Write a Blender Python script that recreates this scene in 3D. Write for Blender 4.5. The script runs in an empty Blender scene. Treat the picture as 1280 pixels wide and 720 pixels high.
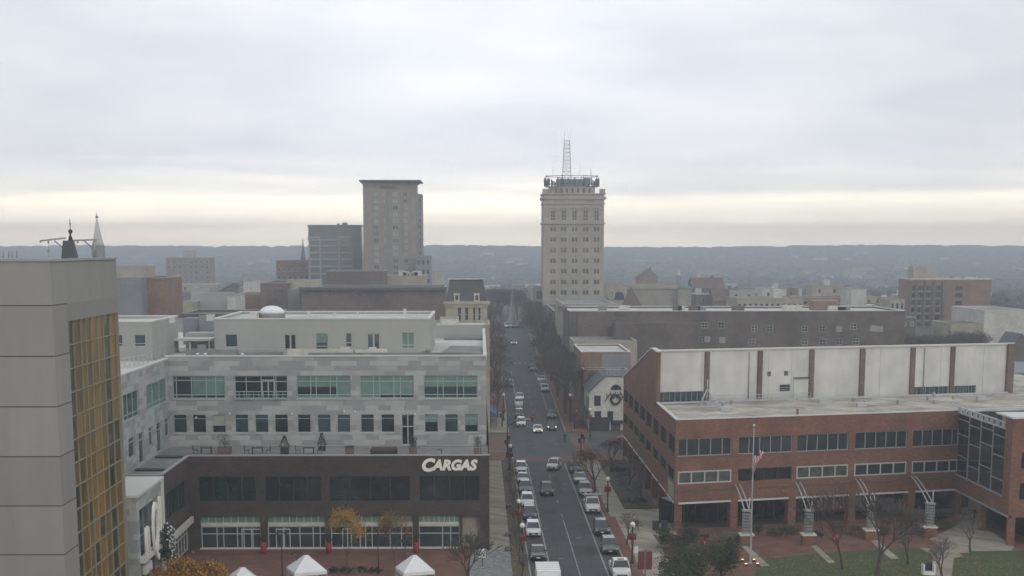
SUN_EL = 28.0; SUN_AZ = 150.0; SKY_GAIN = 1.0; HAZE = .00055; HAZE_COL = (.73, .81, .89, 1); EXPO = 0.06
import bpy, math, random
from mathutils import Vector
R_ = random.Random(7)
PI = math.pi
rad = math.radians
scene = bpy.context.scene
COL = scene.collection
# ------------------------------------------------------------------ camera model
F = 1990.0; TH = rad(10); H = 35.0; YH = 309.0; VX = 600.0
CY = YH + F*math.tan(TH)
PSI = math.atan((640-VX)/(F/math.cos(TH)))
_s, _c, _st, _ct = math.sin(PSI), math.cos(PSI), math.sin(TH), math.cos(TH)
def ray(px, py):
    xr = (px-640)/F; yr = -(py-CY)/F
    return Vector((_s*_ct + xr*_c + yr*_s*_st, _c*_ct - xr*_s + yr*_c*_st, -_st + yr*_ct))
def at(px, py, Y):
    d = ray(px, py); t = Y/d.y
    return Vector((d.x*t, Y, H + d.z*t))
def gz(px, py, z=0.0):
    d = ray(px, py); t = (z-H)/d.z
    return Vector((d.x*t, d.y*t, z))
cam = bpy.data.cameras.new('camera'); cam_o = bpy.data.objects.new('camera', cam); COL.objects.link(cam_o)
cam_o.location = (0, 0, H); cam_o.rotation_euler = (PI/2-TH, 0, -PSI)
cam.sensor_width = 36; cam.lens = 36*F/1280
cam.shift_y = (CY-360)/1280
cam.clip_end = 30000; cam.clip_start = 0.5
scene.camera = cam_o
# ------------------------------------------------------------------ terrain
def lerp(a, b, t): return a+(b-a)*t
HP = [(-500, 0), (295, 0), (416, 3.8), (567, 8), (640, 8), (900, 1), (1300, -6), (1900, -6), (2600, 6), (3300, 27), (3600, 28), (3750, 26)]
def gh(x, y):
    for (a, ha), (b, hb) in zip(HP, HP[1:]):
        if y <= b:
            t = (y-a)/(b-a); h = lerp(ha, hb, t); break
    else: h = 40
    if y > 1000:
        k = min(1, (y-1000)/2300)
        h += k*(2.6*math.sin(x*.0013+1)+2.2*math.sin(x*.0031+y*.001)+1.5*math.sin(x*.0071+2))
    return h
# ------------------------------------------------------------------ materials
MATS = {}
def mat(name, col, rough=.8, metal=0, n=None, amt=.2, col2=None, bump=0, brick=None, panel=None, emit=None, spec=None, fine=None, streak=0):
    m = bpy.data.materials.new(name); m.use_nodes = True; MATS[name] = m
    nt = m.node_tree; N = nt.nodes; L = nt.links
    b = N['Principled BSDF']; b.inputs['Roughness'].default_value = rough; b.inputs['Metallic'].default_value = metal
    if spec is not None: b.inputs['Specular IOR Level'].default_value = spec
    c4 = (*col, 1)
    tc = N.new('ShaderNodeTexCoord')
    src = None
    def uv():
        g = N.new('ShaderNodeNewGeometry')
        s = N.new('ShaderNodeSeparateXYZ'); L.new(g.outputs['Position'], s.inputs[0])
        a = N.new('ShaderNodeMath'); L.new(s.outputs[0], a.inputs[0]); L.new(s.outputs[1], a.inputs[1])
        cb = N.new('ShaderNodeCombineXYZ'); L.new(a.outputs[0], cb.inputs[0]); L.new(s.outputs[2], cb.inputs[1])
        return cb.outputs[0]
    if panel or brick:
        p = panel or brick; bt = N.new('ShaderNodeTexBrick')
        mo = N.new('ShaderNodeMapping'); mo.inputs['Location'].default_value = (0, p[5] if len(p) > 5 else 0, 0); L.new(uv(), mo.inputs[0]); L.new(mo.outputs[0], bt.inputs['Vector'])
        bt.inputs['Color1'].default_value = (0, 0, 0, 1) if panel else (*[v*(1-(p[4] if len(p) > 4 else .2)) for v in col], 1)
        bt.inputs['Color2'].default_value = (1, 1, 1, 1) if panel else (*[v*(1+(p[4] if len(p) > 4 else .25)) for v in col], 1)
        bt.inputs['Mortar'].default_value = (.1, .1, .1, 1) if panel else (*p[3], 1)
        bt.inputs['Scale'].default_value = 1; bt.inputs['Brick Width'].default_value = p[0]; bt.inputs['Row Height'].default_value = p[1]
        bt.inputs['Mortar Size'].default_value = p[2]; bt.offset = .37 if panel else .5; bt.offset_frequency = 2; bt.squash = .62 if panel else 1; bt.squash_frequency = 3
        if panel:
            cr = N.new('ShaderNodeValToRGB'); cr.color_ramp.interpolation = 'CONSTANT'
            L.new(bt.outputs['Color'], cr.inputs[0])
            e = cr.color_ramp.elements; e[0].color = c4; e[1].position = .42; e[1].color = (*col2, 1)
            e2 = e.new(.8); e2.color = (*[lerp(x, y, .55) for x, y in zip(col, col2)], 1)
            src = cr.outputs[0]
        else: src = bt.outputs['Color']
    if n:
        nz = N.new('ShaderNodeTexNoise'); nz.inputs['Scale'].default_value = n; nz.inputs['Detail'].default_value = 6; nz.inputs['Roughness'].default_value = .65
        g2 = N.new('ShaderNodeNewGeometry'); mp = N.new('ShaderNodeMapping'); L.new(g2.outputs['Position'], mp.inputs[0])
        if streak: mp.inputs['Scale'].default_value = (1, 1, streak)
        L.new(mp.outputs[0], nz.inputs['Vector'])
        mx = N.new('ShaderNodeMix'); mx.data_type = 'RGBA'; mx.blend_type = 'MIX'
        cr = N.new('ShaderNodeValToRGB'); cr.color_ramp.elements[0].position = .35; cr.color_ramp.elements[1].position = .68
        L.new(nz.outputs['Fac'], cr.inputs[0])
        if col2 and not panel:
            L.new(cr.outputs[0], mx.inputs[0]); mx.inputs[6].default_value = c4; mx.inputs[7].default_value = (*col2, 1)
            if src is not None: L.new(src, mx.inputs[6])
            src = mx.outputs[2]
        else:
            mx.blend_type = 'MULTIPLY'; mx.inputs[0].default_value = 1
            mx.inputs[6].default_value = c4
            if src is not None: L.new(src, mx.inputs[6])
            lo = 1-amt
            cr.color_ramp.elements[0].color = (lo, lo, lo, 1); cr.color_ramp.elements[1].color = (1+amt*.3,)*3+(1,)
            L.new(cr.outputs[0], mx.inputs[7]); src = mx.outputs[2]
        if fine:
            nf = N.new('ShaderNodeTexNoise'); nf.inputs['Scale'].default_value = fine; nf.inputs['Detail'].default_value = 3
            L.new(g2.outputs['Position'], nf.inputs['Vector'])
            m3 = N.new('ShaderNodeMix'); m3.data_type = 'RGBA'; m3.blend_type = 'MULTIPLY'; m3.inputs[0].default_value = 1
            c3 = N.new('ShaderNodeValToRGB'); c3.color_ramp.elements[0].position = .3; c3.color_ramp.elements[1].position = .7
            c3.color_ramp.elements[0].color = (.84, .84, .84, 1); c3.color_ramp.elements[1].color = (1.08, 1.08, 1.08, 1)
            L.new(nf.outputs['Fac'], c3.inputs[0]); L.new(src, m3.inputs[6]); L.new(c3.outputs[0], m3.inputs[7]); src = m3.outputs[2]
        if bump:
            bp = N.new('ShaderNodeBump'); bp.inputs['Strength'].default_value = bump; bp.inputs['Distance'].default_value = .05
            L.new(nz.outputs['Fac'], bp.inputs['Height']); L.new(bp.outputs[0], b.inputs['Normal'])
    if src is not None: L.new(src, b.inputs['Base Color'])
    else: b.inputs['Base Color'].default_value = c4
    if emit:
        b.inputs['Emission Color'].default_value = (*col, 1); b.inputs['Emission Strength'].default_value = emit
    return m
M = MATS
mat('concrete', (.285, .280, .262), .85, brick=(8.2, 4.02, .001, (.2, .2, .2), .10, 1.71), n=.16, amt=.14, streak=.22)
mat('joint', (.09, .085, .09), .9)
mat('gold1', (.34, .20, .028), .28, n=.12, col2=(.09, .065, .02), metal=.5, streak=.4)
mat('gold2', (.50, .27, .03), .3, n=.15, col2=(.20, .11, .02), metal=.45, streak=.4)
mat('gold3', (.045, .055, .02), .16, n=.2, col2=(.09, .06, .015), metal=.5)
mat('mullion', (.26, .25, .17), .5)
mat('grey_panel', (.30, .31, .305), .75, panel=(2.6, .62, .012), col2=(.43, .44, .425), n=.5, amt=.12)
mat('stucco', (.39, .395, .375), .85, n=.15, amt=.10, fine=6, streak=.15)
mat('brown_brick', (.060, .044, .036), .85, brick=(.5, .16, .012, (.06, .05, .045)), n=.4, amt=.35)
mat('red_brick', (.225, .100, .062), .85, brick=(.42, .14, .012, (.17, .12, .09)), n=.35, amt=.3)
mat('red_brick_pale', (.27, .16, .11), .85, brick=(.42, .14, .012, (.2, .15, .12)), n=.3, amt=.3)
mat('dull_brick', (.165, .125, .105), .88, brick=(.5, .16, .012, (.14, .11, .09)), n=.12, amt=.35)
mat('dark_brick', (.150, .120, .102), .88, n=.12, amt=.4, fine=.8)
mat('cream_wall', (.42, .38, .30), .85, n=.2, amt=.25, fine=1.2)
mat('white_wall', (.60, .58, .53), .8, n=.3, amt=.2, fine=1.5, streak=.4)
mat('white_panel', (.61, .605, .57), .6, n=.7, amt=.11, streak=.08, fine=.35)
mat('grey_wall', (.24, .25, .26), .85, n=.2, amt=.25)
mat('slate', (.075, .085, .09), .6, n=.5, amt=.3)
mat('tan_stone', (.41, .37, .31), .85, n=.12, amt=.22, fine=.6, streak=.4)
mat('tower_brick', (.31, .265, .22), .85, n=.08, amt=.2, fine=.5, streak=.3)
mat('white_roof', (.60, .59, .55), .8, n=.15, amt=.3, fine=.7)
mat('grey_roof', (.27, .27, .26), .85, n=.15, amt=.35, fine=.8)
mat('dark_roof', (.10, .10, .10), .85, n=.2, amt=.35)
mat('stained_roof', (.56, .53, .46), .85, n=.22, col2=(.20, .18, .14), fine=1.0)
mat('coping', (.60, .60, .57), .6)
mat('grey_coping', (.33, .33, .32), .6)
mat('copper', (.15, .23, .20), .7, n=.5, amt=.3)
mat('red_roof', (.14, .095, .08), .8, n=.3, amt=.3)
mat('white_frame', (.43, .45, .42), .5)
mat('green_frame', (.30, .42, .38), .45)
mat('grey_frame', (.30, .31, .31), .5)
mat('dark_frame', (.03, .035, .035), .4)
mat('glass_dark', (.012, .020, .024), .12, n=.35, amt=.5, spec=.6)
mat('glass_mid', (.03, .048, .055), .18, n=.4, amt=.5, spec=.6)
mat('glass_blue', (.05, .085, .11), .15, n=.25, amt=.45, spec=.7)
mat('blind_green', (.15, .24, .205), .35, n=.5, amt=.25, spec=.5)
mat('blind_pale', (.34, .36, .32), .45, n=.5, amt=.2)
mat('glass_green', (.010, .035, .022), .12, n=.25, col2=(.004, .012, .012), spec=.6)
mat('glass_lit', (.10, .12, .085), .3, n=.9, col2=(.02, .03, .03), spec=.5)
mat('asphalt', (.052, .058, .062), .8, n=.18, amt=.28, fine=3)
mat('patch', (.04, .044, .046), .85, n=.6, amt=.3)
mat('road_paint', (.33, .34, .33), .7, n=1.2, amt=.6)
mat('sidewalk', (.31, .285, .225), .9, brick=(1.6, 1.6, .012, (.2, .18, .14)), n=.4, amt=.22)
mat('brick_paving', (.185, .085, .055), .9, n=.35, amt=.4, fine=2.5)
mat('speckled', (.27, .28, .28), .9, n=2.2, amt=.55, fine=5)
mat('planting_bed', (.095, .07, .045), .95, n=.9, col2=(.05, .06, .03), fine=4)
mat('kerb', (.34, .33, .30), .9, n=1, amt=.2)
mat('crosswalk', (.155, .088, .07), .88, n=.8, amt=.35, fine=3)
mat('grass', (.034, .066, .014), .95, n=.5, col2=(.075, .085, .028), fine=5)
mat('earth', (.065, .065, .05), .95, n=.02, col2=(.10, .10, .085), fine=.15)
mat('bark', (.085, .068, .055), .95, n=3, amt=.4)
mat('twig', (.105, .085, .074), .95)
mat('twig_red', (.14, .07, .06), .95)
mat('twig_grey', (.16, .15, .14), .95)
mat('leaf_orange', (.42, .20, .035), .8, n=1.2, col2=(.30, .17, .04))
mat('leaf_gold', (.44, .24, .04), .8, n=1.2, col2=(.26, .19, .04))
mat('leaf_dark', (.017, .027, .012), .85, n=.9, col2=(.032, .04, .018))
mat('leaf_green', (.030, .044, .014), .85, n=.9, col2=(.055, .062, .02))
mat('leaf_red', (.16, .045, .03), .8, n=1.1, amt=.4)
mat('woodland', (.030, .034, .028), .95, n=.006, col2=(.115, .10, .08), fine=.05)
mat('white_fabric', (.80, .82, .83), .7, n=1, amt=.06)
mat('metal', (.42, .43, .43), .4, metal=.6)
mat('dark_metal', (.02, .022, .022), .5)
mat('steel_pale', (.50, .52, .52), .45, metal=.3)
mat('letters', (.86, .85, .78), .5)
mat('red_paint', (.26, .018, .02), .6)
mat('red_fabric', (.15, .03, .03), .8)
mat('blue_fabric', (.05, .12, .27), .7)
mat('navy', (.02, .03, .09), .7)
mat('globe', (.80, .78, .70), .35)
mat('lamp_warm', (1.0, .72, .36), .5, emit=1.2)
mat('headlight', (1.0, .95, .8), .3, emit=1.0)
mat('headlight_off', (.55, .57, .6), .15)
mat('signal_red', (1.0, .08, .04), .4, emit=.5)
mat('tail_light', (.3, .01, .01), .3)
mat('tyre', (.015, .015, .015), .9)
mat('rim', (.35, .36, .37), .35, metal=.7)
mat('car_glass', (.02, .03, .035), .08, spec=.8)
mat('grille', (.02, .02, .02), .4)
mat('plastic_black', (.02, .02, .022), .6)
mat('skin', (.42, .26, .19), .6)
mat('hair', (.03, .02, .015), .8)
mat('coat_dark', (.035, .032, .035), .9)
mat('coat_brown', (.07, .05, .045), .9)
mat('jeans', (.05, .065, .10), .9)
mat('trouser_grey', (.2, .2, .2), .9)
mat('sign_white', (.75, .76, .74), .5)
mat('wood', (.13, .09, .06), .8)
mat('mural_black', (.03, .03, .035), .8)
mat('wreath_green', (.03, .055, .03), .9)
mat('stone', (.30, .29, .27), .9, n=.6, amt=.25)
mat('flag_stripes', (.5, .06, .06), .7)
CARC = {'white': (.74, .75, .76), 'silver': (.38, .39, .40), 'grey': (.13, .14, .145), 'dark': (.025, .027, .03), 'green': (.09, .12, .10),
        'blue': (.03, .045, .075), 'red': (.32, .03, .03), 'maroon': (.12, .03, .03)}
for k, c in CARC.items():
    m_ = mat('car_'+k, c, .32, metal=.0 if k == 'white' else .3); m_.node_tree.nodes['Principled BSDF'].inputs['Coat Weight'].default_value = .6
# ------------------------------------------------------------------ mesh builder
class MB:
    def __init__(s): s.v = []; s.f = []; s.m = []; s.sm = set()
    def poly(s, pts, mi=0):
        i = len(s.v); s.v += [tuple(p) for p in pts]; s.f.append(tuple(range(i, i+len(pts)))); s.m.append(mi)
    def box(s, x0, x1, y0, y1, z0, z1, mi=0):
        i = len(s.v)
        s.v += [(x0, y0, z0), (x1, y0, z0), (x1, y1, z0), (x0, y1, z0), (x0, y0, z1), (x1, y0, z1), (x1, y1, z1), (x0, y1, z1)]
        for q in ((0, 3, 2, 1), (4, 5, 6, 7), (0, 1, 5, 4), (1, 2, 6, 5), (2, 3, 7, 6), (3, 0, 4, 7)):
            s.f.append(tuple(i+k for k in q)); s.m.append(mi)
    def obox(s, P, U, l, d, z0, z1, mi=0):
        """box from point P along plan direction U (length l) and depth d behind (away from outward normal)"""
        nx, ny = U[1], -U[0]
        a = (P[0], P[1]); b = (P[0]+U[0]*l, P[1]+U[1]*l); c = (b[0]-nx*d, b[1]-ny*d); e = (a[0]-nx*d, a[1]-ny*d)
        s.prism([a, b, c, e], z0, z1, mi)
    def prism(s, pts, z0, z1, mi=0):
        n = len(pts); i = len(s.v)
        s.v += [(p[0], p[1], z0) for p in pts]+[(p[0], p[1], z1) for p in pts]
        s.f.append(tuple(i+k for k in reversed(range(n)))); s.m.append(mi)
        s.f.append(tuple(i+n+k for k in range(n))); s.m.append(mi)
        for k in range(n):
            j = (k+1) % n; s.f.append((i+k, i+j, i+n+j, i+n+k)); s.m.append(mi)
    def tube(s, p0, p1, r0, r1=None, n=6, mi=0, caps=True):
        r1 = r0 if r1 is None else r1
        p0 = Vector(p0); p1 = Vector(p1); d = (p1-p0)
        if d.length < 1e-6: return
        d.normalize(); a = d.orthogonal().normalized(); b = d.cross(a)
        i = len(s.v)
        for p, r in ((p0, r0), (p1, r1)):
            for k in range(n):
                t = 2*PI*k/n; s.v.append(tuple(p+(a*math.cos(t)+b*math.sin(t))*r))
        for k in range(n):
            j = (k+1) % n; s.f.append((i+k, i+j, i+n+j, i+n+k)); s.m.append(mi)
            s.sm.add(len(s.f)-1)
        if caps:
            s.f.append(tuple(i+k for k in reversed(range(n)))); s.m.append(mi)
            s.f.append(tuple(i+n+k for k in range(n))); s.m.append(mi)
    def lathe(s, c, prof, n=12, mi=0, sx=1, sy=1):
        i = len(s.v); c = Vector(c)
        for r, z in prof:
            for k in range(n):
                t = 2*PI*k/n; s.v.append((c.x+r*sx*math.cos(t), c.y+r*sy*math.sin(t), c.z+z))
        for q in range(len(prof)-1):
            for k in range(n):
                j = (k+1) % n; s.f.append((i+q*n+k, i+q*n+j, i+(q+1)*n+j, i+(q+1)*n+k)); s.m.append(mi); s.sm.add(len(s.f)-1)
        s.f.append(tuple(i+(len(prof)-1)*n+k for k in range(n))); s.m.append(mi)
        s.f.append(tuple(i+k for k in reversed(range(n)))); s.m.append(mi)
    def ball(s, c, r, mi=0, n=10, sz=1):
        s.lathe(c, [(max(.001, r*math.sin(t)), -r*sz*math.cos(t)) for t in [PI*k/6 for k in range(7)]], n, mi)
    def mesh(s, name, mats, o=(0, 0, 0)):
        me = bpy.data.meshes.new(name)
        me.from_pydata([(a-o[0], b-o[1], c-o[2]) for a, b, c in s.v], [], s.f)
        for m in (mats if isinstance(mats, (list, tuple)) else [mats]): me.materials.append(M[m] if isinstance(m, str) else m)
        if any(s.m): me.polygons.foreach_set('material_index', s.m)
        if s.sm: me.polygons.foreach_set('use_smooth', [k in s.sm for k in range(len(s.f))])
        me.update(); return me
    def build(s, name, mats, parent=None, o=None):
        o = o if o is not None else (origin(parent) if parent else (0, 0, 0))
        ob = bpy.data.objects.new(name, s.mesh(name, mats, o)); COL.objects.link(ob)
        if parent: ob.parent = parent
        else: ob.location = o
        return ob
def origin(ob):
    p = Vector((0, 0, 0))
    while ob is not None: p = p+ob.location; ob = ob.parent
    return tuple(p)
def tag(o, label, cat, group=None, kind=None):
    if label: o['label'] = label
    if cat: o['category'] = cat
    if group: o['group'] = group
    if kind: o['kind'] = kind
    return o
def thing(name, label, cat, loc=(0, 0, 0), group=None, rz=0):
    o = bpy.data.objects.new(name, None); COL.objects.link(o); o.location = loc; o.rotation_euler = (0, 0, rz); o.empty_display_size = .5
    return tag(o, label, cat, group)
def struct(o): o['kind'] = 'structure'; return o
def dup(root, loc, label, rz=0, sc=None, group=None, swap=None):
    r = root.copy(); COL.objects.link(r); r.location = loc; r.rotation_euler = (0, 0, rz); r['label'] = label
    if sc: r.scale = (sc, sc, sc) if not isinstance(sc, tuple) else sc
    if group: r['group'] = group
    for ch in list(root.children):
        c = ch.copy(); COL.objects.link(c); c.parent = r
        if swap and c.name.split('.')[0] in swap:
            c.data = swap[c.name.split('.')[0]]
        for g in ch.children:
            d = g.copy(); COL.objects.link(d); d.parent = c
    return r
def place(me, name, parent, loc, rz=0, sc=None):
    o = bpy.data.objects.new(name, me); COL.objects.link(o)
    if parent: o.parent = parent; po = origin(parent); o.location = (loc[0]-po[0], loc[1]-po[1], loc[2]-po[2])
    else: o.location = loc
    o.rotation_euler = (0, 0, rz)
    if sc: o.scale = sc
    return o
# ------------------------------------------------------------------ walls with openings
def wall(mb, P, U, w, z0, z1, holes=(), t=.25, mi=0):
    nx, ny = U[1], -U[0]
    def pt(u, z, d=0): return (P[0]+U[0]*u-nx*d, P[1]+U[1]*u-ny*d, z)
    us = sorted({0, w, *[h[0] for h in holes], *[h[1] for h in holes]}); zs = sorted({z0, z1, *[h[2] for h in holes], *[h[3] for h in holes]})
    for a, b in zip(us, us[1:]):
        for c, d in zip(zs, zs[1:]):
            um, zm = (a+b)/2, (c+d)/2
            if any(h[0] < um < h[1] and h[2] < zm < h[3] for h in holes): continue
            mb.poly([pt(a, c), pt(b, c), pt(b, d), pt(a, d)], mi)
    for h in holes:
        tt = h[4] if len(h) > 4 else t
        a, b, c, d = h[:4]
        mb.poly([pt(a, c), pt(a, d), pt(a, d, tt), pt(a, c, tt)], mi); mb.poly([pt(b, c), pt(b, c, tt), pt(b, d, tt), pt(b, d)], mi)
        mb.poly([pt(a, d), pt(b, d), pt(b, d, tt), pt(a, d, tt)], mi); mb.poly([pt(a, c), pt(a, c, tt), pt(b, c, tt), pt(b, c)], mi)
WC = {}
def winmesh(w, h, xs, zs, fm, pm, fw=.07, dep=.1):
    key = (round(w, 2), round(h, 2), tuple(xs), tuple(zs), fm, pm, fw)
    if key not in WC:
        f = MB()
        f.box(-w/2, w/2, -.02, dep, 0, fw); f.box(-w/2, w/2, -.02, dep, h-fw, h)
        f.box(-w/2, -w/2+fw, -.02, dep, fw, h-fw); f.box(w/2-fw, w/2, -.02, dep, fw, h-fw)
        for x in xs: f.box(-w/2+x*w-fw/2, -w/2+x*w+fw/2, -.01, dep-.01, fw, h-fw)
        for z in zs: f.box(-w/2+fw, w/2-fw, 0, dep-.02, z*h-fw/2, z*h+fw/2)
        p = MB(); p.poly([(-w/2+.01, dep-.03, .01), (w/2-.01, dep-.03, .01), (w/2-.01, dep-.03, h-.01), (-w/2+.01, dep-.03, h-.01)])
        WC[key] = (f.mesh('window', fm), p.mesh('pane', pm))
    return WC[key]
def window(parent, P, U, u, z, w, h, xs=(), zs=(), fm='white_frame', pm='glass_dark', rec=.12, fw=.07, name='window'):
    """centre u along the wall, sill z, recessed by rec"""
    nx, ny = U[1], -U[0]
    a, b = winmesh(w, h, xs, zs, fm, pm, fw)
    o = place(a, name, parent, (P[0]+U[0]*u-nx*rec, P[1]+U[1]*u-ny*rec, z), math.atan2(U[1], U[0]))
    p = bpy.data.objects.new('pane', b); COL.objects.link(p); p.parent = o
    return o
def inset(pts, d):
    n = len(pts); out = []
    for i in range(n):
        p0, p1, p2 = Vector(pts[i-1][:2]), Vector(pts[i][:2]), Vector(pts[(i+1) % n][:2])
        a = (p1-p0).normalized(); b = (p2-p1).normalized()
        na = Vector((-a.y, a.x)); nb = Vector((-b.y, b.x)); k = 1+na.dot(nb)
        q = p1+(na+nb)*(d/max(k, .2)); out.append((q.x, q.y))
    return out
def edge(pts, i):
    a = Vector(pts[i][:2]); b = Vector(pts[(i+1) % len(pts)][:2]); d = b-a
    return (a.x, a.y), (d.x/d.length, d.y/d.length), d.length
def volume(parent, pts, z0, z1, wm='stucco', rm='white_roof', cm='coping', par=.5, holes=None, t=.25, cop=.12, wname='wall'):
    holes = holes or {}
    w = MB(); n = len(pts)
    for i in range(n):
        P, U, l = edge(pts, i); wall(w, P, U, l, z0, z1, holes.get(i, ()), t)
    ins = inset(pts, .3)
    for i in range(n):
        j = (i+1) % n
        w.poly([(*ins[j], z1-par), (*ins[i], z1-par), (*ins[i], z1), (*ins[j], z1)])
    wo = w.build(wname, wm, parent)
    r = MB(); r.poly([(*p, z1-par) for p in inset(pts, .28)]); r.build('roof', rm, parent)
    c = MB(); o1 = inset(pts, -.07); i1 = inset(pts, .34)
    for i in range(n):
        j = (i+1) % n
        for (A, B, za, zb) in ((o1, o1, z1-.04, z1+cop), (o1, i1, z1+cop, z1+cop), (i1, i1, z1+cop, z1-.04)):
            c.poly([(*A[i], za), (*A[j], za), (*B[j], zb), (*B[i], zb)])
        c.poly([(*i1[i], z1-.04), (*i1[j], z1-.04), (*o1[j], z1-.04), (*o1[i], z1-.04)])
    c.build('coping', cm, parent)
    return wo
def rect(x0, x1, y0, y1): return [(x0, y0), (x1, y0), (x1, y1), (x0, y1)]
def windows_row(parent, P, U, cs, z, w, h, pms=('glass_dark',), **k):
    for c in cs: window(parent, P, U, c, z, w, h, pm=R_.choice(pms), **k)
# ================================================================== SETTING: ground, streets, pavements
def sheet(name, m, pts=None, dz=.02, strips=None, top=True):
    """flat sheets (or strips along Y that follow the terrain)"""
    mb = MB()
    for pg in (pts or []): mb.poly([(p[0], p[1], dz) for p in pg])
    for (x0, x1, y0, y1) in (strips or []):
        ys = [y0]+[h for h, _ in HP if y0 < h < y1]+[y1]
        for a, b in zip(ys, ys[1:]):
            za, zb = gh(0, a)+dz, gh(0, b)+dz
            mb.poly([(x0, a, za), (x1, a, za), (x1, b, zb), (x0, b, zb)])
            if dz > .09:
                for xx in (x0, x1): mb.poly([(xx, a, za), (xx, b, zb), (xx, b, zb-dz), (xx, a, za-dz)])
        if dz > .09:
            for yy in (y0, y1): z = gh(0, yy)+dz; mb.poly([(x0, yy, z), (x1, yy, z), (x1, yy, z-dz), (x0, yy, z-dz)])
    o = struct(mb.build(name, m)); return o
def build_ground():
    ys = sorted({-400, -100, 50, *range(150, 700, 50), *range(700, 1300, 60), *range(1300, 3750, 75), *[int(h) for h, _ in HP]})
    xs = list(range(-2600, 2601, 100)); v = []; f = []
    for y in ys:
        for x in xs: v.append((x, y, gh(x, y)))
    n = len(xs)
    for j in range(len(ys)-1):
        for i in range(n-1): f.append((j*n+i, j*n+i+1, (j+1)*n+i+1, (j+1)*n+i))
    me = bpy.data.meshes.new('ground'); me.from_pydata(v, [], f); me.materials.append(M['earth'])
    for p in me.polygons: p.use_smooth = True
    o = bpy.data.objects.new('ground', me); COL.objects.link(o); struct(o)
build_ground()
KL, KR = 5.4, 16.1
sheet('road', 'asphalt', strips=[(KL, KR, -60, 560), (7, 15, 590, 900)], dz=.02)
sheet('cross_street', 'asphalt', pts=[rect(-300, KL, 270, 301), rect(KR, 300, 270, 301)], dz=.02)
sheet('cross_street', 'asphalt', strips=[(-200, KL, 418, 428), (KR, 200, 418, 428)], dz=.02)
sheet('square', 'asphalt', strips=[(-22, 44, 560, 590)], dz=.016)
sheet('road_patch', 'patch', pts=[rect(8.0, 10.2, 209, 212.5), rect(10.9, 12.0, 226, 244), rect(8.3, 9.2, 163, 171), rect(12.2, 13.6, 199, 201.5), rect(9, 11.4, 330, 336), rect(8.2, 9.6, 272, 292), rect(11, 13.2, 180, 186), rect(6, 7.4, 206, 216), rect(14, 16, 275, 296)], dz=.024)
ml = MB()
def line(x0, x1, y0, y1, z=.028):
    ys_ = [y0]+[h for h, _ in HP if y0 < h < y1]+[y1]
    for a, b in zip(ys_, ys_[1:]): ml.poly([(x0, a, gh(0, a)+z), (x1, a, gh(0, a)+z), (x1, b, gh(0, b)+z), (x0, b, gh(0, b)+z)])
for x in (7.62, 13.78): line(x-.09, x+.09, 60, 259); line(x-.09+.25, x+.09+.25, 312, 410)
line(10.66, 10.78, 110, 204)
for y in range(206, 256, 12): line(10.66, 10.78, y, y+3)
for y in range(318, 410, 12): line(10.9, 11.02, y, y+3)
for y in (164, 176.5, 183.5, 190.5, 197.5, 204, 211, 218, 225): line(7.7, 8.5, y, y+.1); line(6.9, 7.5, y, y+.1)
for y in (172, 179, 186, 193, 206): line(13.0, 13.7, y, y+.1); line(13.9, 14.9, y, y+.1)
line(7.7, 13.7, 308.6, 309.1)
for y in (272, 278): pass
for x in (-30, -18, -8, 7.5, 13, 20, 32, 44): ml.poly([(x, 285.3, .028), (x+3, 285.3, .028), (x+3, 285.5, .028), (x, 285.5, .028)])
for k in range(6): ml.poly([(6.0+.05*k, 326+k*4.2, .9*0+gh(0, 326+k*4.2)+.03), (7.5, 328+k*4.2, gh(0, 328+k*4.2)+.03), (7.5, 328.3+k*4.2, gh(0, 328.3+k*4.2)+.03), (6.0+.05*k, 326.3+k*4.2, gh(0, 326.3+k*4.2)+.03)])
for x in (6.2, 7.6, 9.0, 10.4, 11.8, 13.2, 14.6): line(x, x+.5, 429, 431.5)
struct(ml.build('road_markings', 'road_paint'))
sheet('crosswalk', 'crosswalk', pts=[rect(KL+.1, KR-.1, 262, 267.5)], dz=.032)
sheet('crosswalk', 'crosswalk', pts=[rect(KL+.1, KR-.1, 302.5, 307)], dz=.032)
sheet('crosswalk', 'crosswalk', pts=[rect(1.4, 4.8, 270.5, 300.5)], dz=.032)
sheet('crosswalk', 'crosswalk', pts=[rect(16.6, 19.6, 270.5, 300.5)], dz=.032)
ml = MB()
for y in (275, 296): ml.poly([(1.4, y, .037), (4.8, y, .037), (4.8, y+.5, .037), (1.4, y+.5, .037)])
struct(ml.build('crosswalk_lines', 'road_paint'))
def kerb(name, x0, x1, y0, y1):
    sheet(name, 'kerb', strips=[(x0, x1, y0, y1)], dz=.14)
kerb('kerb', KL-.15, KL, -60, 269); kerb('kerb', KR, KR+.15, -60, 269); kerb('kerb', KL-.15, KL, 302, 417); kerb('kerb', KR, KR+.15, 302, 417)
kerb('kerb', KL-.15, KL, 429, 560); kerb('kerb', KR, KR+.15, 429, 560)
sheet('pavement', 'sidewalk', strips=[(.9, 3.4, 183, 262), (17.6, 21.2, -60, 206), (17.0, 19.4, 206, 262), (21.2, 24.2, 192, 212), (19.4, 21.2, 206, 212)], dz=.13)
sheet('planting_strip', 'planting_bed', strips=[(3.4, KL-.15, 60, 255)], dz=.125)
sheet('brick_pavement', 'brick_paving', strips=[(KR+.15, 17.6, -60, 206), (KR+.15, 17.0, 206, 262), (.9, KL-.15, 262, 269), (KR+.15, 24, 262, 269)], dz=.132)
sheet('pavement', 'sidewalk', strips=[(-.5, KL-.15, 302, 330)], dz=.13)
sheet('brick_pavement', 'brick_paving', strips=[(-.5, KL-.15, 330, 417), (-.5, KL-.15, 429, 560)], dz=.13)
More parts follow.
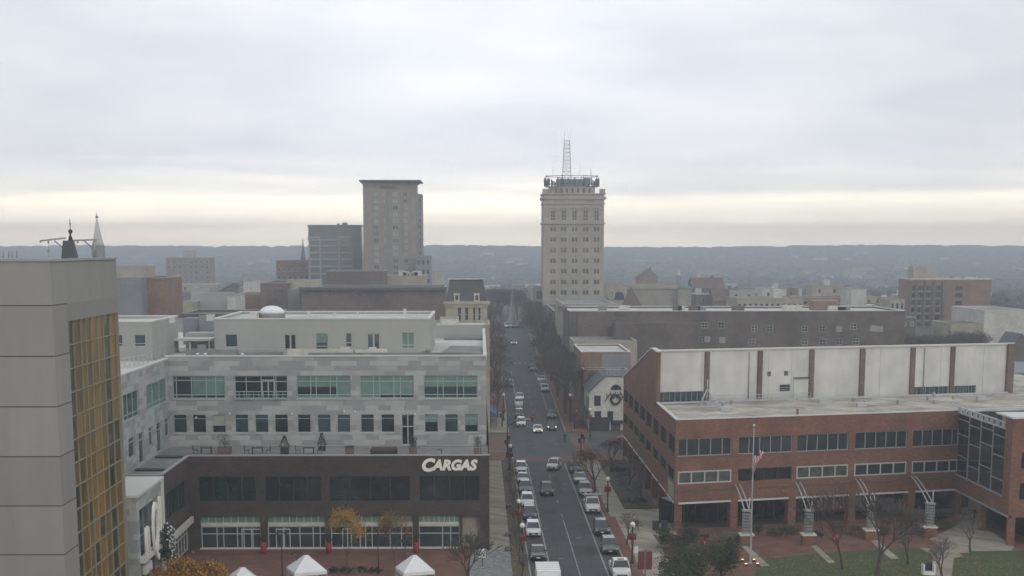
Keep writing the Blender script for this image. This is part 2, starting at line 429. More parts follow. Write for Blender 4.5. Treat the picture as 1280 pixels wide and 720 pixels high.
sheet('brick_pavement', 'brick_paving', strips=[(KR+.15, 20.6, 302, 417), (KR+.15, 21, 429, 560)], dz=.13)
sheet('paved_court', 'speckled', strips=[(-1.2, 3.4, 60, 183)], dz=.128)
sheet('plaza', 'brick_paving', strips=[(-34.5, -1.2, 60, 184.2)], dz=.12)
sheet('plaza', 'brick_paving', pts=[[(21.2, 60), (90, 60), (90, 215), (24.2, 195), (24.2, 192), (21.2, 192)]], dz=.12)
mh = 0
for x, y in ((9.1, 178), (11.9, 191), (9.6, 222), (12.6, 236), (10.2, 252), (9.4, 280), (13.0, 289), (11.8, 326), (9.3, 350)):
    m = MB(); m.lathe((x, y, gh(x, y)+.03), [(.36, 0), (.36, .008)], 14); struct(m.build('manhole_cover', 'grille'))
m = MB()
for x0, y0, x1, y1 in ((8.2, 168, 9.0, 181), (9.0, 181, 8.8, 196), (8.8, 196, 9.7, 205), (12.2, 172, 12.9, 188), (12.9, 188, 12.4, 199), (11.3, 232, 12.0, 248), (9.9, 212, 10.1, 226), (8.4, 236, 9.9, 238), (7.8, 219.5, 13.6, 220.3), (7.8, 186, 13.6, 186.6), (7.8, 241, 13.6, 241.4)):
    d_ = Vector((x1-x0, y1-y0, 0)).normalized(); q_ = Vector((-d_.y, d_.x, 0))*.045; a_, b_ = Vector((x0, y0, .029)), Vector((x1, y1, .029)); m.poly([a_-q_, b_-q_, b_+q_, a_+q_])
struct(m.build('road_cracks', 'patch'))
# lawns, apron and paths of the right-hand forecourt
def gpoly(name, m, pxs, z): 
    mb = MB(); pts = [gz(a, b, z) for a, b in pxs]
    mb.poly(pts); 
    n = len(pts)
    for i in range(n):
        p, q = pts[i], pts[(i+1) % n]; mb.poly([p, (p[0], p[1], .02), (q[0], q[1], .02), q])
    o = mb.build(name, m); struct(o); return o
gpoly('lawn', 'grass', [(936, 735), (952, 699), (1040, 690), (1148, 685), (1163, 692), (1166, 700), (1160, 725), (1150, 800), (925, 800)], .17)
gpoly('lawn', 'grass', [(1193, 697), (1215, 689), (1290, 688), (1330, 720), (1330, 800), (1190, 800), (1188, 740)], .17)
gpoly('path', 'sidewalk', [(1150, 685), (1200, 688), (1192, 700), (1188, 740), (1186, 800), (1151, 800), (1160, 725), (1166, 700), (1163, 692)], .15)
gpoly('apron', 'sidewalk', [(1165, 672), (1205, 652), (1225, 655), (1268, 684), (1262, 690), (1198, 691)], .145)
gpoly('path', 'sidewalk', [(926, 682), (934, 682), (962, 707), (952, 708)], .19)
gpoly('path', 'sidewalk', [(1013, 682), (1021, 682), (1044, 703), (1036, 704)], .19)
gpoly('path', 'sidewalk', [(1088, 676), (1096, 675), (1124, 698), (1114, 699)], .19)
gpoly('path', 'sidewalk', [(1162, 673), (1170, 672), (1204, 695), (1194, 697)], .19)
sheet('planting_bed', 'planting_bed', strips=[(19.5, 23.2, 213, 258)], dz=.2)
# ================================================================== SKY, LIGHT, HAZE
w = bpy.data.worlds.new('World'); scene.world = w; w.use_nodes = True
nt = w.node_tree; N = nt.nodes; L = nt.links
bg = N['Background']; out = N['World Output']
sky = N.new('ShaderNodeTexSky'); sky.sky_type = 'NISHITA'; sky.sun_disc = False
sky.sun_elevation = rad(SUN_EL); sky.sun_rotation = rad(SUN_AZ)
tc = N.new('ShaderNodeTexCoord'); sp = N.new('ShaderNodeSeparateXYZ'); L.new(tc.outputs['Generated'], sp.inputs[0])
mp = N.new('ShaderNodeMapping'); mp.inputs['Scale'].default_value = (5, 5, 95); L.new(tc.outputs['Generated'], mp.inputs[0])
nz = N.new('ShaderNodeTexNoise'); nz.inputs['Scale'].default_value = 1.0; nz.inputs['Detail'].default_value = 6; nz.inputs['Distortion'].default_value = .3; L.new(mp.outputs[0], nz.inputs['Vector'])
mp2 = N.new('ShaderNodeMapping'); mp2.inputs['Scale'].default_value = (5, 5, 22); L.new(tc.outputs['Generated'], mp2.inputs[0])
nz2 = N.new('ShaderNodeTexNoise'); nz2.inputs['Scale'].default_value = 1.3; nz2.inputs['Detail'].default_value = 5; L.new(mp2.outputs[0], nz2.inputs['Vector'])
ma = N.new('ShaderNodeMath'); ma.operation = 'MULTIPLY_ADD'; ma.inputs[1].default_value = .030; L.new(nz.outputs['Fac'], ma.inputs[0])
mb_ = N.new('ShaderNodeMath'); mb_.operation = 'SUBTRACT'; mb_.inputs[1].default_value = .015; L.new(sp.outputs[2], mb_.inputs[0]); L.new(mb_.outputs[0], ma.inputs[2])
cr = N.new('ShaderNodeValToRGB'); L.new(ma.outputs[0], cr.inputs[0])
el = cr.color_ramp.elements
SK = [(0.0, (3.6, 3.0, 2.3)), (.012, (3.2, 2.75, 2.15)), (.019, (2.55, 2.26, 1.82)), (.026, (2.3, 2.1, 1.70)), (.037, (1.36, 1.31, 1.25)), (.055, (1.02, 1.03, 1.09)), (.087, (.99, 1.01, 1.07)), (.156, (.91, .935, .995)), (1.0, (.82, .845, .87))]
el[0].position = SK[0][0]; el[0].color = (*SK[0][1], 1); el[1].position = 1; el[1].color = (*SK[-1][1], 1)
for p, c in SK[1:-1]: e = el.new(p); e.color = (*c, 1)
c2 = N.new('ShaderNodeValToRGB'); L.new(nz2.outputs['Fac'], c2.inputs[0]); c2.color_ramp.elements[0].position = .3; c2.color_ramp.elements[0].color = (.87, .88, .90, 1); c2.color_ramp.elements[1].position = .7; c2.color_ramp.elements[1].color = (1.09, 1.08, 1.06, 1)
mm = N.new('ShaderNodeMix'); mm.data_type = 'RGBA'; mm.blend_type = 'MULTIPLY'; mm.inputs[0].default_value = 1; L.new(cr.outputs[0], mm.inputs[6]); L.new(c2.outputs[0], mm.inputs[7])
# the overcast is a little brighter around the street's far end than to either side
ab = N.new('ShaderNodeMath'); ab.operation = 'ABSOLUTE'; L.new(sp.outputs[0], ab.inputs[0])
lr = N.new('ShaderNodeMapRange'); lr.interpolation_type = 'SMOOTHSTEP'; L.new(ab.outputs[0], lr.inputs[0]); lr.inputs[1].default_value = 0; lr.inputs[2].default_value = .36; lr.inputs[3].default_value = 1.07; lr.inputs[4].default_value = .88
m4 = N.new('ShaderNodeVectorMath'); m4.operation = 'SCALE'; L.new(mm.outputs[2], m4.inputs[0]); L.new(lr.outputs[0], m4.inputs['Scale'])
# below the horizon the dome is the same dull tone as the ground haze
sc_ = N.new('ShaderNodeVectorMath'); sc_.operation = 'SCALE'; sc_.inputs['Scale'].default_value = SKY_GAIN/.1; L.new(m4.outputs[0], sc_.inputs[0])
mx = N.new('ShaderNodeMix'); mx.data_type = 'RGBA'; mx.inputs[0].default_value = .93; L.new(sky.outputs[0], mx.inputs[6]); L.new(sc_.outputs[0], mx.inputs[7])
L.new(mx.outputs[2], bg.inputs['Color']); bg.inputs['Strength'].default_value = .1
sl = bpy.data.lights.new('sun', 'SUN'); sl.energy = .5; sl.angle = rad(25); sl.color = (1, .93, .84)
so = bpy.data.objects.new('sun', sl); COL.objects.link(so)
_el, _az = rad(SUN_EL), rad(SUN_AZ)
d = Vector((math.sin(_az)*math.cos(_el), math.cos(_az)*math.cos(_el), math.sin(_el)))
so.rotation_euler = (-d).to_track_quat('-Z', 'Y').to_euler(); so.location = (0, 0, 300)
if HAZE > 0:
    hb = MB(); hb.box(-2700, 2700, -300, 3760, -40, 84); ho = hb.mesh('haze', [])
    hm = bpy.data.materials.new('haze_air'); hm.use_nodes = True; n2 = hm.node_tree.nodes; n2.remove(n2['Principled BSDF'])
    pv = n2.new('ShaderNodeVolumePrincipled'); pv.inputs['Density'].default_value = HAZE; pv.inputs['Color'].default_value = HAZE_COL; pv.inputs['Anisotropy'].default_value = .4
    hm.node_tree.links.new(pv.outputs[0], n2['Material Output'].inputs['Volume'])
    ho.materials.append(hm); oo = bpy.data.objects.new('haze', ho); COL.objects.link(oo); oo['kind'] = 'stuff'
    oo['label'] = 'pale blue grey haze hanging over the city'
v = scene.view_settings; v.view_transform = 'Standard'; v.look = 'None'; v.gamma = 1; v.exposure = EXPO; v.use_curve_mapping = False
scene.cycles.use_denoising = True; scene.cycles.volume_bounces = 2; scene.cycles.max_bounces = 5; scene.cycles.diffuse_bounces = 2; scene.cycles.glossy_bounces = 2; scene.cycles.transparent_max_bounces = 6
scene.cycles.use_adaptive_sampling = True; scene.cycles.adaptive_threshold = .02
# ================================================================== concrete tower with amber glass (left edge)
def concrete_tower():
    x1, y0, y1, zt = -33.9, 128, 151, 33.9
    t = thing('concrete_tower', 'tall pale concrete office tower with an amber glass side at the left edge', 'office tower', (-46, 139, 0))
    sy0, sy1 = y0+4.6, y1-.25   # glazed bay along the right face
    m = MB(); zb = zt-4.9
    wall(m, (-60, y0), (1, 0), 60+x1, 0, zt)
    wall(m, (x1, y0), (0, 1), y1-y0, 0, zt, [(sy0-y0, sy1-y0, 1, zb)], .5)
    wall(m, (x1, y1), (-1, 0), 60+x1, 0, zt); wall(m, (-60, y1), (0, -1), y1-y0, 0, zt)
    m.build('wall', 'concrete', t)
    m = MB(); m.poly([(-60, y0, zt-.3), (x1, y0, zt-.3), (x1, y1, zt-.3), (-60, y1, zt-.3)]); m.build('roof', 'grey_roof', t)
    m = MB(); m.box(-60.1, x1+.12, y0-.12, y0+.3, zt, zt+.18); m.box(x1-.3, x1+.12, y0+.3, y1+.1, zt, zt+.18); m.build('coping', 'grey_coping', t)
    j = MB(); k = 0; z = zt-3.45
    while z > 0:   # dark joints between the cast panels
        j.box(-60, x1+.012, y0-.012, y0+.01, z-.05, z+.05)
        j.box(x1-.01, x1+.012, y0, sy0, z-.05, z+.05); z -= 4.02
    for x in (-47.6, -39.9, ): j.box(x-.03, x+.03, y0-.012, y0+.01, 0, zt)
    j.build('panel_joints', 'joint', t)
    g = MB(); n = 8; rows = []
    z = zb
    while z > 1.2: rows.append(z); z -= 1.98
    ysb = [sy0+(sy1-sy0)*f for f in (0, .13, .27, .36, .47, .60, .72, .86, 1)]
    cols = [2, 0, 1, 0, 1, 0, 2, 1]
    for zi, z in enumerate(rows):
        for i in range(8):
            mi = cols[i] if R_.random() < .8 else R_.choice((0, 1, 2))
            if 7 <= zi <= 9 and i == 3: mi = 1
            dx = R_.uniform(-.02, .02)
            g.poly([(x1-.28+dx, ysb[i], z-1.98), (x1-.28, ysb[i+1], z-1.98), (x1-.28, ysb[i+1], z), (x1-.28-dx, ysb[i], z)], mi)
    g.build('glass_curtain_wall', ['gold1', 'gold2', 'gold3'], t)
    f = MB()
    for z in rows: f.box(x1-.26, x1-.12, sy0, sy1, z-.04, z+.04)
    for y in ysb: f.box(x1-.3, x1-.16, y-.05, y+.05, 1, zb)
    f.build('mullions', 'mullion', t)
    l = MB(); l.box(x1-.2, x1+.1, y0+5.4, y0+7.6, 3.5, 6.4); l.build('lit_sign_panel', 'leaf_gold', t)
concrete_tower()
# ================================================================== building with the mottled grey panels
FR = 184.0
def cargas():
    t = thing('mixed_use_building', 'long building of mottled grey panels above a dark brown brick front, beside the street', 'building', (-18, 200, 0))
    # --- brown brick base, two storeys, L shaped
    X0, X1, XL = -33.9, 1.0, -40.5
    def u(px, y=610): return at(px, y, FR).x-X0
    zt = 11.1; lo, hi = 5.75, 8.75
    b2 = [(248, 320), (331, 402), (412, 513), (524, 600)]
    h = []
    for a, b in b2: h.append((u(a), u(b), lo, hi, .35))
    b1 = [(251, 326), (334.5, 407), (413.5, 516), (523.5, 574.5)]
    for a, b in b1: h.append((u(a, 665), u(b, 665), .15, 4.05, .7))
    h.append((u(578, 665), u(600, 665), .15, 4.05, 1.5))
    foot = [(XL, 168), (X0, 168), (X0, FR), (X1, FR), (X1, 199.5), (XL, 199.5)]
    hl = [(2.2, 14.0, lo, hi, .35), (1.0, 15.2, .3, 4.2, .5)]
    m = MB()
    wall(m, (XL, 168), (1, 0), X0-XL, 0, zt, [(1, 5.5, .3, 4, .5)]); wall(m, (X0, 168), (0, 1), 16, 0, zt, hl); wall(m, (X0, FR), (1, 0), X1-X0, 0, zt, h)
    wall(m, (X1, FR), (0, 1), 80, 0, zt)
    m.build('brick_wall', 'brown_brick', t)
    P = (X0, FR)
    for (a, b), k in zip(b2, range(4)):
        w = u(b)-u(a); window(t, P, (1, 0), u(a)+w/2, lo, w, hi-lo, xs=[.25, .5, .75], fm='dark_frame', pm=('glass_green', 'glass_dark', 'glass_dark', 'glass_dark')[k], rec=.2)
    window(t, (X0, 168), (0, 1), 8.1, lo, 11.8, hi-lo, xs=[.17, .33, .5, .67, .83], fm='dark_frame', pm='glass_green', rec=.2)
    window(t, (X0, 168), (0, 1), 8.1, .3, 14.2, 3.2, xs=[.12, .25, .37, .5, .62, .75, .87], zs=[.62], fm='white_frame', pm='glass_mid', rec=.3, name='shopfront', fw=.1)
    for (a, b), xs in zip(b1, ([.26, .37, .60, .71, .86], [.28, .55, .78, .9], [.2, .42, .5, .72, .86], [.58, .78])):
        w = u(b, 665)-u(a, 665)
        o = window(t, P, (1, 0), u(a, 665)+w/2, .15, w, 2.62, xs=xs, zs=[.66], fm='white_frame', pm=R_.choice(('glass_mid', 'glass_dark')), rec=.4, fw=.11, name='shopfront')
        s = MB(); s.box(X0+u(a, 665)+.02, X0+u(b, 665)-.02, FR+.25, FR+.55, 2.78, 3.25, 0); s.box(X0+u(a, 665)+.02, X0+u(b, 665)-.02, FR+.35, FR+.6, 3.25, 4.04, 1)
        for i in range(1, 8): xx = X0+lerp(u(a, 665), u(b, 665), i/8); s.box(xx-.04, xx+.04, FR+.31, FR+.4, 3.25, 4.0, 0)
        s.build('transom_band', ['white_wall', 'blind_green'], t)
    s = MB(); s.box(X0+.2, X0+.5, 169, 183.2, 3.5, 4.2); s.build('transom_band', 'white_wall', t)
    for (a, b) in [(302, 326), (345, 362), (428, 450)]:
        d = MB(); xa, xb = at(a, 670, FR).x, at(b, 670, FR).x
        for xx in (xa, (xa+xb)/2, xb): d.box(xx-.06, xx+.06, FR+.33, FR+.4, .15, 2.5)
        d.box(xa, xb, FR+.34, FR+.39, 2.35, 2.5); d.build('door_frame', 'white_frame', t)
    s = MB(); s.box(X0+u(578, 665), X0+u(600, 665), FR+.9, FR+1.2, .15, 4.0); s.build('side_panel', 'cream_wall', t)
    s = MB()
    for a, b in b1: s.box(X0+u(a, 665)-.15, X0+u(b, 665)+.15, FR-.08, FR+.3, .12, .3)
    s.build('stone_plinth', 'coping', t)
    s = MB(); s.box(X0-.05, X1+.06, FR-.08, FR+.35, zt, zt+.14); s.box(X0-.3, X0+.08, 168-.05, FR-.08, zt, zt+.14); s.box(XL, X0-.3, 168-.05, 168.4, zt, zt+.14); s.build('parapet_cap', 'grey_coping', t)
    # terrace deck
    d = MB(); d.poly([(X0-.1, FR+.1, 10.4), (X1-.1, FR+.1, 10.4), (X1-.1, 199.6, 10.4), (X0-.1, 199.6, 10.4)]); d.poly([(XL+1, 168.2, 10.4), (X0-.1, 168.2, 10.4), (X0-.1, 199.6, 10.4), (XL+1, 199.6, 10.4)]); d.build('terrace', 'grey_roof', t)
    for yy in (171.5, 176.5, 187.5): d = MB(); d.box(XL+2.0, X0-.9, yy, yy+1.2, 10.42, 10.62); d.build('skylight', 'dark_frame', t)
    # --- upper two storeys in mottled panels
    UY, UX0, ub, ut = 199.2, -38.8, 10.4, 21.6
    def v(px, y=480): return at(px, y, UY).x-UX0
    big = [(215.5, 281), (293, 359.5), (370.5, 438.5), (449.5, 517.5), (529.5, 597)]
    zb0, zb1 = at(400, 498, UY).z, at(400, 469.5, UY).z
    zs0, zs1 = at(400, 540.5, UY).z, at(400, 518, UY).z
    small = [217, 241, 265.5, 294, 319, 343.5, 372, 397, 421.5, 451, 476.5, 531, 556, 581]
    hs = [(v(a), v(b), zb0, zb1, .3) for a, b in big]+[(v(a, 528), v(a+16.5, 528), zs0, zs1, .25) for a in small]
    da, db = v(501.5, 528), v(518, 528); hs.append((da, db, 10.5, zs1, .3))
    m = MB(); wall(m, (UX0, UY), (1, 0), .7-UX0, ub, ut, hs)
    # left wing, facing right
    L0 = 166.0
    def lv(px, z):   # depth along the left wing at this column
        d = ray(px, 480); return UX0*d.y/d.x-L0
    lw = []
    for a, b in ((153, 173), (182.5, 209)): lw.append((lv(a, 0), lv(b, 0), zb0-.2, zb1-.1, .3))
    for a, b in ((157.5, 166), (170.5, 177.5), (183.5, 189), (193.5, 200), (204, 210)): lw.append((lv(a, 0), lv(b, 0), zs0-.2 if a != 170.5 and a != 193.5 else 10.6, zs1-.2, .25))
    wall(m, (UX0, L0), (0, 1), UY-L0, ub, ut-.3, lw)
    wall(m, (.7, UY), (0, 1), 67, 0, ut); wall(m, (-60, L0), (1, 0), 60+UX0, 0, ut-.3)
    m.build('panel_wall', 'grey_panel', t)
    pms = ['glass_mid', 'glass_mid', 'blind_green', 'blind_green', 'blind_green']
    for k, (a, b) in enumerate(big):
        w = v(b)-v(a); hh = zb1-zb0
        xsk = ([.07, .36, .64, .82], [.22, .5, .74, .78], [.26, .36, .62, .74], [.25, .37, .63, .75], [.26, .36, .62, .74])[k]
        fo = window(t, (UX0, UY), (1, 0), v(a)+w/2, zb0, w, hh, xs=xsk, zs=[.16, .74] if k else [.16, .8], fm='green_frame', pm=pms[k], rec=.15, fw=.1)
        if k:   # blinds part way down over dark glass
            mm = MB(); x0 = UX0+v(a); segs = {1: [(0.02, .98, .16, .97)], 2: [(.02, .25, 0.16, .5), (.27, .35, .16, .5), (.37, .73, .16, .5)], 3: [(.37, .98, .02, .15)], 4: [(.02, .98, .02, .5)]}[k]
            for s0, s1, h0, h1 in segs: mm.box(x0+w*s0, x0+w*s1, UY+.175, UY+.21, zb0+hh*h0, zb0+hh*h1)
            mm.build('lower_pane', 'glass_dark' if k != 4 else 'glass_mid', t)
        else:
            mm = MB(); x0 = UX0+v(a); mm.box(x0+w*.38, x0+w*.98, UY+.175, UY+.21, zb0+hh*.18, zb0+hh*.97); mm.build('window_blind', 'blind_green', t)
    # balcony door and rail in the second bay
    x0 = at(327.5, 480, UY).x; x1 = at(343, 480, UY).x; mm = MB()
    for xx in (x0, (x0+x1)/2, x1): mm.box(xx-.07, xx+.07, UY-.02, UY+.1, zb0+.3, zb0+2.3)
    mm.box(x0, x1, UY-.02, UY+.1, zb0+2.2, zb0+2.35); mm.build('balcony_door', 'white_frame', t)
    mm = MB(); xa, xb = UX0+v(293), UX0+v(359.5); mm.box(xa, xb, UY-.3, UY-.24, zb0+.85, zb0+.95); mm.box(xa, xb, UY-.3, UY-.02, zb0-.08, zb0+.02)
    for i in range(12): xx = lerp(xa, xb, i/11); mm.box(xx-.03, xx+.03, UY-.3, UY-.25, zb0, zb0+.9)
    mm.build('balcony_rail', 'green_frame', t)
    for a in small: window(t, (UX0, UY), (1, 0), v(a+8.25, 528), zs0, v(a+16.5, 528)-v(a, 528), zs1-zs0, zs=[.77], fm='green_frame', pm=R_.choice(('glass_dark', 'glass_blue', 'glass_mid', 'glass_mid')), rec=.13, fw=.06)
    for a in small:
        if R_.random() < .5: xa = UX0+v(a, 528); wd = v(a+16.5, 528)-v(a, 528); m = MB(); m.box(xa+.08, xa+wd-.08, UY+.135, UY+.165, zs1-.1-R_.choice((.5, .9, 1.3)), zs1-.1); m.build('window_blind', R_.choice(('blind_green', 'glass_blue', 'blind_pale')), t)
    window(t, (UX0, UY), (1, 0), (da+db)/2, 10.5, db-da, zs1-10.5, xs=[.5], zs=[.6], fm='white_frame', pm='glass_dark', rec=.13, fw=.12, name='terrace_door')
    for a in small: s = MB(); xa = UX0+v(a, 528); s.box(xa-.1, xa+v(a+16.5, 528)-v(a, 528)+.1, UY-.1, UY+.1, zs0-.16, zs0-.02); s.build('window_sill', 'white_frame', t)
    for a, b in big: s = MB(); s.box(UX0+v(a)-.05, UX0+v(b)+.05, UY-.1, UY+.1, zb0-.14, zb0-.02); s.build('window_sill', 'white_frame', t)
    for i, hh in enumerate(lw): window(t, (UX0, L0), (0, 1), (hh[0]+hh[1])/2, hh[2], hh[1]-hh[0], hh[3]-hh[2], xs=[.33, .66] if i < 2 else [], zs=[.2] if i < 2 else [.75], fm='green_frame', pm=('glass_dark', 'blind_green')[i] if i < 2 else 'glass_dark', rec=.15, fw=.1)
    # roof with its parapet stepping
    def roofpoly(pts, z): r.poly([(*p, z) for p in pts])
    r = MB(); roofpoly([(-60, L0), (UX0, L0), (UX0, UY), (.7, UY), (.7, 266), (-60, 266)], 21.15); r.build('roof', 'white_roof', t)
    c = MB(); c.box(UX0-.35, .78, UY-.08, UY+.35, 21.6, 21.78); c.box(.35, .78, UY+.35, 266, 21.15, 21.78); c.box(UX0-.35, UX0+.08, L0-.1, UY-.08, 21.3, 21.48); c.box(-60, UX0-.35, L0-.1, L0+.3, 21.3, 21.48); c.build('coping', 'coping', t)
    c = MB(); c.box(at(300, 446, 203).x, at(352, 446, 203).x, 202, 204.5, 21.15, 21.9); c.box(at(385, 446, 200).x, .3, 200.0, 200.4, 21.15, 22.0)
    c.box(at(235, 446, 205).x, at(300, 446, 205).x, 203.6, 204.0, 21.15, 22.2); c.build('roof_upstand', 'grey_roof', t)
    # --- roof-top white stucco storeys
    def pent(pxa, pxb, Y, Yb, zt, wins, foot=None):
        xa, xb = at(pxa, 420, Y).x, at(pxb, 420, Y).x
        volume(t, rect(xa, xb, Y, Yb), 21.1, zt, 'stucco', 'white_roof', 'coping', par=.3, holes={0: [(at(a, 425, Y).x-xa, at(b, 425, Y).x-xa, z0, z1) for a, b, z0, z1, *_ in wins]})
        for a, b, z0, z1, pm, xs, zs in wins:
            ua, ub_ = at(a, 425, Y).x-xa, at(b, 425, Y).x-xa
            window(t, (xa, Y), (1, 0), (ua+ub_)/2, z0, ub_-ua, z1-z0, xs=xs, zs=zs, fm='white_frame', pm=pm, rec=.1, fw=.09)
    zz = lambda y, Y: at(400, y, Y).z
    Y = 207
    pent(268, 537.5, Y, 230, 25.9, [(281.5, 297, zz(434, Y), zz(417.5, Y), 'glass_blue', [], []), (355.5, 370, zz(438, Y), zz(418, Y), 'glass_dark', [.48, .55], []),
        (394.5, 410, zz(437, Y), zz(416.5, Y), 'glass_blue', [], [.2, .45]), (432, 440, zz(434, Y), zz(416, Y), 'glass_blue', [], [.3]), (459, 474.5, zz(440, Y), zz(417, Y), 'glass_blue', [.48, .55], []), (502, 518, zz(436, Y), zz(415.5, Y), 'blind_green', [.5], [.22])])
    mm = MB(); mm.poly([(at(395, 420, Y).x+.05, Y+.05, zz(428, Y)), (at(409.5, 420, Y).x, Y+.05, zz(428, Y)), (at(409.5, 420, Y).x, Y+.05, zz(417.5, Y)), (at(395, 420, Y).x+.05, Y+.05, zz(417.5, Y))]); mm.build('window_blind', 'blind_green', t)
    # left pavilion, seen with its right side
    xa, xb = -50.5, at(190, 420, 199).x; xb2 = xb
    hol = [(at(150, 425, 199).x-xa-.3, at(153.5, 425, 199).x-xa, zz(433, 199), zz(418, 199)), (at(168, 425, 199).x-xa, at(182, 425, 199).x-xa, zz(433, 199), zz(418, 199))]
    volume(t, [(xa, 199), (xb2, 199), (xb2+.05, 216), (xa, 216)], 21.1, 25.9, 'stucco', 'white_roof', 'coping', par=.3, holes={0: hol})
    for hh in hol: window(t, (xa, 199), (1, 0), (hh[0]+hh[1])/2, hh[2], hh[1]-hh[0], hh[3]-hh[2], zs=[.25], fm='white_frame', pm='glass_blue', rec=.1, fw=.08)
    # skylights on the right-hand roof
    for (p, q) in (((555, 424), (604, 420.5)), ((550, 443), (602, 434.5))):
        m = MB(); a = gz(p[0], p[1], 21.3); b = gz(q[0], q[1], 21.3); m.prism([(a.x, a.y), (b.x, a.y), (b.x, b.y+1), (a.x+1.2, b.y+1)], 21.16, 21.5); m.build('roof_well', 'grey_roof', t)
    m = MB(); a = gz(538, 412, 21.15); m.box(a.x, .35, 247, 247.5, 21.15, 23.2); m.build('roof_upstand', 'stucco', t)
    # dome skylight and roof clutter
    d = MB(); c = (at(340, 392, 214).x, 214, 25.9-.3); d.lathe(c, [(1.75, 0), (1.75, .75)], 18, 1); d.lathe((c[0], c[1], c[2]+.75), [(1.7, 0), (1.55, .4), (1.2, .72), (.7, .92), (.15, 1.0)], 18, 0); d.build('domed_skylight', ['white_fabric', 'grey_roof'], t)
    for px, Yq, sx, sz in ((263, 209, .9, .7), (318, 213, .9, .8), (386, 211, .3, .9), (418, 212, .25, .8), (447, 210, .2, 1.1), (506, 215, .3, 1.2), (215, 203, .6, .6)):
        m = MB(); x = at(px, 395, Yq).x; m.box(x-sx/2, x+sx/2, Yq-sx/2, Yq+sx/2, 25.6, 25.6+sz); m.box(x-sx/2-.08, x+sx/2+.08, Yq-sx/2-.08, Yq+sx/2+.08, 25.6+sz, 25.68+sz); m.build('roof_vent', 'coping', t)
    m = MB()   # railing of the roof deck
    def rail(pa, pb, z=21.15, h=1.1, n=10, panel=False):
        a, b = Vector(pa), Vector(pb)
        for i in range(n+1):
            p = a.lerp(b, i/n); m.tube((p.x, p.y, z), (p.x, p.y, z+h), .035, n=4)
        m.tube((a.x, a.y, z+h), (b.x, b.y, z+h), .04, n=4)
        if not panel: m.tube((a.x, a.y, z+h*.5), (b.x, b.y, z+h*.5), .03, n=4)
    rail((at(150, 450, 186).x, 186, 0), (at(205, 440, 200).x, 200, 0)); rail((at(205, 440, 204).x, 204.6, 0), (at(360, 440, 204.6).x, 204.6, 0), n=14); rail((at(540, 446, 200).x, 202.3, 0), (-.1, 202.3, 0), n=1, h=.1)
    m.build('roof_railing', 'steel_pale', t)
    m = MB(); xa, xb = at(360, 440, 203).x, at(484, 440, 203).x
    m.box(xa, xb, 202.6, 202.75, 21.2, 22.35)
    for i in range(22): xx = lerp(xa, xb, i/21); m.box(xx-.03, xx+.03, 202.55, 202.6, 21.2, 22.4)
    m.build('roof_screen', 'white_wall', t)
    m = MB()
    for i, px in enumerate((418, 432, 452, 466, 478)): x = at(px, 440, 202).x; s = .9+.35*(i % 3); m.box(x-s*.8, x+s*.8, 201.2, 202.4, 21.2, 21.9+.4*(i % 2)); m.box(x-s*.5, x+s*.5, 201.4, 202.2, 21.9+.4*(i % 2), 22.2+.4*(i % 2))
    m.build('covered_roof_units', 'white_wall', t)
    m = MB()
    for i, px in enumerate((527, 531, 535)): x = at(px, 446, 202).x; m.box(x-.25, x+.3, 201, 201.8, 21.2, 21.9+.2*i)
    m.box(at(520, 446, 202).x, at(538, 446, 202).x, 200.9, 201.9, 21.18, 21.4); m.build('roof_plant', 'grey_wall', t)
    m = MB()
    for px, Yq in ((247, 201), (257, 201), (303, 201), (411, 200.5), (460, 200.5), (487, 200.5), (405, 201), (541, 201)): x = at(px, 447, Yq).x; m.tube((x, Yq, 21.15), (x, Yq, 21.75), .13, n=8); m.lathe((x, Yq, 21.75), [(.2, 0), (.2, .12), (.05, .2)], 8)
    m.build('vent_caps', 'white_fabric', t)
    m = MB()
    for px, py in ((245, 522), (287, 517), (365, 517.5), (430, 514), (444, 515), (518.5, 518)): p = at(px, py, UY-.15); m.ball(p, .13, n=8)
    m.build('wall_lights', 'globe', t)
    # small low blocks standing on the roof between the two white storeys
    m = MB(); a = at(232, 430, 222).x; b = at(268, 430, 222).x
    m.box(a, b, 222, 226, 21.1, 23.3); m.build('stair_housing', 'stucco', t); m = MB(); m.box(a, b, 219, 221.8, 22.4, 22.6); m.build('stair_canopy', 'white_panel', t); m = MB(); m.box(at(226, 430, 230).x, b, 232, 236, 21.1, 24.9); m.box(a+.4, a+2.6, 231, 231.9, 21.1, 25.4); m.build('stair_housing', 'grey_wall', t)
    m = MB(); m.box(at(216, 428, 215).x, at(267, 428, 215).x, 213, 217.5, 22.75, 23.0)
    for px in (219, 240, 264): x = at(px, 428, 215).x; m.box(x-.1, x+.1, 213.2, 213.4, 21.1, 22.75)
    m.build('roof_canopy', 'white_panel', t)
    m = MB(); x = at(249, 448, 200).x; m.box(x-.5, x+.5, 201.6, 202.4, 21.15, 22.9); m.build('roof_cabinet', 'grey_wall', t)
    return t
BLDG = cargas()
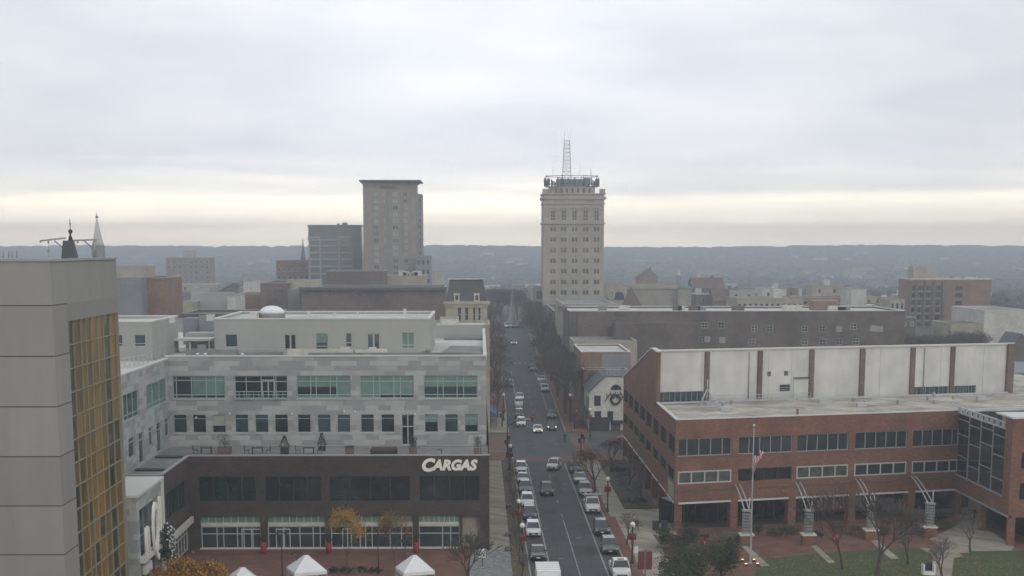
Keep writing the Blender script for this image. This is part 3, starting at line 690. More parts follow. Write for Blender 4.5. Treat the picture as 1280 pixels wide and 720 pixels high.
# lettering on the brown front
def text_mesh(name, s, size, m, parent, loc, rz=0, ext=.06, bold=.02, shear=0, sx=1, cat=None, align='LEFT'):
    cu = bpy.data.curves.new(name, 'FONT'); cu.body = s; cu.size = size; cu.extrude = ext; cu.offset = bold; cu.shear = shear; cu.align_x = align; cu.resolution_u = 3
    tmp = bpy.data.objects.new(name+'_tmp', cu); COL.objects.link(tmp); dg = bpy.context.evaluated_depsgraph_get(); dg.update()
    me = bpy.data.meshes.new_from_object(tmp.evaluated_get(dg)); bpy.data.objects.remove(tmp); bpy.data.curves.remove(cu)
    for v in me.vertices: x, y, z = v.co; v.co = (x*sx, -z, y)
    me.materials.clear(); me.materials.append(M[m]); o = place(me, name, parent, loc, rz); return o
p0 = at(526, 588.5, FR-.12)
sg = thing('wall_sign', 'white slanted capital letters on the brown brick above the dark windows', 'sign', p0)
text_mesh('large_letter', 'C', 2.0, 'letters', sg, p0, bold=.10, shear=.22, sx=1.0, ext=.08)
text_mesh('lettering', 'ARGAS', 1.62, 'letters', sg, (p0.x+1.42, p0.y, p0.z+.12), bold=.085, shear=.22, sx=.98, ext=.08)
# white framed block with the tall sign, left of the brown front
def sign_block():
    t = thing('shop_entrance_block', 'white framed shop entrance block behind the tall white sign at the tower foot', 'building', (-36, 160, 0))
    X = -33.5; y0, y1, zt = 153.5, 166.6, 11.0
    m = MB(); wall(m, (X, y0), (0, 1), y1-y0, 0, zt, [(1.2, 11.3, .2, 9.6, .9)]); wall(m, (-40, y0), (1, 0), 40+X, 0, zt); wall(m, (X, y1), (-1, 0), 40+X, 0, zt)
    m.poly([(-40, y0, zt), (X, y0, zt), (X, y1, zt), (-40, y1, zt)]); m.build('wall', 'grey_panel', t)
    m = MB(); m.box(-40, X+.15, y0-.1, y1+.1, zt, zt+.25); m.box(X-.2, X+.12, y1-.9, y1, 0, zt); m.build('trim', 'coping', t)
    window(t, (X, y0), (0, 1), 6.25, .2, 10.1, 9.4, xs=[.25, .5, .75], zs=[.33, .66], fm='grey_frame', pm='glass_blue', rec=.7, fw=.14)
    m = MB(); m.box(X-.1, X+.5, y0+.6, y1-1.2, 4.4, 4.9); m.box(X-.1, X+.3, y0+2.0, y0+5, 3.0, 3.9); m.build('canopy', 'coping', t)
sign_block()
s0 = (-33.15, 155.4, 4.5)
sg = thing('tall_wall_sign', 'tall narrow white sign of a letter n and a large Q beside a lit wreath', 'sign', s0)
text_mesh('lettering', 'n', 7.0, 'letters', sg, s0, rz=PI/2, bold=.03, sx=.56, ext=.12)
text_mesh('lettering', 'Q', 7.4, 'letters', sg, (s0[0]+.25, s0[1]+2.3, s0[2]+.1), rz=PI/2, bold=.0, sx=.5, ext=.12)
m = MB(); m.box(s0[0]+.1, s0[0]+.4, s0[1]+6.0, s0[1]+6.4, s0[2]+1.9, s0[2]+5.4); m.build('sign_bar', 'letters', sg)
# wreath-like bush of lights
def light_wreath():
    p = (-32.6, 163.3, 3.0); t = thing('hanging_star_wreath', 'dark oval wreath dotted with white lights beneath the tall white sign', 'decoration', p)
    m = MB(); 
    for k in range(500):
        a, b = R_.uniform(0, 2*PI), R_.gauss(0, 1); q = Vector((R_.gauss(0, .3), R_.gauss(0, .75), R_.gauss(0, 1.0)))
        if q.length > 2: continue
        c = Vector(p)+q+Vector((0, 0, 1.6)); r = .16; d = Vector((R_.uniform(-1, 1), R_.uniform(-1, 1), R_.uniform(-1, 1))).normalized(); e = d.orthogonal().normalized()*r; m.poly([c-e, c+d*r*2, c+e])
    m.build('foliage', 'leaf_dark', t)
    m = MB()
    for k in range(70):
        q = Vector((R_.uniform(.2, .6), R_.gauss(0, .7), R_.gauss(0, .95)+1.6)); m.ball(Vector(p)+q, .09, n=5)
    m.build('ornament_balls', 'white_fabric', t)
light_wreath()
# low wing between the tower foot and the sign block
t = thing('low_wing', 'dark brick low wing with a flat grey roof behind the amber glass tower', 'building', (-37, 150, 0))
volume(t, rect(-44, -34.6, 143, 153.2), 0, 9.6, 'brown_brick', 'grey_roof', 'grey_coping', holes={1: [(4.5, 8.2, 4.5, 7.6), (2, 9, .3, 3.2)]})
window(t, (-34.6, 143), (0, 1), 6.35, 4.5, 3.7, 3.1, xs=[.5], fm='dark_frame'); window(t, (-34.6, 143), (0, 1), 5.5, .3, 7, 2.9, xs=[.3, .6], fm='white_frame')
m = MB()
for z in (2.2, 3.4, 4.6, 5.8): m.box(-34.6, -34.2, 149.5, 152.2, z, z+.55)
m.build('white_slat_sign', 'coping', t)
# ================================================================== red brick office building
A = rad(16.0); CA, SA = math.cos(A), math.sin(A)
OX, OY = 24.1, 195.0
UF = (CA, SA)
def brick_office():
    t = thing('brick_office_building', 'three storey red brick office building with white panelled upper wall, across the street', 'building', (45, 215, 0))
    zt = 14.0; Lf = 39.85
    P = (OX, OY)
    def U(px, py):   # distance along the angled front for a pixel column
        d = ray(px, py); # (d.x*t-OX, d.y*t-OY) parallel to UF
        tt = (OX*SA-OY*CA)/(d.x*SA-d.y*CA); return (d.x*tt-OX)*CA+(d.y*tt-OY)*SA
    r3 = [(848, 915), (923.5, 990.5), (996.5, 1061), (1069, 1134), (1141, 1203)]
    z3a, z3b, z2a, z2b, z1 = 9.45, 11.65, 6.0, 7.6, 3.5
    hs = []
    for a, b in r3:
        ua, ub = U(a, 555), U(b, 555)
        hs += [(ua, ub, z3a, z3b, .35)]
        hs += [(ua, ub, z2a, z2b, .3)]
    piers = [(848, 913), (922, 985), (994.5, 1060), (1069, 1134), (1143, 1195)]
    ar = [(U(a, 640), U(b, 640)) for a, b in piers]
    hs += [(a, b, .13, z1, 1.0) for a, b in ar]
    m = MB(); wall(m, P, UF, Lf, 0, zt, hs)
    # street side
    SL = 268-OY; us = (0, -1)
    side = []; Ps = (OX, 268.0)
    n = 8; bay = SL/n
    for k in range(n):
        u0 = k*bay+1.1; side += [(u0, u0+bay-2.2, z3a, z3b, .3), (u0, u0+bay-2.2, z2a, z2b, .3), (u0-.3, u0+bay-1.7, .13, 3.5, 1.0)]
    wall(m, Ps, us, SL, 0, 13.4, side)
    # gable end above, sloping down away from the viewer
    g0 = 219.0; X = OX
    m.poly([(X, 268, 13.4), (X, g0-1.6, 13.4), (X, g0-1.6, 20.9), (X, 224.5, 20.9)]); m.poly([(X+.5, 268, 13.4), (X+.5, 224.5, 20.9), (X+.5, g0-1.6, 20.9), (X+.5, g0-1.6, 13.4)])
    m.poly([(X, g0-1.6, 13.4), (X+.5, g0-1.6, 13.4), (X+.5, g0-1.6, 20.9), (X, g0-1.6, 20.9)]); m.poly([(X, g0-1.6, 20.9), (X+.5, g0-1.6, 20.9), (X+.5, 224.5, 20.9), (X, 224.5, 20.9)]); m.poly([(X, 224.5, 20.9), (X+.5, 224.5, 20.9), (X+.5, 268, 13.4), (X, 268, 13.4)])
    m.poly([(X, OY, 13.4), (X, OY, zt), (X, g0, zt), (X, g0, 13.4)])
    m.build('brick_wall', 'red_brick', t)
    # arcade interior: soffit, back wall with dark shopfront glass
    d = MB(); D = 6.0; nx, ny = UF[1], -UF[0]
    def q(u, dd, z): return (P[0]+UF[0]*u-nx*dd, P[1]+UF[1]*u-ny*dd, z)
    d.poly([q(.4, .9, 3.5), q(Lf, .9, 3.5), q(Lf, D, 3.5), q(.4, D, 3.5)]); d.build('arcade_ceiling', 'grey_wall', t)
    d = MB(); d.poly([q(.4, D, 0), q(Lf+6, D, 0), q(Lf+6, D, 3.5), q(.4, D, 3.5)]); d.build('arcade_glazing', 'glass_dark', t)
    d = MB()
    for k in range(24): a = q(.6+k*1.6, D-.1, 0); d.box(a[0]-.05, a[0]+.05, a[1]-.05, a[1]+.05, .13, 3.5)
    d.poly([q(0, D-.12, 2.5), q(Lf, D-.12, 2.5), q(Lf, D-.12, 2.62), q(0, D-.12, 2.62)]); d.build('arcade_mullions', 'dark_frame', t)
    d = MB(); d.poly([(X+4, OY+6, 0), (X+4, 266, 0), (X+4, 266, 3.5), (X+4, OY+6, 3.5)]); d.build('arcade_glazing', 'glass_dark', t)
    # arcade lintel bands in pale stone
    d = MB()
    for a, b in ar: d.obox((P[0]+UF[0]*a+nx*.06, P[1]+UF[1]*a+ny*.06), UF, b-a, .5, z1-.02, z1+.2)
    for k in range(n): d.box(X-.06, X+.3, 268-(k*bay+.8+bay-1.6), 268-(k*bay+.8), 3.48, 3.72)
    d.build('stone_lintel', 'coping', t)
    pms = ('glass_mid', 'glass_mid', 'glass_dark')
    for i, (a, b) in enumerate(r3):
        ua, ub = U(a, 555), U(b, 555)
        window(t, P, UF, (ua+ub)/2, z3a, ub-ua, z3b-z3a, xs=[.2, .4, .6, .8] if i else [.17, .39, .61, .83], fm='grey_frame', pm=R_.choice(pms), rec=.18, fw=.10)
        if i == 1: window(t, P, UF, (ua+ub)/2, z2a, ub-ua, z2b-z2a, xs=[.25, .5, .75], fm='dark_frame', pm='glass_dark', rec=.25, fw=.08)
        else: window(t, P, UF, (ua+ub)/2, z2a, ub-ua, z2b-z2a, xs=[.25, .5, .75], fm='white_frame', pm='glass_lit' if i in (0, 2) else 'glass_mid', rec=-.02, fw=.17)
    for k in range(n):
        u0 = k*bay+1.1; w = bay-2.2
        window(t, Ps, us, u0+w/2, z3a, w, z3b-z3a, xs=[.25, .5, .75], fm='dark_frame', pm='glass_dark', rec=.15)
        window(t, Ps, us, u0+w/2, z2a, w, z2b-z2a, xs=[.25, .5, .75], fm='dark_frame', pm='glass_dark', rec=.15)
    # white panel at the near corner of the street side
    d = MB(); d.box(X-.05, X+.1, OY+1.0, OY+7.2, 4.0, 5.8); d.build('spandrel_panel', 'cream_wall', t)
    # soldier course bands in darker brick
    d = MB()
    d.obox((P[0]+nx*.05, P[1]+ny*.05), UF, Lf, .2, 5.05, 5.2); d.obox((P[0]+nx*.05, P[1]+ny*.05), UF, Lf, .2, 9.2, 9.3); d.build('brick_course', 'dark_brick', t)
    # flat stained roof
    bx, by = P[0]+UF[0]*Lf, P[1]+UF[1]*Lf
    e1 = (P[0]+UF[0]*70, P[1]+UF[1]*70)
    r = MB(); r.poly([(X+.3, OY+.3, 13.75), (e1[0], e1[1]+.3, 13.75), (e1[0], e1[1]+60, 13.75), (X+.3, 268, 13.4)]); r.build('roof', 'stained_roof', t)
    c = MB(); c.obox((P[0]+nx*.08, P[1]+ny*.08), UF, Lf+34, .4, zt, zt+.14, 0); c.box(X-.08, X+.35, OY+.35, g0-1.7, zt, zt+.14); c.build('coping', 'coping', t)
    c = MB(); c.prism([(X-.1, 224.5), (X+.6, 224.5), (X+.6, 268), (X-.1, 268)], 0, 0); c.v = [(X-.1, 224.5, 20.92), (X+.6, 224.5, 20.92), (X+.6, 268, 13.42), (X-.1, 268, 13.42), (X-.1, 224.5, 21.1), (X+.6, 224.5, 21.1), (X+.6, 268, 13.6), (X-.1, 268, 13.6)]; c.box(X-.1, X+.6, g0-1.7, 224.5, 20.92, 21.1); c.build('gable_coping', 'coping', t)
    # upper wall of white panels with brick pilasters
    G = (X+.5, g0); Lw = 54.0
    def V(px, py=465):
        d = ray(px, py); tt = (G[0]*SA-G[1]*CA)/(d.x*SA-d.y*CA); return (d.x*tt-G[0])*CA+(d.y*tt-G[1])*SA
    Le = V(1257)
    pil = [(880.5, 886), (946.5, 952), (1011, 1016.5), (1074, 1080), (1137, 1142.5), (1187, 1192)]
    m = MB(); u = 0.0
    recess = [(V(1142.8), V(1186.8), 13.7, 15.0), (V(1192.3), V(1221), 13.7, 15.0), (0.05, V(880.3), 13.7, 15.3)]
    vents = [(V(959), V(964), 17.1, 17.8), (V(980), V(985.5), 17.1, 17.8), (V(975), V(988.5), 14.9, 15.9)]
    wall(m, G, UF, Le, 13.7, 20.9, [(*h, .5) for h in recess]+[(*h, .2) for h in vents]); m.build('panel_wall', 'white_panel', t)
    m = MB()
    for h in recess: window(t, G, UF, (h[0]+h[1])/2, h[2], h[1]-h[0], h[3]-h[2], xs=[i/8 for i in range(1, 8)], fm='grey_frame', pm='glass_blue', rec=.35, name='louvre')
    for h in vents: window(t, G, UF, (h[0]+h[1])/2, h[2], h[1]-h[0], h[3]-h[2], zs=[.3, .6], fm='grey_frame', pm='glass_mid', rec=.1, name='wall_vent')
    for a, b in pil: m = MB(); ua = V(a); m.obox((G[0]+UF[0]*ua+nx*.3, G[1]+UF[1]*ua+ny*.3), UF, V(b)-ua, .32, 13.7, 20.72); m.build('brick_pilaster', 'dull_brick', t)
    m = MB(); m.obox((G[0]+UF[0]*Le+nx*.5, G[1]+UF[1]*Le+ny*.5), UF, 1.1, .8, 13.7, 21.0); m.build('brick_pilaster', 'dull_brick', t)
    m = MB(); ua = V(992); m.obox((G[0]+UF[0]*ua+nx*.15, G[1]+UF[1]*ua+ny*.15), UF, V(1010.5)-ua, .2, 13.8, 16.75, 0); m.obox((G[0]+UF[0]*ua+nx*.5, G[1]+UF[1]*ua+ny*.5), UF, V(1010.5)-ua, .55, 16.75, 16.87, 1); m.build('roof_door', ['white_panel', 'dark_frame'], t)
    c = MB(); c.obox((G[0]+nx*.25, G[1]+ny*.25), UF, Le+1.2, .6, 20.9, 21.12); c.build('coping', 'coping', t)
    c = MB(); e = (G[0]+UF[0]*Le, G[1]+UF[1]*Le); c.poly([(G[0], G[1]+.3, 20.9), (e[0], e[1]+.3, 20.9), (e[0], 268, 13.5), (G[0], 268, 13.5)]); c.build('sloping_roof', 'grey_roof', t)
    c = MB(); c.poly([(e[0], e[1], 13), (e[0], 268, 13.0), (e[0], 268, 13.5), (e[0], e[1], 20.9)]); c.build('end_wall', 'red_brick', t)
    # roof rail pipe at the foot of the white wall
    m = MB()
    a = V(880); b = V(1010)
    for k in range(9):
        uu = lerp(a, b, k/8); x, y = G[0]+UF[0]*uu+nx*1.0, G[1]+UF[1]*uu+ny*1.0; m.tube((x, y, 13.75), (x, y, 14.7), .04, n=4)
    for z in (14.2, 14.7): m.tube((G[0]+UF[0]*a+nx, G[1]+UF[1]*a+ny, z), (G[0]+UF[0]*b+nx, G[1]+UF[1]*b+ny, z), .045, n=4)
    m.obox((G[0]+nx*.9, G[1]+ny*.9), UF, Le, .25, 13.75, 14.0); m.build('roof_pipe_rail', 'steel_pale', t)
    for f in (.115, .3, .365, .62, .8, .93): uu = Le*f; m = MB(); m.obox((G[0]+UF[0]*uu+nx*.012, G[1]+UF[1]*uu+ny*.012), UF, .035, .02, 13.9, 20.7); m.build('panel_seam', 'grey_wall', t)
    for f in (.245, .75): uu = Le*f; m = MB(); m.tube((G[0]+UF[0]*uu+nx*.12, G[1]+UF[1]*uu+ny*.12, 13.8), (G[0]+UF[0]*uu+nx*.12, G[1]+UF[1]*uu+ny*.12, 20.6), .07, n=6); m.build('rain_pipe', 'grey_coping', t)
    # satellite dish on its frame
    m = MB(); b = gz(884, 508, 13.75); bx0, by0 = b.x, b.y
    for dx in (-1.1, 1.1):
        for dy in (-.8, .8): m.tube((bx0+dx, by0+dy, 13.8), (bx0, by0, 16.2), .06, n=5)
    m.box(bx0-1.2, bx0+1.2, by0-1, by0-.8, 13.76, 13.95); m.box(bx0-1.2, bx0+1.2, by0+.8, by0+1, 13.76, 13.95); m.tube((bx0, by0, 15.2), (bx0, by0, 17.4), .06, n=6); m.build('dish_frame', 'steel_pale', t)
    m = MB(); m.lathe((0, 0, 0), [(.05, -.12), (.35, -.08), (.52, 0), (.48, 0), (.3, -.04), (.02, -.08)], 14); o = m.build('satellite_dish', 'white_panel', t); o.location = (bx0-45, by0-215, 17.5); o.rotation_euler = (rad(70), 0, rad(15))
    # --- glass link and right wing
    WX = 62.4; WY0 = 184.5; WY1 = by+.3
    zl = lambda y: 13.4
    lw_ = WY1-WY0
    m = MB(); wall(m, (WX, WY1), (0, -1), lw_, 3.5, 5.6); wall(m, (WX, WY1), (0, -1), lw_, 0, 3.5, [(.8, lw_*.5-.4, .13, 3.499, .8), (lw_*.5+.4, lw_-.6, .13, 3.499, .8)])
    wall(m, (WX-.05, WY0), (1, 0), 22, 0, 15.2, [(1.2, 6, 9.3, 11.3), (1.2, 6, 5.6, 7.6), (.9, 8, .13, 3.5, 1)]); wall(m, (WX-.05, WY0+2.6), (0, -1), 2.6, 5.6, 15.2); m.build('wing_wall', 'red_brick', t)
    window(t, (WX-.05, WY0), (1, 0), 3.6, 9.3, 4.8, 2, xs=[.5], fm='dark_frame'); window(t, (WX-.05, WY0), (1, 0), 3.6, 5.6, 4.8, 2, xs=[.5], fm='dark_frame')
    m = MB(); m.box(WX-.2, WX+22, WY0-.1, WY0+6, 15.2, 15.4); m.build('wing_coping', 'coping', t)
    g = MB(); 
    a0, a1 = WY0+2.6, WY1-.2; ng = 4
    for k in range(ng):
        for j in range(4):
            ya, yb = lerp(a0, a1, k/ng), lerp(a0, a1, (k+1)/ng); za, zb = lerp(5.6, 13.6, j/4), lerp(5.6, 13.6, (j+1)/4)
            g.poly([(WX+.1, yb, za), (WX+.1, ya, za), (WX+.1, ya, zb), (WX+.1, yb, zb)], R_.choice((0, 0, 1, 2)))
    g.build('glass_curtain_wall', ['glass_dark', 'glass_mid', 'glass_green'], t)
    g = MB()
    for k in range(ng+1): y = lerp(a0, a1, k/ng); g.box(WX-.02, WX+.14, y-.05, y+.05, 5.6, 13.6)
    for k in range(ng):
        off = .8*(k % 2)
        for z in (7.4+off, 10.2+off, 12.6+off*.4): g.box(WX-.02, WX+.12, lerp(a0, a1, k/ng), lerp(a0, a1, (k+1)/ng), z, z+.07)
    g.box(WX-.1, WX+.3, WY0+2.6, WY1, 5.56, 5.72); g.box(WX-.12, WX+.3, WY0, WY1, 3.45, 3.68); g.build('curtain_wall_frame', 'grey_frame', t)
    g = MB()
    for z in (13.7, 14.4): g.box(WX-.15, WX+.05, WY0+2.4, WY1+1, z, z+.16)
    y = WY0+2.8
    while y < WY1-.5: g.box(WX-.13, WX+.03, y, y+1.1, 13.86, 14.4); y += 2.2
    g.build('roof_truss', 'steel_pale', t)
    g = MB(); g.poly([(WX+4, WY1, 0), (WX+4, WY0, 0), (WX+4, WY0, 3.45), (WX+4, WY1, 3.45)]); g.poly([(WX+.1, WY1, 3.4), (WX+4, WY1, 3.4), (WX+4, WY0, 3.4), (WX+.1, WY0, 3.4)]); g.build('wing_glazing', 'glass_dark', t)
    for k in range(16):
        uu = R_.uniform(3, 48); dd = R_.uniform(3, 18); x_, y_ = G[0]+UF[0]*uu+nx*(20-dd), G[1]+UF[1]*uu+ny*(20-dd)
        if y_ < OY+(x_-OX)*SA/CA+1.5: continue
        m = MB(); 
        if k % 3: m.lathe((x_, y_, 13.76), [(.16, 0), (.16, .5), (.24, .55), (.24, .65)], 8)
        else: m.box(x_-.6, x_+.6, y_-.5, y_+.5, 13.76, 14.25); m.box(x_-.66, x_+.66, y_-.56, y_+.56, 14.25, 14.3)
        m.build('roof_vent' if k % 3 else 'roof_hatch', 'steel_pale', t)
    # orange pipe on the roof edge
    m = MB(); p = at(992, 524, OY+11); m.box(p.x-.12, p.x+.12, p.y-2.6, p.y-2.3, 9.4, 14.5); m.build('downpipe', 'red_brick', t)
    return U
UFN = brick_office()
# ================================================================== blocks of the middle distance
def block(name, label, cat, pxa, pxb, yt, Y, dep, wm, rm='grey_roof', cm='grey_coping', cols=0, rows=0, ww=1.2, wh=1.6, fh=3.4, top=1.4, pm='glass_dark', fm='white_frame',
          base=None, group=None, par=.4, rightw=False, leftw=False, xs=(), zs=(), z1=None):
    a = at(pxa, yt, Y); b = at(pxb, yt, Y); zt = a.z if z1 is None else z1; base = gh(a.x, Y)-.3 if base is None else base
    xa, xb = a.x, b.x
    t = thing(name, label, cat, ((xa+xb)/2, Y+dep/2, base), group)
    hs = {0: [], 1: [], 3: []}
    W = xb-xa
    def lay(L_, n):
        o = []
        for r in range(rows):
            z = zt-top-r*fh-wh
            if z < base+.6: break
            for c in range(n):
                u = L_*(c+.5)/n; o.append((u-ww/2, u+ww/2, z, z+wh, .15))
        return o
    if cols: hs[0] = lay(W, cols)
    nd = max(1, int(dep/(W/cols))) if cols else 0
    if rightw: hs[1] = lay(dep, nd)
    if leftw: hs[3] = lay(dep, nd)
    pts = rect(xa, xb, Y, Y+dep)
    volume(t, pts, base, zt, wm, rm, cm, par=par, holes=hs)
    for i, h in hs.items():
        P, U, l = edge(pts, i)
        for q in h: window(t, P, U, (q[0]+q[1])/2, q[2], ww, wh, xs=xs, zs=zs, pm=pm if isinstance(pm, str) else R_.choice(pm), fm=fm, rec=.08, fw=.12)
    return t
def gable(name, label, cat, x0, x1, y0, y1, z0, ze, zr, axis='y', wm='white_wall', rm='slate', group=None, wins=(), over=.4, chim=True):
    t = thing(name, label, cat, ((x0+x1)/2, (y0+y1)/2, z0), group)
    m = MB(); m.box(x0, x1, y0, y1, z0, ze)
    xm, ym = (x0+x1)/2, (y0+y1)/2
    if axis == 'y':
        for y in (y0, y1): m.poly([(x0, y, ze), (x1, y, ze), (xm, y, zr)])
    else:
        for x in (x0, x1): m.poly([(x, y0, ze), (x, y1, ze), (x, ym, zr)])
    m.build('wall', wm, t)
    r = MB(); k = (zr-ze)/((x1-x0)/2 if axis == 'y' else (y1-y0)/2)*over; th = .22
    if axis == 'y':
        for s, xe in ((-1, x0-over), (1, x1+over)):
            for dz in (0.03, th): r.poly([(xe, y0-over, ze-k+dz), (xm, y0-over, zr+dz), (xm, y1+over, zr+dz), (xe, y1+over, ze-k+dz)])
            r.poly([(xe, y0-over, ze-k+.03), (xm, y0-over, zr+.03), (xm, y0-over, zr+th), (xe, y0-over, ze-k+th)]); r.poly([(xe, y0-over, ze-k+.03), (xe, y1+over, ze-k+.03), (xe, y1+over, ze-k+th), (xe, y0-over, ze-k+th)])
    else:
        for s, ye in ((-1, y0-over), (1, y1+over)):
            for dz in (0.03, th): r.poly([(x0-over, ye, ze-k+dz), (x0-over, ym, zr+dz), (x1+over, ym, zr+dz), (x1+over, ye, ze-k+dz)])
            r.poly([(x0-over, ye, ze-k+.03), (x1+over, ye, ze-k+.03), (x1+over, ye, ze-k+th), (x0-over, ye, ze-k+th)])
    ro = r.build('roof', rm, t)
    if chim:
        c = MB(); c.box(xm-.5+(x1-x0)*.2, xm+.3+(x1-x0)*.2, ym-.4, ym+.4, ze, zr+1.0); co = c.build('chimney', 'dull_brick', t)
    for (x, z, ww, wh) in wins:
        nx = 1
        window(t, (x0, y0), (1, 0), x-x0, z, ww, wh, zs=[.5], rec=.03, fm='white_frame')
    return t
G1, G2, G3 = ('glass_dark', 'glass_mid', 'glass_blue'), 'buildings', None
# --- white gabled building with the script lettering
def mural_house():
    Y = 304.0; a = at(736.5, 520, Y); x0 = a.x; x1 = x0+17; t = thing('painted_gable_building', 'white gabled corner building with dark script lettering and a ring wreath on its wall', 'building', (x0+8, Y+8, 0))
    ze = at(740, 489, Y).z; zp = at(755, 471.5, Y).z
    xs_ = at(755.5, 472, Y).x
    wn = [(742.5, 751, 507.5, 494.5), (743, 751.5, 527, 514), (759, 766.5, 527, 514)]
    H_ = []
    for l, r, yb, yt in wn: p, q = at(l, yb, Y), at(r, yt, Y); H_.append((p.x-x0, q.x-x0, p.z, q.z, .15))
    zb = at(740, 530, Y).z
    sf = [(1.0, 3.0, .4, 2.0, .2), (4.2, 6.0, .3, 2.1, .2), (7.4, 9.2, .4, 2.0, .2), (10.6, 12.4, .4, 2.0, .2)]
    m = MB(); wall(m, (x0, Y), (1, 0), 17, 0, ze, H_+sf); m.poly([(x0, Y, ze), (x1, Y, ze), (x1, Y, zp), (xs_, Y, zp)])
    wall(m, (x1, Y), (0, 1), 16, 0, ze); wall(m, (x0, Y+16), (0, -1), 16, 0, ze); wall(m, (x1, Y+16), (-1, 0), 17, 0, ze); m.build('wall', 'white_wall', t)
    for h in H_: window(t, (x0, Y), (1, 0), (h[0]+h[1])/2, h[2], h[1]-h[0], h[3]-h[2], xs=[.5], zs=[.5], fm='dark_frame', pm='glass_mid', rec=.08, fw=.08)
    for h in sf: window(t, (x0, Y), (1, 0), (h[0]+h[1])/2, h[2], h[1]-h[0], h[3]-h[2], fm='dark_frame', pm='glass_lit', rec=.12, name='shopfront')
    m = MB(); m.box(x0+4.2, x1, Y-.5, Y-.02, 2.3, zb+.15); m.box(x0-.1, x0+4.2, Y-.25, Y-.02, 2.3, 2.9); m.build('shop_fascia', 'mural_black', t)
    m = MB(); m.box(x0+3.9, x1, Y-.06, Y-.01, .1, .35); m.box(x0, x0+3.9, Y-.06, Y-.01, .1, 2.3); m.build('shop_base', 'dark_frame', t)
    # roof slope towards the street, flat top
    r = MB()
    r.poly([(x0-.3, Y-.2, ze-.2), (xs_, Y-.2, zp+.1), (xs_, Y+16, zp+.1), (x0-.3, Y+16, ze-.2)]); r.poly([(xs_, Y-.2, zp+.1), (x1, Y-.2, zp+.1), (x1, Y+16, zp+.1), (xs_, Y+16, zp+.1)])
    r.poly([(x0-.3, Y-.2, ze-.2), (xs_, Y-.2, zp+.1), (xs_, Y-.2, zp-.15), (x0-.3, Y-.2, ze-.45)]); r.build('roof', 'slate', t)
    m = MB(); p = at(757, 471, Y+2); q = at(777, 462, Y+2); m.box(p.x, q.x, Y+2, Y+5, zp, q.z); m.build('roof_dormer', 'grey_wall', t)
    for l, r_ in ((759, 764), (767, 774)):
        p, q = at(l, 471, Y+2), at(r_, 464.5, Y+2); window(t, (p.x, Y+2), (1, 0), (q.x-p.x)/2, zp+.2, q.x-p.x, 1.0, rec=-.03, fm='white_frame', pm='glass_mid')
    # arched window
    c = at(770, 487.5, Y); m = MB(); rr = 1.05; pts = [(c.x+rr*math.cos(PI*i/10), Y-.04, c.z+rr*math.sin(PI*i/10)) for i in range(11)]; m.poly(pts); m.poly([(p[0], Y-.02, p[2]) for p in pts]); m.build('arched_window', 'glass_mid', t)
    p = at(755.5, 499, Y-.08); text_mesh('wall_lettering', 'yory', 2.35, 'mural_black', t, p, shear=.3, sx=.9, ext=.03, bold=-.005)
    m = MB()
    for k in range(3): q = at(763.5+6*k, 489, Y-.1); m.box(q.x-.1, q.x+.1, q.y-.06, q.y+.04, q.z-.75, q.z-.1); m.box(q.x-.18, q.x+.05, q.y-.07, q.y+.04, q.z-.22, q.z-.05)
    m.build('painted_candle', 'wood', t)
    # shop awning over the pavement and its green side
    m = MB(); m.box(x0-.12, x0+.02, Y+.4, Y+7, 3.2, 6.4); m.build('green_shop_side', 'copper', t)
    w = thing('ring_wreath', 'large dark green ring wreath hung on the white gabled wall', 'wreath', at(769.5, 499.5, Y-.25))
    m = MB(); c = at(769.5, 499.5, Y-.25)
    for i in range(24):
        a_, b_ = 2*PI*i/24, 2*PI*(i+1)/24; m.tube((c.x+.85*math.cos(a_), c.y, c.z+.85*math.sin(a_)), (c.x+.85*math.cos(b_), c.y, c.z+.85*math.sin(b_)), .2+.05*(i % 2), .22, n=6)
    m.build('greenery', 'wreath_green', w)
    a2 = thing('dark_awning', 'dark rounded awning sagging over the pavement beside the white gabled building', 'awning', (x0-1.2, Y+5, 2.6))
    m = MB()
    for i in range(5):
        t0, t1 = PI/2*i/5, PI/2*(i+1)/5
        m.poly([(x0-2.2*math.sin(t0)*1.0, Y+2, 2.6+1.4*math.cos(t0)), (x0-2.2*math.sin(t1), Y+2, 2.6+1.4*math.cos(t1)), (x0-2.2*math.sin(t1), Y+13, 2.6+1.4*math.cos(t1)), (x0-2.2*math.sin(t0), Y+13, 2.6+1.4*math.cos(t0))])
    m.build('fabric', 'mural_black', a2); m = MB()
    for y in (Y+2.2, Y+12.8): m.tube((x0-2.15, y, .13), (x0-2.15, y, 2.6), .05, n=5)
    m.build('post', 'dark_metal', a2)
mural_house()
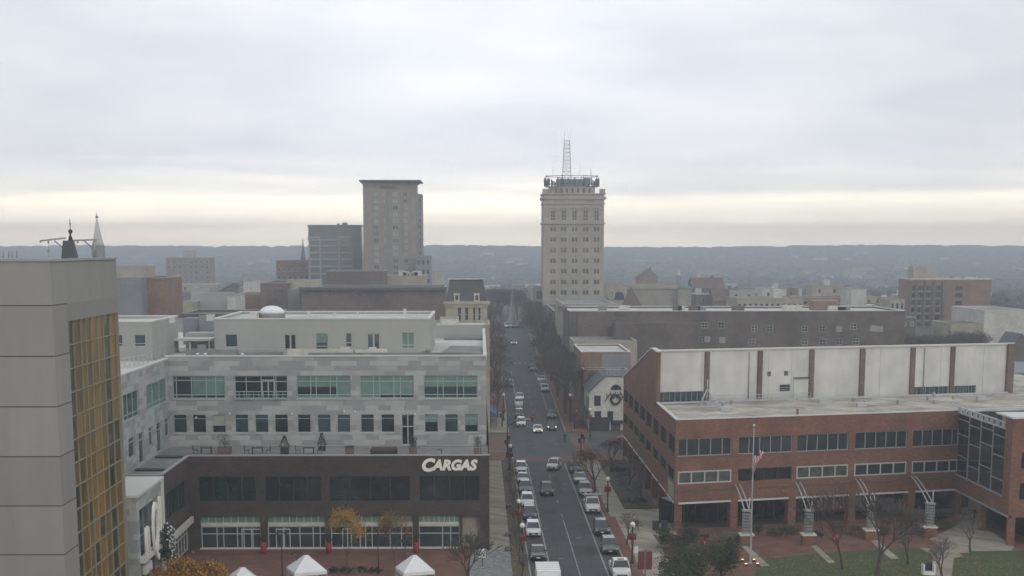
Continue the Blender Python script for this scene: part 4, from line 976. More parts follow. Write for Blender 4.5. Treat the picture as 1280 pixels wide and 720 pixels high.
# --- buildings along the right kerb beyond the corner
XR = 20.6
def streetrow(name, label, Y0, Y1, x1, zt, wm, rm, cm='grey_coping', bays=3, rows=3, wh=1.9, fh=3.6, front=0, fm='white_frame', off=0):
    x0 = XR+off; b = gh(0, Y0)-.2; t = thing(name, label, 'building', ((x0+x1)/2, (Y0+Y1)/2, b))
    L_ = Y1-Y0; hs = []; n = bays
    for r in range(rows):
        z = zt-1.5-r*fh-wh
        for c in range(n): u = L_*(c+.5)/n; hs.append((u-.6, u+.6, z, z+wh, .15))
    hf = []
    for c in range(front):
        for r in range(2): u = (x1-x0)*(c+.5)/front; hf.append((u-.6, u+.6, zt-2-3.6*r-1.6, zt-2-3.6*r, .15))
    pts = rect(x0, x1, Y0, Y1); volume(t, pts, b, zt, wm, rm, cm, par=.35, holes={3: hs, 0: hf})
    P, U, l = edge(pts, 3)
    for q in hs: window(t, P, U, (q[0]+q[1])/2, q[2], 1.2, wh, zs=[.5], fm=fm, pm=R_.choice(G1), rec=.08, fw=.1)
    P, U, l = edge(pts, 0)
    for q in hf: window(t, P, U, (q[0]+q[1])/2, q[2], 1.2, 1.6, zs=[.5], fm=fm, pm=R_.choice(G1), rec=.08, fw=.1)
    return t
zr = at(720, 440, 326).z
t = streetrow('brick_rowhouse', 'pale brick building with a bright white flat roof behind the white gabled building', 326, 352, at(788, 440, 326).x, zr, 'red_brick_pale', 'white_roof', 'coping', bays=5, front=0)
m = MB(); x = at(752, 447, 325.9).x; m.box(x, at(787, 447, 325.9).x, 325.9, 325.97, zr-6, zr-.3); m.build('rendered_patch', 'grey_wall', t)
streetrow('corner_shop_building', 'narrow red brick shop building between the white gable and the white roofed block', 320.3, 325.7, XR+9, zr-3.2, 'red_brick', 'dark_roof', bays=1, rows=2, off=.1)
streetrow('cream_facade_building', 'narrow cream fronted building on the right kerb beyond the white roofed block', 352.5, 369.5, XR+14, zr+.6, 'cream_wall', 'grey_roof', bays=4)
zl = at(720, 389, 371).z
t = thing('department_block', 'very long dark brick building with a pale roof, spanning behind the white panelled wall', 'building', (50, 382, 3))
def DX(px, y=400): return at(px, y, 371).x
pts = rect(XR, DX(1131), 371, 400)
hs = []
for px, py in ((881, 406.5), (901.5, 406.5), (877.5, 424), (884, 424), (903, 425), (943, 411), (962, 411), (1006, 411), (1028, 411), (1049, 411), (1067, 408), (1100, 411), (1049, 427), (1070, 427), (1006, 427), (1092, 410), (940, 428), (1028, 428)):
    p = at(px, py, 371); hs.append((p.x-XR-.75, p.x-XR+.75, p.z-.7, p.z+.7, .15))
volume(t, pts, 2.0, zl, 'dark_brick', 'white_roof', 'coping', par=.4, holes={0: hs})
for q in hs: window(t, (XR, 371), (1, 0), (q[0]+q[1])/2, q[2], 1.5, 1.4, xs=[.5], zs=[.5], fm=R_.choice(('white_frame', 'grey_frame')), pm=R_.choice(('glass_dark', 'blind_pale', 'glass_mid')), rec=.08, fw=.1)
m = MB(); m.box(DX(767), DX(868), 370.6, 371, 2, zl-1.4); m.build('front_bay', 'dull_brick', t)
m = MB(); m.box(DX(766), DX(870), 366, 370.5, 2, at(800, 404, 366).z); m.build('lower_annexe', 'dark_brick', t)
m = MB(); m.box(DX(722), DX(767), 370.7, 371, 2, zl-.2); m.build('paler_wall', 'dull_brick', t)
for px, s, k in ((757, 1.0, 1), (785, 1.2, 1.2), (853, 1, 1), (858, .8, 1), (875, 1.3, 1.2), (884, 1.0, .9), (931, 1.4, 1), (1000, 2.2, 1.3), (1058, 2, 1), (1066, 1.5, .8), (706, 1.0, 1)):
    m = MB(); x = DX(px, 388); m.box(x-s, x+s, 380, 382, zl-.4, zl+.8*k); m.build('roof_unit', R_.choice(('grey_wall', 'white_wall', 'dull_brick')), t)
block('roof_penthouse', 'small dark red brick roof house standing above the long dark brick building', 'roof house', 1018, 1046, 376, 385, 6, 'red_brick_pale', 'dark_roof', base=zl-.4)
streetrow('stone_fronted_building', 'tall cream and red fronted building at the street end of the long dark brick block', 400.5, 440, XR+13, zl+.6, 'tan_stone', 'grey_roof', bays=8, rows=4, wh=2.2)
streetrow('brick_shop_row', 'brown brick shop building on the right kerb before the pale tower', 445, 500, XR+15, 17.5, 'dull_brick', 'dark_roof', bays=9, rows=3)
# annexe at the foot of the pale tower
block('tower_annexe', 'pale stone annexe with three rows of windows at the left foot of the pale tower', 'building', 666, 683, 360, 556, 20, 'tan_stone', cols=1, rows=3, ww=2.2, wh=2.9, fh=3.9, top=.9, xs=[.5], pm='glass_mid', fm='tan_stone')
# ================================================================== pale classical tower with roof mast
def pale_tower():
    Y = 545.0; zt = at(716, 238, Y).z; x0, x1 = at(679, 330, Y).x, at(754.5, 330, Y).x; b = gh(0, Y)-.3
    t = thing('classical_tower', 'tall pale stone tower with a lattice mast on its roof, right of the street', 'tower', ((x0+x1)/2, Y+9, b))
    cols = [(687, 695.5), (700.5, 709), (714, 722.5), (727.5, 736.5), (741.5, 750)]
    rows = [(283, 290), (296, 303), (309, 316.5), (322.5, 329.5), (335.5, 342.5), (349, 356), (362, 369)]
    hs = []
    for a, c in cols:
        for r0, r1 in rows: p, q = at(a, r1, Y), at(c, r0, Y); hs.append((p.x-x0, q.x-x0, p.z, q.z, .2))
    up = [(at(a+1.2, 275, Y).x-x0, at(c-1.2, 263, Y).x-x0, at(a, 275.5, Y).z, at(a, 263, Y).z, .3) for a, c in cols]
    side = []
    D = 18.0
    for k in range(4):
        for r0, r1 in rows: side.append((2+k*4, 4.2+k*4, at(716, r1, Y).z, at(716, r0, Y).z, .2))
    pts = rect(x0, x1, Y, Y+D); volume(t, pts, b, zt-1.2, 'tan_stone', 'grey_roof', 'tan_stone', par=.5, holes={0: hs+up, 3: side})
    for h in hs: window(t, (x0, Y), (1, 0), (h[0]+h[1])/2, h[2], h[1]-h[0], h[3]-h[2], xs=[.5], fm='tan_stone', pm=R_.choice(('glass_mid', 'glass_dark', 'glass_mid', 'glass_blue')), rec=.1, fw=.24)
    for h in up: window(t, (x0, Y), (1, 0), (h[0]+h[1])/2, h[2], h[1]-h[0], h[3]-h[2], xs=[.5], zs=[.3, .65], fm='tan_stone', pm='glass_mid', rec=.2, fw=.15, name='tall_window')
    for h in side: window(t, (x0, Y+D), (0, -1), (h[0]+h[1])/2, h[2], h[1]-h[0], h[3]-h[2], xs=[.5], fm='tan_stone', pm='glass_mid', rec=.1, fw=.15)
    m = MB()
    for a, c in cols:   # arched heads over the tall windows
        p = at((a+c)/2, 263, Y); r = 1.25; pr = [(p.x+r*math.cos(PI*i/8), p.z+r*math.sin(PI*i/8)*.8) for i in range(9)]
        for (xa, za), (xb, zb_) in zip(pr, pr[1:]): m.tube((xa, Y-.1, za), (xb, Y-.1, zb_), .22, n=4)
    m.build('window_arch', 'cream_wall', t)
    def band(y, h, o, n='stone_cornice'):
        z = at(716, y, Y).z; m = MB(); m.box(x0-o, x1+o, Y-o, Y+.0-.01, z, z+h); m.box(x0-o, x0-.01, Y, Y+D, z, z+h); m.box(x1+.01, x1+o, Y, Y+D, z, z+h); m.build(n, 'tan_stone', t)
    band(249, .9, .6); band(280, .5, .45); band(255, .35, .3); band(243, .4, .5)
    m = MB(); m.box(x0-.3, x0+1.6, Y-.3, Y+1.5, zt-1.1, zt+.5); m.box(x1-1.6, x1+.3, Y-.3, Y+1.5, zt-1.1, zt+.5); m.build('corner_block', 'tan_stone', t)
    xa, xb = at(685.5, 230, Y+3).x, at(746, 230, Y+3).x; z2 = at(716, 233, Y+3).z
    pr = []
    cx, cy, rr = (xa+xb)/2, Y+9, (xb-xa)/2
    m = MB(); oc = [(cx+rr*1.04*math.cos(PI/8+PI/4*i), cy+6.6*math.sin(PI/8+PI/4*i)*1.04) for i in range(8)]; m.prism(oc, zt-1.6, z2); m.build('roof_lantern', 'tan_stone', t)
    m = MB()
    for i in range(7): xx = lerp(xa+2.5, xb-2.5, i/6); m.box(xx-.35, xx+.35, cy-6.4, cy-6.3, zt-.6, zt+.8)
    m.build('lantern_window', 'glass_mid', t)
    # equipment gallery with antenna panels
    z3 = at(716, 219, Y+3).z
    m = MB()
    for zz_ in (z2+.05, z2+1.0, z3-.15):
        for i in range(8):
            a, c = oc[i], oc[(i+1) % 8]; k = 1.12; f = lambda p: (cx+(p[0]-cx)*k, cy+(p[1]-cy)*k)
            a, c = f(a), f(c); m.tube((*a, zz_), (*c, zz_), .12, n=4)
    for i in range(8):
        a = oc[i]; k = 1.12; a = (cx+(a[0]-cx)*k, cy+(a[1]-cy)*k); m.tube((*a, z2), (*a, z3+.2), .12, n=4)
    m.build('gallery_frame', 'slate', t)
    m = MB()
    for i in range(52):
        a = 2*PI*i/52+R_.uniform(-.08, .08); px_, py_ = cx+rr*1.13*math.cos(a), cy+7.2*math.sin(a); hgt = R_.uniform(1.4, 2.8); w_ = R_.uniform(.15, .3); zz_ = z2+R_.uniform(.1, .6); m.box(px_-w_, px_+w_, py_-.1, py_+.1, zz_, zz_+hgt)
    m.build('antenna_panels', 'slate', t)['kind'] = 'stuff'
    m = MB(); m.box(cx-5.2, cx+4.4, cy-3, cy+3, z2, z2+2.6); m.box(cx+4, cx+6, cy-2, cy+1, z2, z2+3); m.build('roof_plant', 'grey_wall', t)
    for q in (726, 739.5, 741, 692): m = MB(); x = at(q, 219, Y).x; m.tube((x, Y+5, z3), (x, Y+5, z3+R_.uniform(1.5, 3.5)), .07, n=4); m.build('whip_antenna', 'steel_pale', t)
    # lattice mast
    mx_ = at(708.5, 200, Y+8).x; my = Y+8; zm0, zm1 = z2, at(708, 176, my).z
    m = MB(); n = 12
    for i in range(n):
        za, zb_ = lerp(zm0, zm1, i/n), lerp(zm0, zm1, (i+1)/n); ra, rb = lerp(1.6, .9, i/n), lerp(1.6, .9, (i+1)/n)
        c4 = [(-1, -1), (1, -1), (1, 1), (-1, 1)]
        for k in range(4):
            p, q = c4[k], c4[(k+1) % 4]
            m.tube((mx_+p[0]*ra, my+p[1]*ra, za), (mx_+p[0]*rb, my+p[1]*rb, zb_), .10, n=4, caps=False)
            m.tube((mx_+p[0]*ra, my+p[1]*ra, za), (mx_+q[0]*rb, my+q[1]*rb, zb_), .06, n=3, caps=False); m.tube((mx_+p[0]*rb, my+p[1]*rb, zb_), (mx_+q[0]*rb, my+q[1]*rb, zb_), .06, n=3, caps=False)
    m.tube((mx_-.9, my-.9, zm1), (mx_-.9, my-.9, zm1+3.2), .07, n=4); m.tube((mx_+1, my-.9, zm1-2), (mx_+1, my-.9, zm1+2.5), .06, n=4); m.build('lattice_mast', 'steel_pale', t)
pale_tower()
# ================================================================== left skyline
def hotel_tower():
    Y = 610.0; x0, x1 = at(454.5, 300, Y).x, at(520, 300, Y).x; x2 = at(527, 300, Y).x; zt = at(490, 228.5, Y).z; b = gh(0, Y)-.3
    t = thing('hotel_tower', 'tall brown hotel tower with a flaring flat roof left of the street', 'tower', ((x0+x2)/2, Y+10, b))
    cols = [(467, 473.5), (480, 482.5), (491, 498), (503.5, 510)]; hs = []
    zs_ = [at(490, 240+8.3*k, Y).z for k in range(13)]
    for a, c in cols:
        for z in zs_: p, q = at(a, 300, Y), at(c, 300, Y); hs.append((p.x-x0, q.x-x0, z-1.7, z, .2))
    volume(t, rect(x0, x1, Y, Y+22), b, zt, 'tower_brick', 'grey_roof', 'tower_brick', holes={0: hs})
    for h in hs: window(t, (x0, Y), (1, 0), (h[0]+h[1])/2, h[2], h[1]-h[0], 1.7, xs=[.5], fm='grey_frame', pm=R_.choice(('blind_pale', 'glass_blue', 'glass_mid', 'blind_pale')), rec=.1, fw=.15)
    m = MB(); m.prism([(x1, Y+1), (x2, Y+3.5), (x2, Y+20), (x1, Y+22)], b, at(520, 242, Y).z); m.build('side_bay', 'grey_wall', t)
    for k in range(11): p = at(525.5, 250+8.3*k, Y+3); o = MB(); o.box(x1+1.2, x2-.2, Y+2.2, Y+2.6, p.z-.8, p.z+.6); o.build('side_window', 'glass_blue', t)
    o1 = [(at(449, 228, Y-2).x, Y-3), (at(522.5, 228, Y-2).x+1.0, Y-3), (x1+2, Y+24), (x0-2, Y+24)]
    m = MB(); i0 = len(m.v); m.prism(o1, zt+.5, zt+.95); m.v = [(x, y, z) for x, y, z in m.v]
    m.prism([(x0-.5, Y-1.0), (x1+.5, Y-1.0), (x1+.5, Y+23), (x0-.5, Y+23)], zt+.0, zt+.49); m.build('roof_cornice', 'slate', t)
    m = MB(); z = at(490, 238, Y).z; m.box(x0+(x1-x0)*.33, x0+(x1-x0)*.62, Y-.25, Y-.05, z+.6, z+1.6); m.build('top_louvre', 'red_brick', t)
    m = MB(); 
    for k in (.19, .47, .76): m.box(lerp(x0, x1, k)-.2, lerp(x0, x1, k)+.2, Y-.3, Y-.02, b, zs_[0])
    m.build('pilaster', 'tower_brick', t)
hotel_tower()
def glass_office():
    Y = 640.0; x0, x1 = at(386, 320, Y).x, at(441, 320, Y).x; x2 = at(452, 320, Y).x; zt = at(420, 283, Y).z; b = gh(0, Y)-.3
    t = thing('glass_office_block', 'blue glass office block with pale grid frame beside the brown hotel tower', 'office block', ((x0+x2)/2, Y+10, b))
    m = MB(); m.box(x0, x2, Y, Y+25, b, zt); m.build('glass_body', 'glass_blue', t)
    m = MB(); m.box(x0-.4, x2, Y-.5, Y+25, zt+.02, zt+.6); m.build('roof', 'grey_roof', t)
    m = MB(); z0 = at(420, 298, Y).z
    for y in (300, 307, 315.5, 324, 333, 342): z = at(400, y, Y).z; m.box(x0-.3, at(440, y, Y).x, Y-.4, Y-.02, z-.28, z+.28)
    for px in (387, 400.5, 424): x = at(px, 320, Y).x; m.box(x-.3, x+.3, Y-.55, Y-.02, b, z0)
    m.box(x0-.3, at(401, 300, Y).x, Y-.55, Y-.03, z0, z0+.7); m.box(at(424, 300, Y).x, at(440, 300, Y).x, Y-.55, Y-.03, z0, z0+.7); m.build('facade_grid', 'grey_frame', t)
    m = MB(); x = at(441, 300, Y).x; m.box(x, x2+.2, Y-.9, Y+20, b, zt-.05); m.build('dark_side_bay', 'glass_mid', t)
    m = MB(); x = at(430, 281, Y).x; m.box(x-1, x+1, Y+3, Y+5, zt+.6, zt+1.5); m.box(x-3, x-2, Y+3, Y+5, zt+.6, zt+1.2); m.build('roof_plant', 'grey_wall', t)
glass_office()
block('brick_apartment_block', 'pinkish brick block just left of the blue glass office block', 'building', 345, 386, 325.5, 660, 25, 'red_brick_pale', cols=6, rows=4, ww=1.6, wh=1.5, fh=3.2, top=3)
def long_brick():
    Y = 420.0; t = block('long_brick_building', 'long brown brick building with a grey cornice and one row of small square windows', 'building', 376, 556, 360, Y, 30, 'dull_brick', 'grey_roof', 'grey_coping', cols=0)
    zt = at(450, 360, Y).z
    for px in (387.5, 397.5, 414.5, 425.5, 440.5, 450.5, 465, 475.5, 490.5, 500.5, 516, 527, 541.5):
        p = at(px, 369, Y); window(t, (p.x, Y), (1, 0), 0, p.z, 1.3, 1.3, fm='dark_frame', pm='glass_dark', rec=-.04, fw=.12)
    m = MB(); a, b = at(376, 360, Y), at(556, 360, Y); m.box(a.x-.5, b.x+.5, Y-.7, Y-.1, zt-.6, zt+.2); m.build('cornice', 'slate', t)
    t = block('arched_window_wing', 'brown brick wing with two rows of three arched windows beside the long building', 'building', 325, 358, 354, Y+4, 26, 'dull_brick', 'grey_roof', cols=0)
    for px in (337, 345, 352):
        for py in (370, 381): p = at(px, py, Y+4); window(t, (p.x, Y+4), (1, 0), 0, p.z, 1.1, 1.6, xs=[.5], fm='dark_frame', pm='glass_mid', rec=-.04, fw=.1); 
    block('link_block', 'narrow grey glazed link between the arched window wing and the long brick building', 'building', 358.5, 375.5, 362, Y+5, 24, 'grey_wall', 'grey_roof')
    block('beige_upper_storey', 'pale beige upper storey set on top of the long brick building', 'building', 359, 397, 350.5, Y+12, 12, 'cream_wall', 'white_roof', base=at(380, 362, Y).z-.4)
long_brick()
block('red_brick_block', 'plain reddish brick block above the middle of the long brick building', 'building', 408, 479, 339, 470, 22, 'dull_brick', 'grey_roof', cols=0)
block('pale_service_block', 'pale service block with roof units right of the plain reddish brick block', 'building', 480, 532, 345, 490, 20, 'cream_wall', 'white_roof', cols=0)
t = block('grey_annexe_tower', 'grey annexe tower at the right foot of the brown hotel tower', 'building', 520, 538, 320, 600, 15, 'grey_wall', cols=3, rows=4, ww=1.2, wh=2, pm='glass_mid')
block('white_flat_building', 'small white flat building right of the grey annexe tower', 'building', 538, 554, 340, 650, 12, 'white_wall', 'white_roof')
def roof_units(label, pxs, y, Y, z, group=None):
    for k, px in enumerate(pxs):
        x = at(px, y, Y).x; s = R_.uniform(.7, 1.3); t = thing('roof_unit', label % ('first', 'second', 'third', 'fourth', 'fifth', 'sixth')[k], 'roof unit', (x, Y, z), group)
        m = MB(); m.box(x-s, x+s, Y, Y+2, z, z+1.5*s); m.build('casing', R_.choice(('white_wall', 'steel_pale')), t); m = MB(); m.lathe((x, Y+1, z+1.5*s), [(s*.6, 0), (s*.6, .3)], 8); m.build('fan_cowl', 'grey_frame', t)
roof_units('%s from left of the pale roof units beside the brown hotel tower', (503, 508, 513, 518, 522), 343, 492, at(500, 345, 490).z-.4, 'roof units on the service block')
# --- mansard building by the street
def mansard():
    Y = 330.0; x0, x1 = at(557, 370, Y).x, at(609, 370, Y).x; ze, zt = at(580, 378, Y).z, at(580, 349.5, Y).z
    t = thing('mansard_building', 'cream building with a steep slate mansard roof and white dormers on the left kerb', 'building', ((x0+x1)/2, Y+12, 0))
    hs = [(at(a, 390, Y).x-x0, at(b, 390, Y).x-x0, ze-3.9, ze-1.0, .2) for a, b in ((572, 576.5), (581, 585.5), (591, 594.5), (597.5, 601))]
    volume(t, rect(x0, x1, Y, Y+24), 0, ze, 'cream_wall', 'grey_roof', 'cream_wall', holes={0: hs}, cop=.02)
    for h in hs: window(t, (x0, Y), (1, 0), (h[0]+h[1])/2, h[2], h[1]-h[0], h[3]-h[2], zs=[.5], fm='white_frame', pm='glass_mid', rec=.1)
    m = MB(); i = .9; p0 = [(x0, Y), (x1, Y), (x1, Y+24), (x0, Y+24)]; p1 = inset(p0, i)
    for k in range(4): j = (k+1) % 4; m.poly([(*p0[k], ze+.2), (*p0[j], ze+.2), (*p1[j], zt), (*p1[k], zt)])
    m.poly([(*p, zt) for p in p1]); m.build('mansard_roof', 'slate', t)
    m = MB(); m.box(x0+.5, x1-.5, Y+.5, Y+1.3, zt, zt+.3); m.build('ridge_flashing', 'white_wall', t)
    m = MB(); m.box(x0-.5, x1+.5, Y-.5, Y-.02, ze-.4, ze+.25); m.box(x0-.2, x1+.2, Y-.25, Y-.01, ze-1.0, ze-.45); m.build('cornice', 'cream_wall', t)
    for px in (571, 596):
        p = at(px, 374, Y-.2); m = MB(); m.box(p.x-.55, p.x+.55, Y-.15, Y+1, p.z-.5, p.z+1.0); m.prism([(p.x-.7, Y-.2), (p.x+.7, Y-.2), (p.x+.7, Y+1), (p.x-.7, Y+1)], p.z+1.0, p.z+1.2); d = m.build('dormer', 'white_wall', t)
        m = MB(); m.box(p.x-.3, p.x+.3, Y-.2, Y-.1, p.z-.25, p.z+.8); m.build('dormer_window', 'glass_mid', d)
mansard()
block('cream_flat_building', 'low cream building with a raised parapet between the mottled panel roof and the mansard roof', 'building', 540, 612, 407, 303, 20, 'cream_wall', 'white_roof', 'cream_wall')
block('white_roof_hut', 'small white hut on the flat roof in front of the mansard building', 'roof hut', 550, 573, 398, 308, 5, 'white_wall', 'white_roof', base=at(560, 407, 303).z-.5)
# blocks at the far left behind the white roof storeys
t = block('grey_blue_building', 'blue grey building with a beige top storey beside the concrete tower', 'building', 120, 176, 347, 330, 25, 'grey_wall', 'grey_roof')
for px in (150, 162): p = at(px, 362, 330); window(t, (p.x, 330), (1, 0), 0, p.z, 1.1, 1.5, fm='grey_frame', pm='glass_mid', rec=-.04)
t = block('beige_top_storey', 'beige top storey with two dark windows on the blue grey building', 'building', 120, 177, 333.5, 334, 14, 'tan_stone', 'grey_roof', base=at(150, 347, 330).z-.4)
for px in (162, 171): p = at(px, 341, 334); window(t, (p.x, 334), (1, 0), 0, p.z, .9, 1.1, fm='grey_frame', pm='glass_mid', rec=-.04)
block('plain_brick_building', 'windowless dark red brick building right of the blue grey building', 'building', 176.5, 205, 347.5, 336, 20, 'red_brick_pale', 'grey_roof')
t = block('slab_apartment_tower', 'hazy pinkish apartment tower with a roof plant room far beyond the concrete tower', 'apartment block', 207, 262, 322, 1050, 20, 'red_brick_pale', cols=8, rows=7, ww=2, wh=1.8, fh=3.3, top=2)
a = at(243, 322, 1056); m = MB(); m.box(at(230, 322, 1056).x, a.x, 1054, 1064, a.z-.5, a.z+4.5); m.build('plant_room', 'tan_stone', t)
def low_cluster(rows):
    for (name, lab, a, b, y, Y, dep, wm, rm) in rows: block(name, lab, 'building', a, b, y, Y, dep, wm, rm)
low_cluster([
    ('low_building', 'low grey building with a cream gable just beyond the brick wall on the left', 205, 241, 365, 460, 14, 'grey_wall', 'grey_roof'),
    ('low_building', 'low white roofed building furthest left of the cluttered white roofs', 238, 262, 361, 430, 12, 'stucco', 'white_roof'),
    ('low_building', 'two level pale building in the middle of the cluttered white roofs', 241, 284, 368, 400, 14, 'stucco', 'white_roof'),
    ('low_building', 'small cream building with a parapet among the cluttered white roofs', 228, 241, 378, 390, 10, 'cream_wall', 'white_roof'),
    ('low_building', 'narrow white walled building at the right of the cluttered white roofs', 284, 294, 370, 385, 16, 'white_wall', 'grey_roof'),
    ('low_building', 'brown red building with a white parapet beside the arched window wing', 294, 332, 368, 440, 20, 'red_brick_pale', 'white_roof'),
    ('low_building', 'small pale building before the arched window wing', 304, 326, 352, 560, 20, 'white_wall', 'grey_roof'),
    ('low_building', 'long dark brown brick wall building just behind the white roof storeys', 226, 345, 392, 340, 20, 'dark_brick', 'dark_roof'),
    ('low_building', 'pale two storey building with dark windows between the two white roof storeys', 200, 300, 402, 300, 12, 'stucco', 'grey_roof')])
# ================================================================== right, beyond the long dark block
def colonnade():
    Y = 600.0; t = block('columned_building', 'long pale building with tall grouped windows between pilasters, right of the pale tower', 'building', 785, 847, 357, Y, 25, 'tan_stone', 'grey_roof', 'cream_wall')
    for px in (796.5, 802, 807.5, 813, 818, 827, 832, 837, 842.5, 788):
        p = at(px, 380, Y); window(t, (p.x, Y), (1, 0), 0, p.z, 1.0, 5.2, zs=[.33, .66], fm='cream_wall', pm='glass_mid', rec=-.03, fw=.1, name='tall_window')
    m = MB(); a, b, z = at(785, 357, Y), at(847, 357, Y), at(800, 360, Y).z; m.box(a.x-.3, b.x+.3, Y-.6, Y-.05, z-.4, z+.4); m.build('cornice', 'cream_wall', t)
    Y = 598; t = block('arched_front_building', 'pale building with one large arched window beside the pale tower', 'building', 758, 784, 357, Y, 20, 'cream_wall', 'grey_roof', 'cream_wall')
    c = at(774, 371, Y-.1); m = MB(); r = 1.9; m.poly([(c.x+r*math.cos(PI*i/10), Y-.06, c.z+r*math.sin(PI*i/10)) for i in range(11)]); m.poly([(c.x-r, Y-.06, c.z-1.2), (c.x+r, Y-.06, c.z-1.2), (c.x+r, Y-.06, c.z), (c.x-r, Y-.06, c.z)]); m.build('arched_window', 'glass_mid', t)
    m = MB(); c2 = at(764, 369, Y-.2)
    for i in range(12): a_, b_ = 2*PI*i/12, 2*PI*(i+1)/12; m.tube((c2.x+1.2*math.cos(a_), Y-.2, c2.z+1.6*math.sin(a_)), (c2.x+1.2*math.cos(b_), Y-.2, c2.z+1.6*math.sin(b_)), .3, n=4)
    m.build('round_ornament', 'white_wall', t)
    Y = 596; t = block('green_topped_building', 'narrow pale building with a green copper top right of the columned building', 'building', 848, 865, 362, Y, 16, 'cream_wall', 'copper', 'copper')
    p = at(856, 380, Y); window(t, (p.x, Y), (1, 0), 0, p.z, 2.8, 2.4, xs=[.5], pm='glass_mid', rec=-.03, fw=.12); p = at(855.5, 370, Y); window(t, (p.x, Y), (1, 0), 0, p.z, 1.3, 1.8, pm='glass_mid', rec=-.03)
    m = MB(); c = at(856, 362, Y+3); m.lathe((c.x, Y+3, c.z), [(2.6, 0), (2.4, .8), (1.4, 1.5), (.2, 1.9)], 10); m.build('copper_cap', 'copper', t)
colonnade()
t = thing('turret_roof_building', 'dark building with a steep red pyramid turret roof before the columned building', 'building', (at(788, 385, 470).x, 473, 5))
c = at(788.5, 358, 470); xl, xr = at(779, 383, 470).x, at(800, 383, 470).x; zb = at(788, 383, 470).z
m = MB(); m.box(xl, xr, 467.5, 472.5, 3, zb); m.build('wall', 'dull_brick', t); m = MB()
q = [(xl-.3, 467.2), (xr+.3, 467.2), (xr+.3, 472.8), (xl-.3, 472.8)]
for k in range(4): m.poly([(*q[k], zb), (*q[(k+1) % 4], zb), (c.x, 470, c.z)])
m.build('pyramid_roof', 'red_roof', t)
for nm, lab, a, b, yr, ye, Y, wm, rm, ax in [
    ('gabled_hall', 'broad brown roofed hall right of the green copper topped building', 866, 905, 348, 360, 640, 'dull_brick', 'red_roof', 'x'),
    ('gabled_hall', 'dark red roofed hall just before the cream parapet building', 893, 925, 362, 376, 560, 'red_brick_pale', 'red_roof', 'x'),
    ('brick_hall', 'hazy red brick hall with a gabled roof behind the columned building', 798, 822, 336, 346, 820, 'red_brick_pale', 'slate', 'y')]:
    p, q = at(a, ye, Y), at(b, ye, Y); zr_ = at(a, yr, Y).z; gable(nm, lab, 'building', p.x, q.x, Y, Y+14, gh(0, Y)-.3, p.z, zr_, ax, wm, rm)
t = block('cream_parapet_building', 'long cream building with small windows and a stepped roof beyond the long dark block', 'building', 921, 1004, 373, 520, 22, 'cream_wall', 'grey_roof', 'cream_wall', cols=12, rows=1, ww=1.2, wh=1.5, top=1.6)
a, b = at(967, 362, 524), at(978, 362, 524); m = MB(); m.box(a.x, b.x, 524, 530, 15, a.z); m.build('roof_stair_housing', 'white_wall', t)
block('white_slab_building', 'slim blank white slab building standing above the long dark block', 'building', 1064.5, 1083, 361.5, 470, 14, 'white_wall', 'white_roof')
block('low_brick_building', 'low red brick building between the cream building and the white slab', 'building', 1003, 1064, 372, 540, 18, 'red_brick_pale', 'white_roof', cols=8, rows=1, ww=1.2, wh=1.4, top=1)
block('low_white_roof_building', 'low building with a bright white roof right of the white slab', 'building', 1083, 1115, 382, 480, 26, 'dull_brick', 'white_roof')
block('ornate_shop_building', 'cream three bay building with dark upright windows left of the apartment block', 'building', 1113, 1131, 375, 455, 14, 'cream_wall', 'grey_roof', cols=3, rows=2, ww=.9, wh=1.8, fh=2.6, top=.8)
block('dark_low_building', 'dark low building with small windows before the cream three bay building', 'building', 1118, 1145, 397, 420, 14, 'dark_brick', 'dark_roof', cols=3, rows=1, ww=1, wh=1.3, top=1, pm='blind_green')
def apartments():
    Y = 560.0; zt = at(1160, 349.5, Y).z; x0, x1, x2 = at(1137, 380, Y).x, at(1181, 380, Y).x, at(1238, 380, Y).x; b = gh(0, Y)-.3
    t = thing('apartment_block', 'eight storey brown brick apartment block with rows of balconies and a white roof edge', 'apartment block', ((x0+x2)/2, Y+8, b))
    hs = []; cs = [(at(p, 380, Y).x-x0) for p in (1140, 1149, 1160, 1172, 1198)]
    for c in cs:
        for k in range(7): z = zt-2.3-k*2.55-1.5; ww_ = 1.5 if c < 30 and c != cs[4] else 2.6; hs.append((c-ww_/2, c+ww_/2, z, z+1.6, .8))
    pts = rect(x0, x2, Y, Y+16); volume(t, pts, b, zt, 'red_brick_pale', 'white_roof', 'white_roof', holes={0: hs}, cop=.5)
    for h in hs:
        window(t, (x0, Y), (1, 0), (h[0]+h[1])/2, h[2], h[1]-h[0], 1.6, fm='grey_frame', pm='glass_dark', rec=.6, name='balcony_window')
    m = MB()
    for h in hs[:28]: m.box(x0+h[0]-.2, x0+h[1]+.2, Y-.8, Y-.02, h[2]-.35, h[2]-.1); 
    m.build('balcony_slabs', 'tan_stone', t)
    m = MB()
    for p in (1137.5, 1144.5, 1154.5, 1166, 1178): x = at(p, 380, Y).x; m.box(x-.35, x+.35, Y-.9, Y-.02, b, zt-.5)
    m.build('brick_fin', 'dull_brick', t)
    a, c = at(1142, 337, Y+3), at(1172, 337, Y+3); m = MB(); m.box(a.x, at(1163, 337, Y+3).x, Y+3, Y+10, zt-.5, a.z+1.2); m.box(at(1163, 337, Y+3).x, c.x, Y+3, Y+9, zt-.5, a.z-.8); m.build('roof_housing', 'tan_stone', t)
    for p in (1189, 1204): x = at(p, 345, Y+5).x; m = MB(); m.lathe((x, Y+5, zt-.4), [(.7, 0), (.7, 1.2), (.2, 1.6)], 8); m.build('roof_vent', 'grey_wall', t)
apartments()
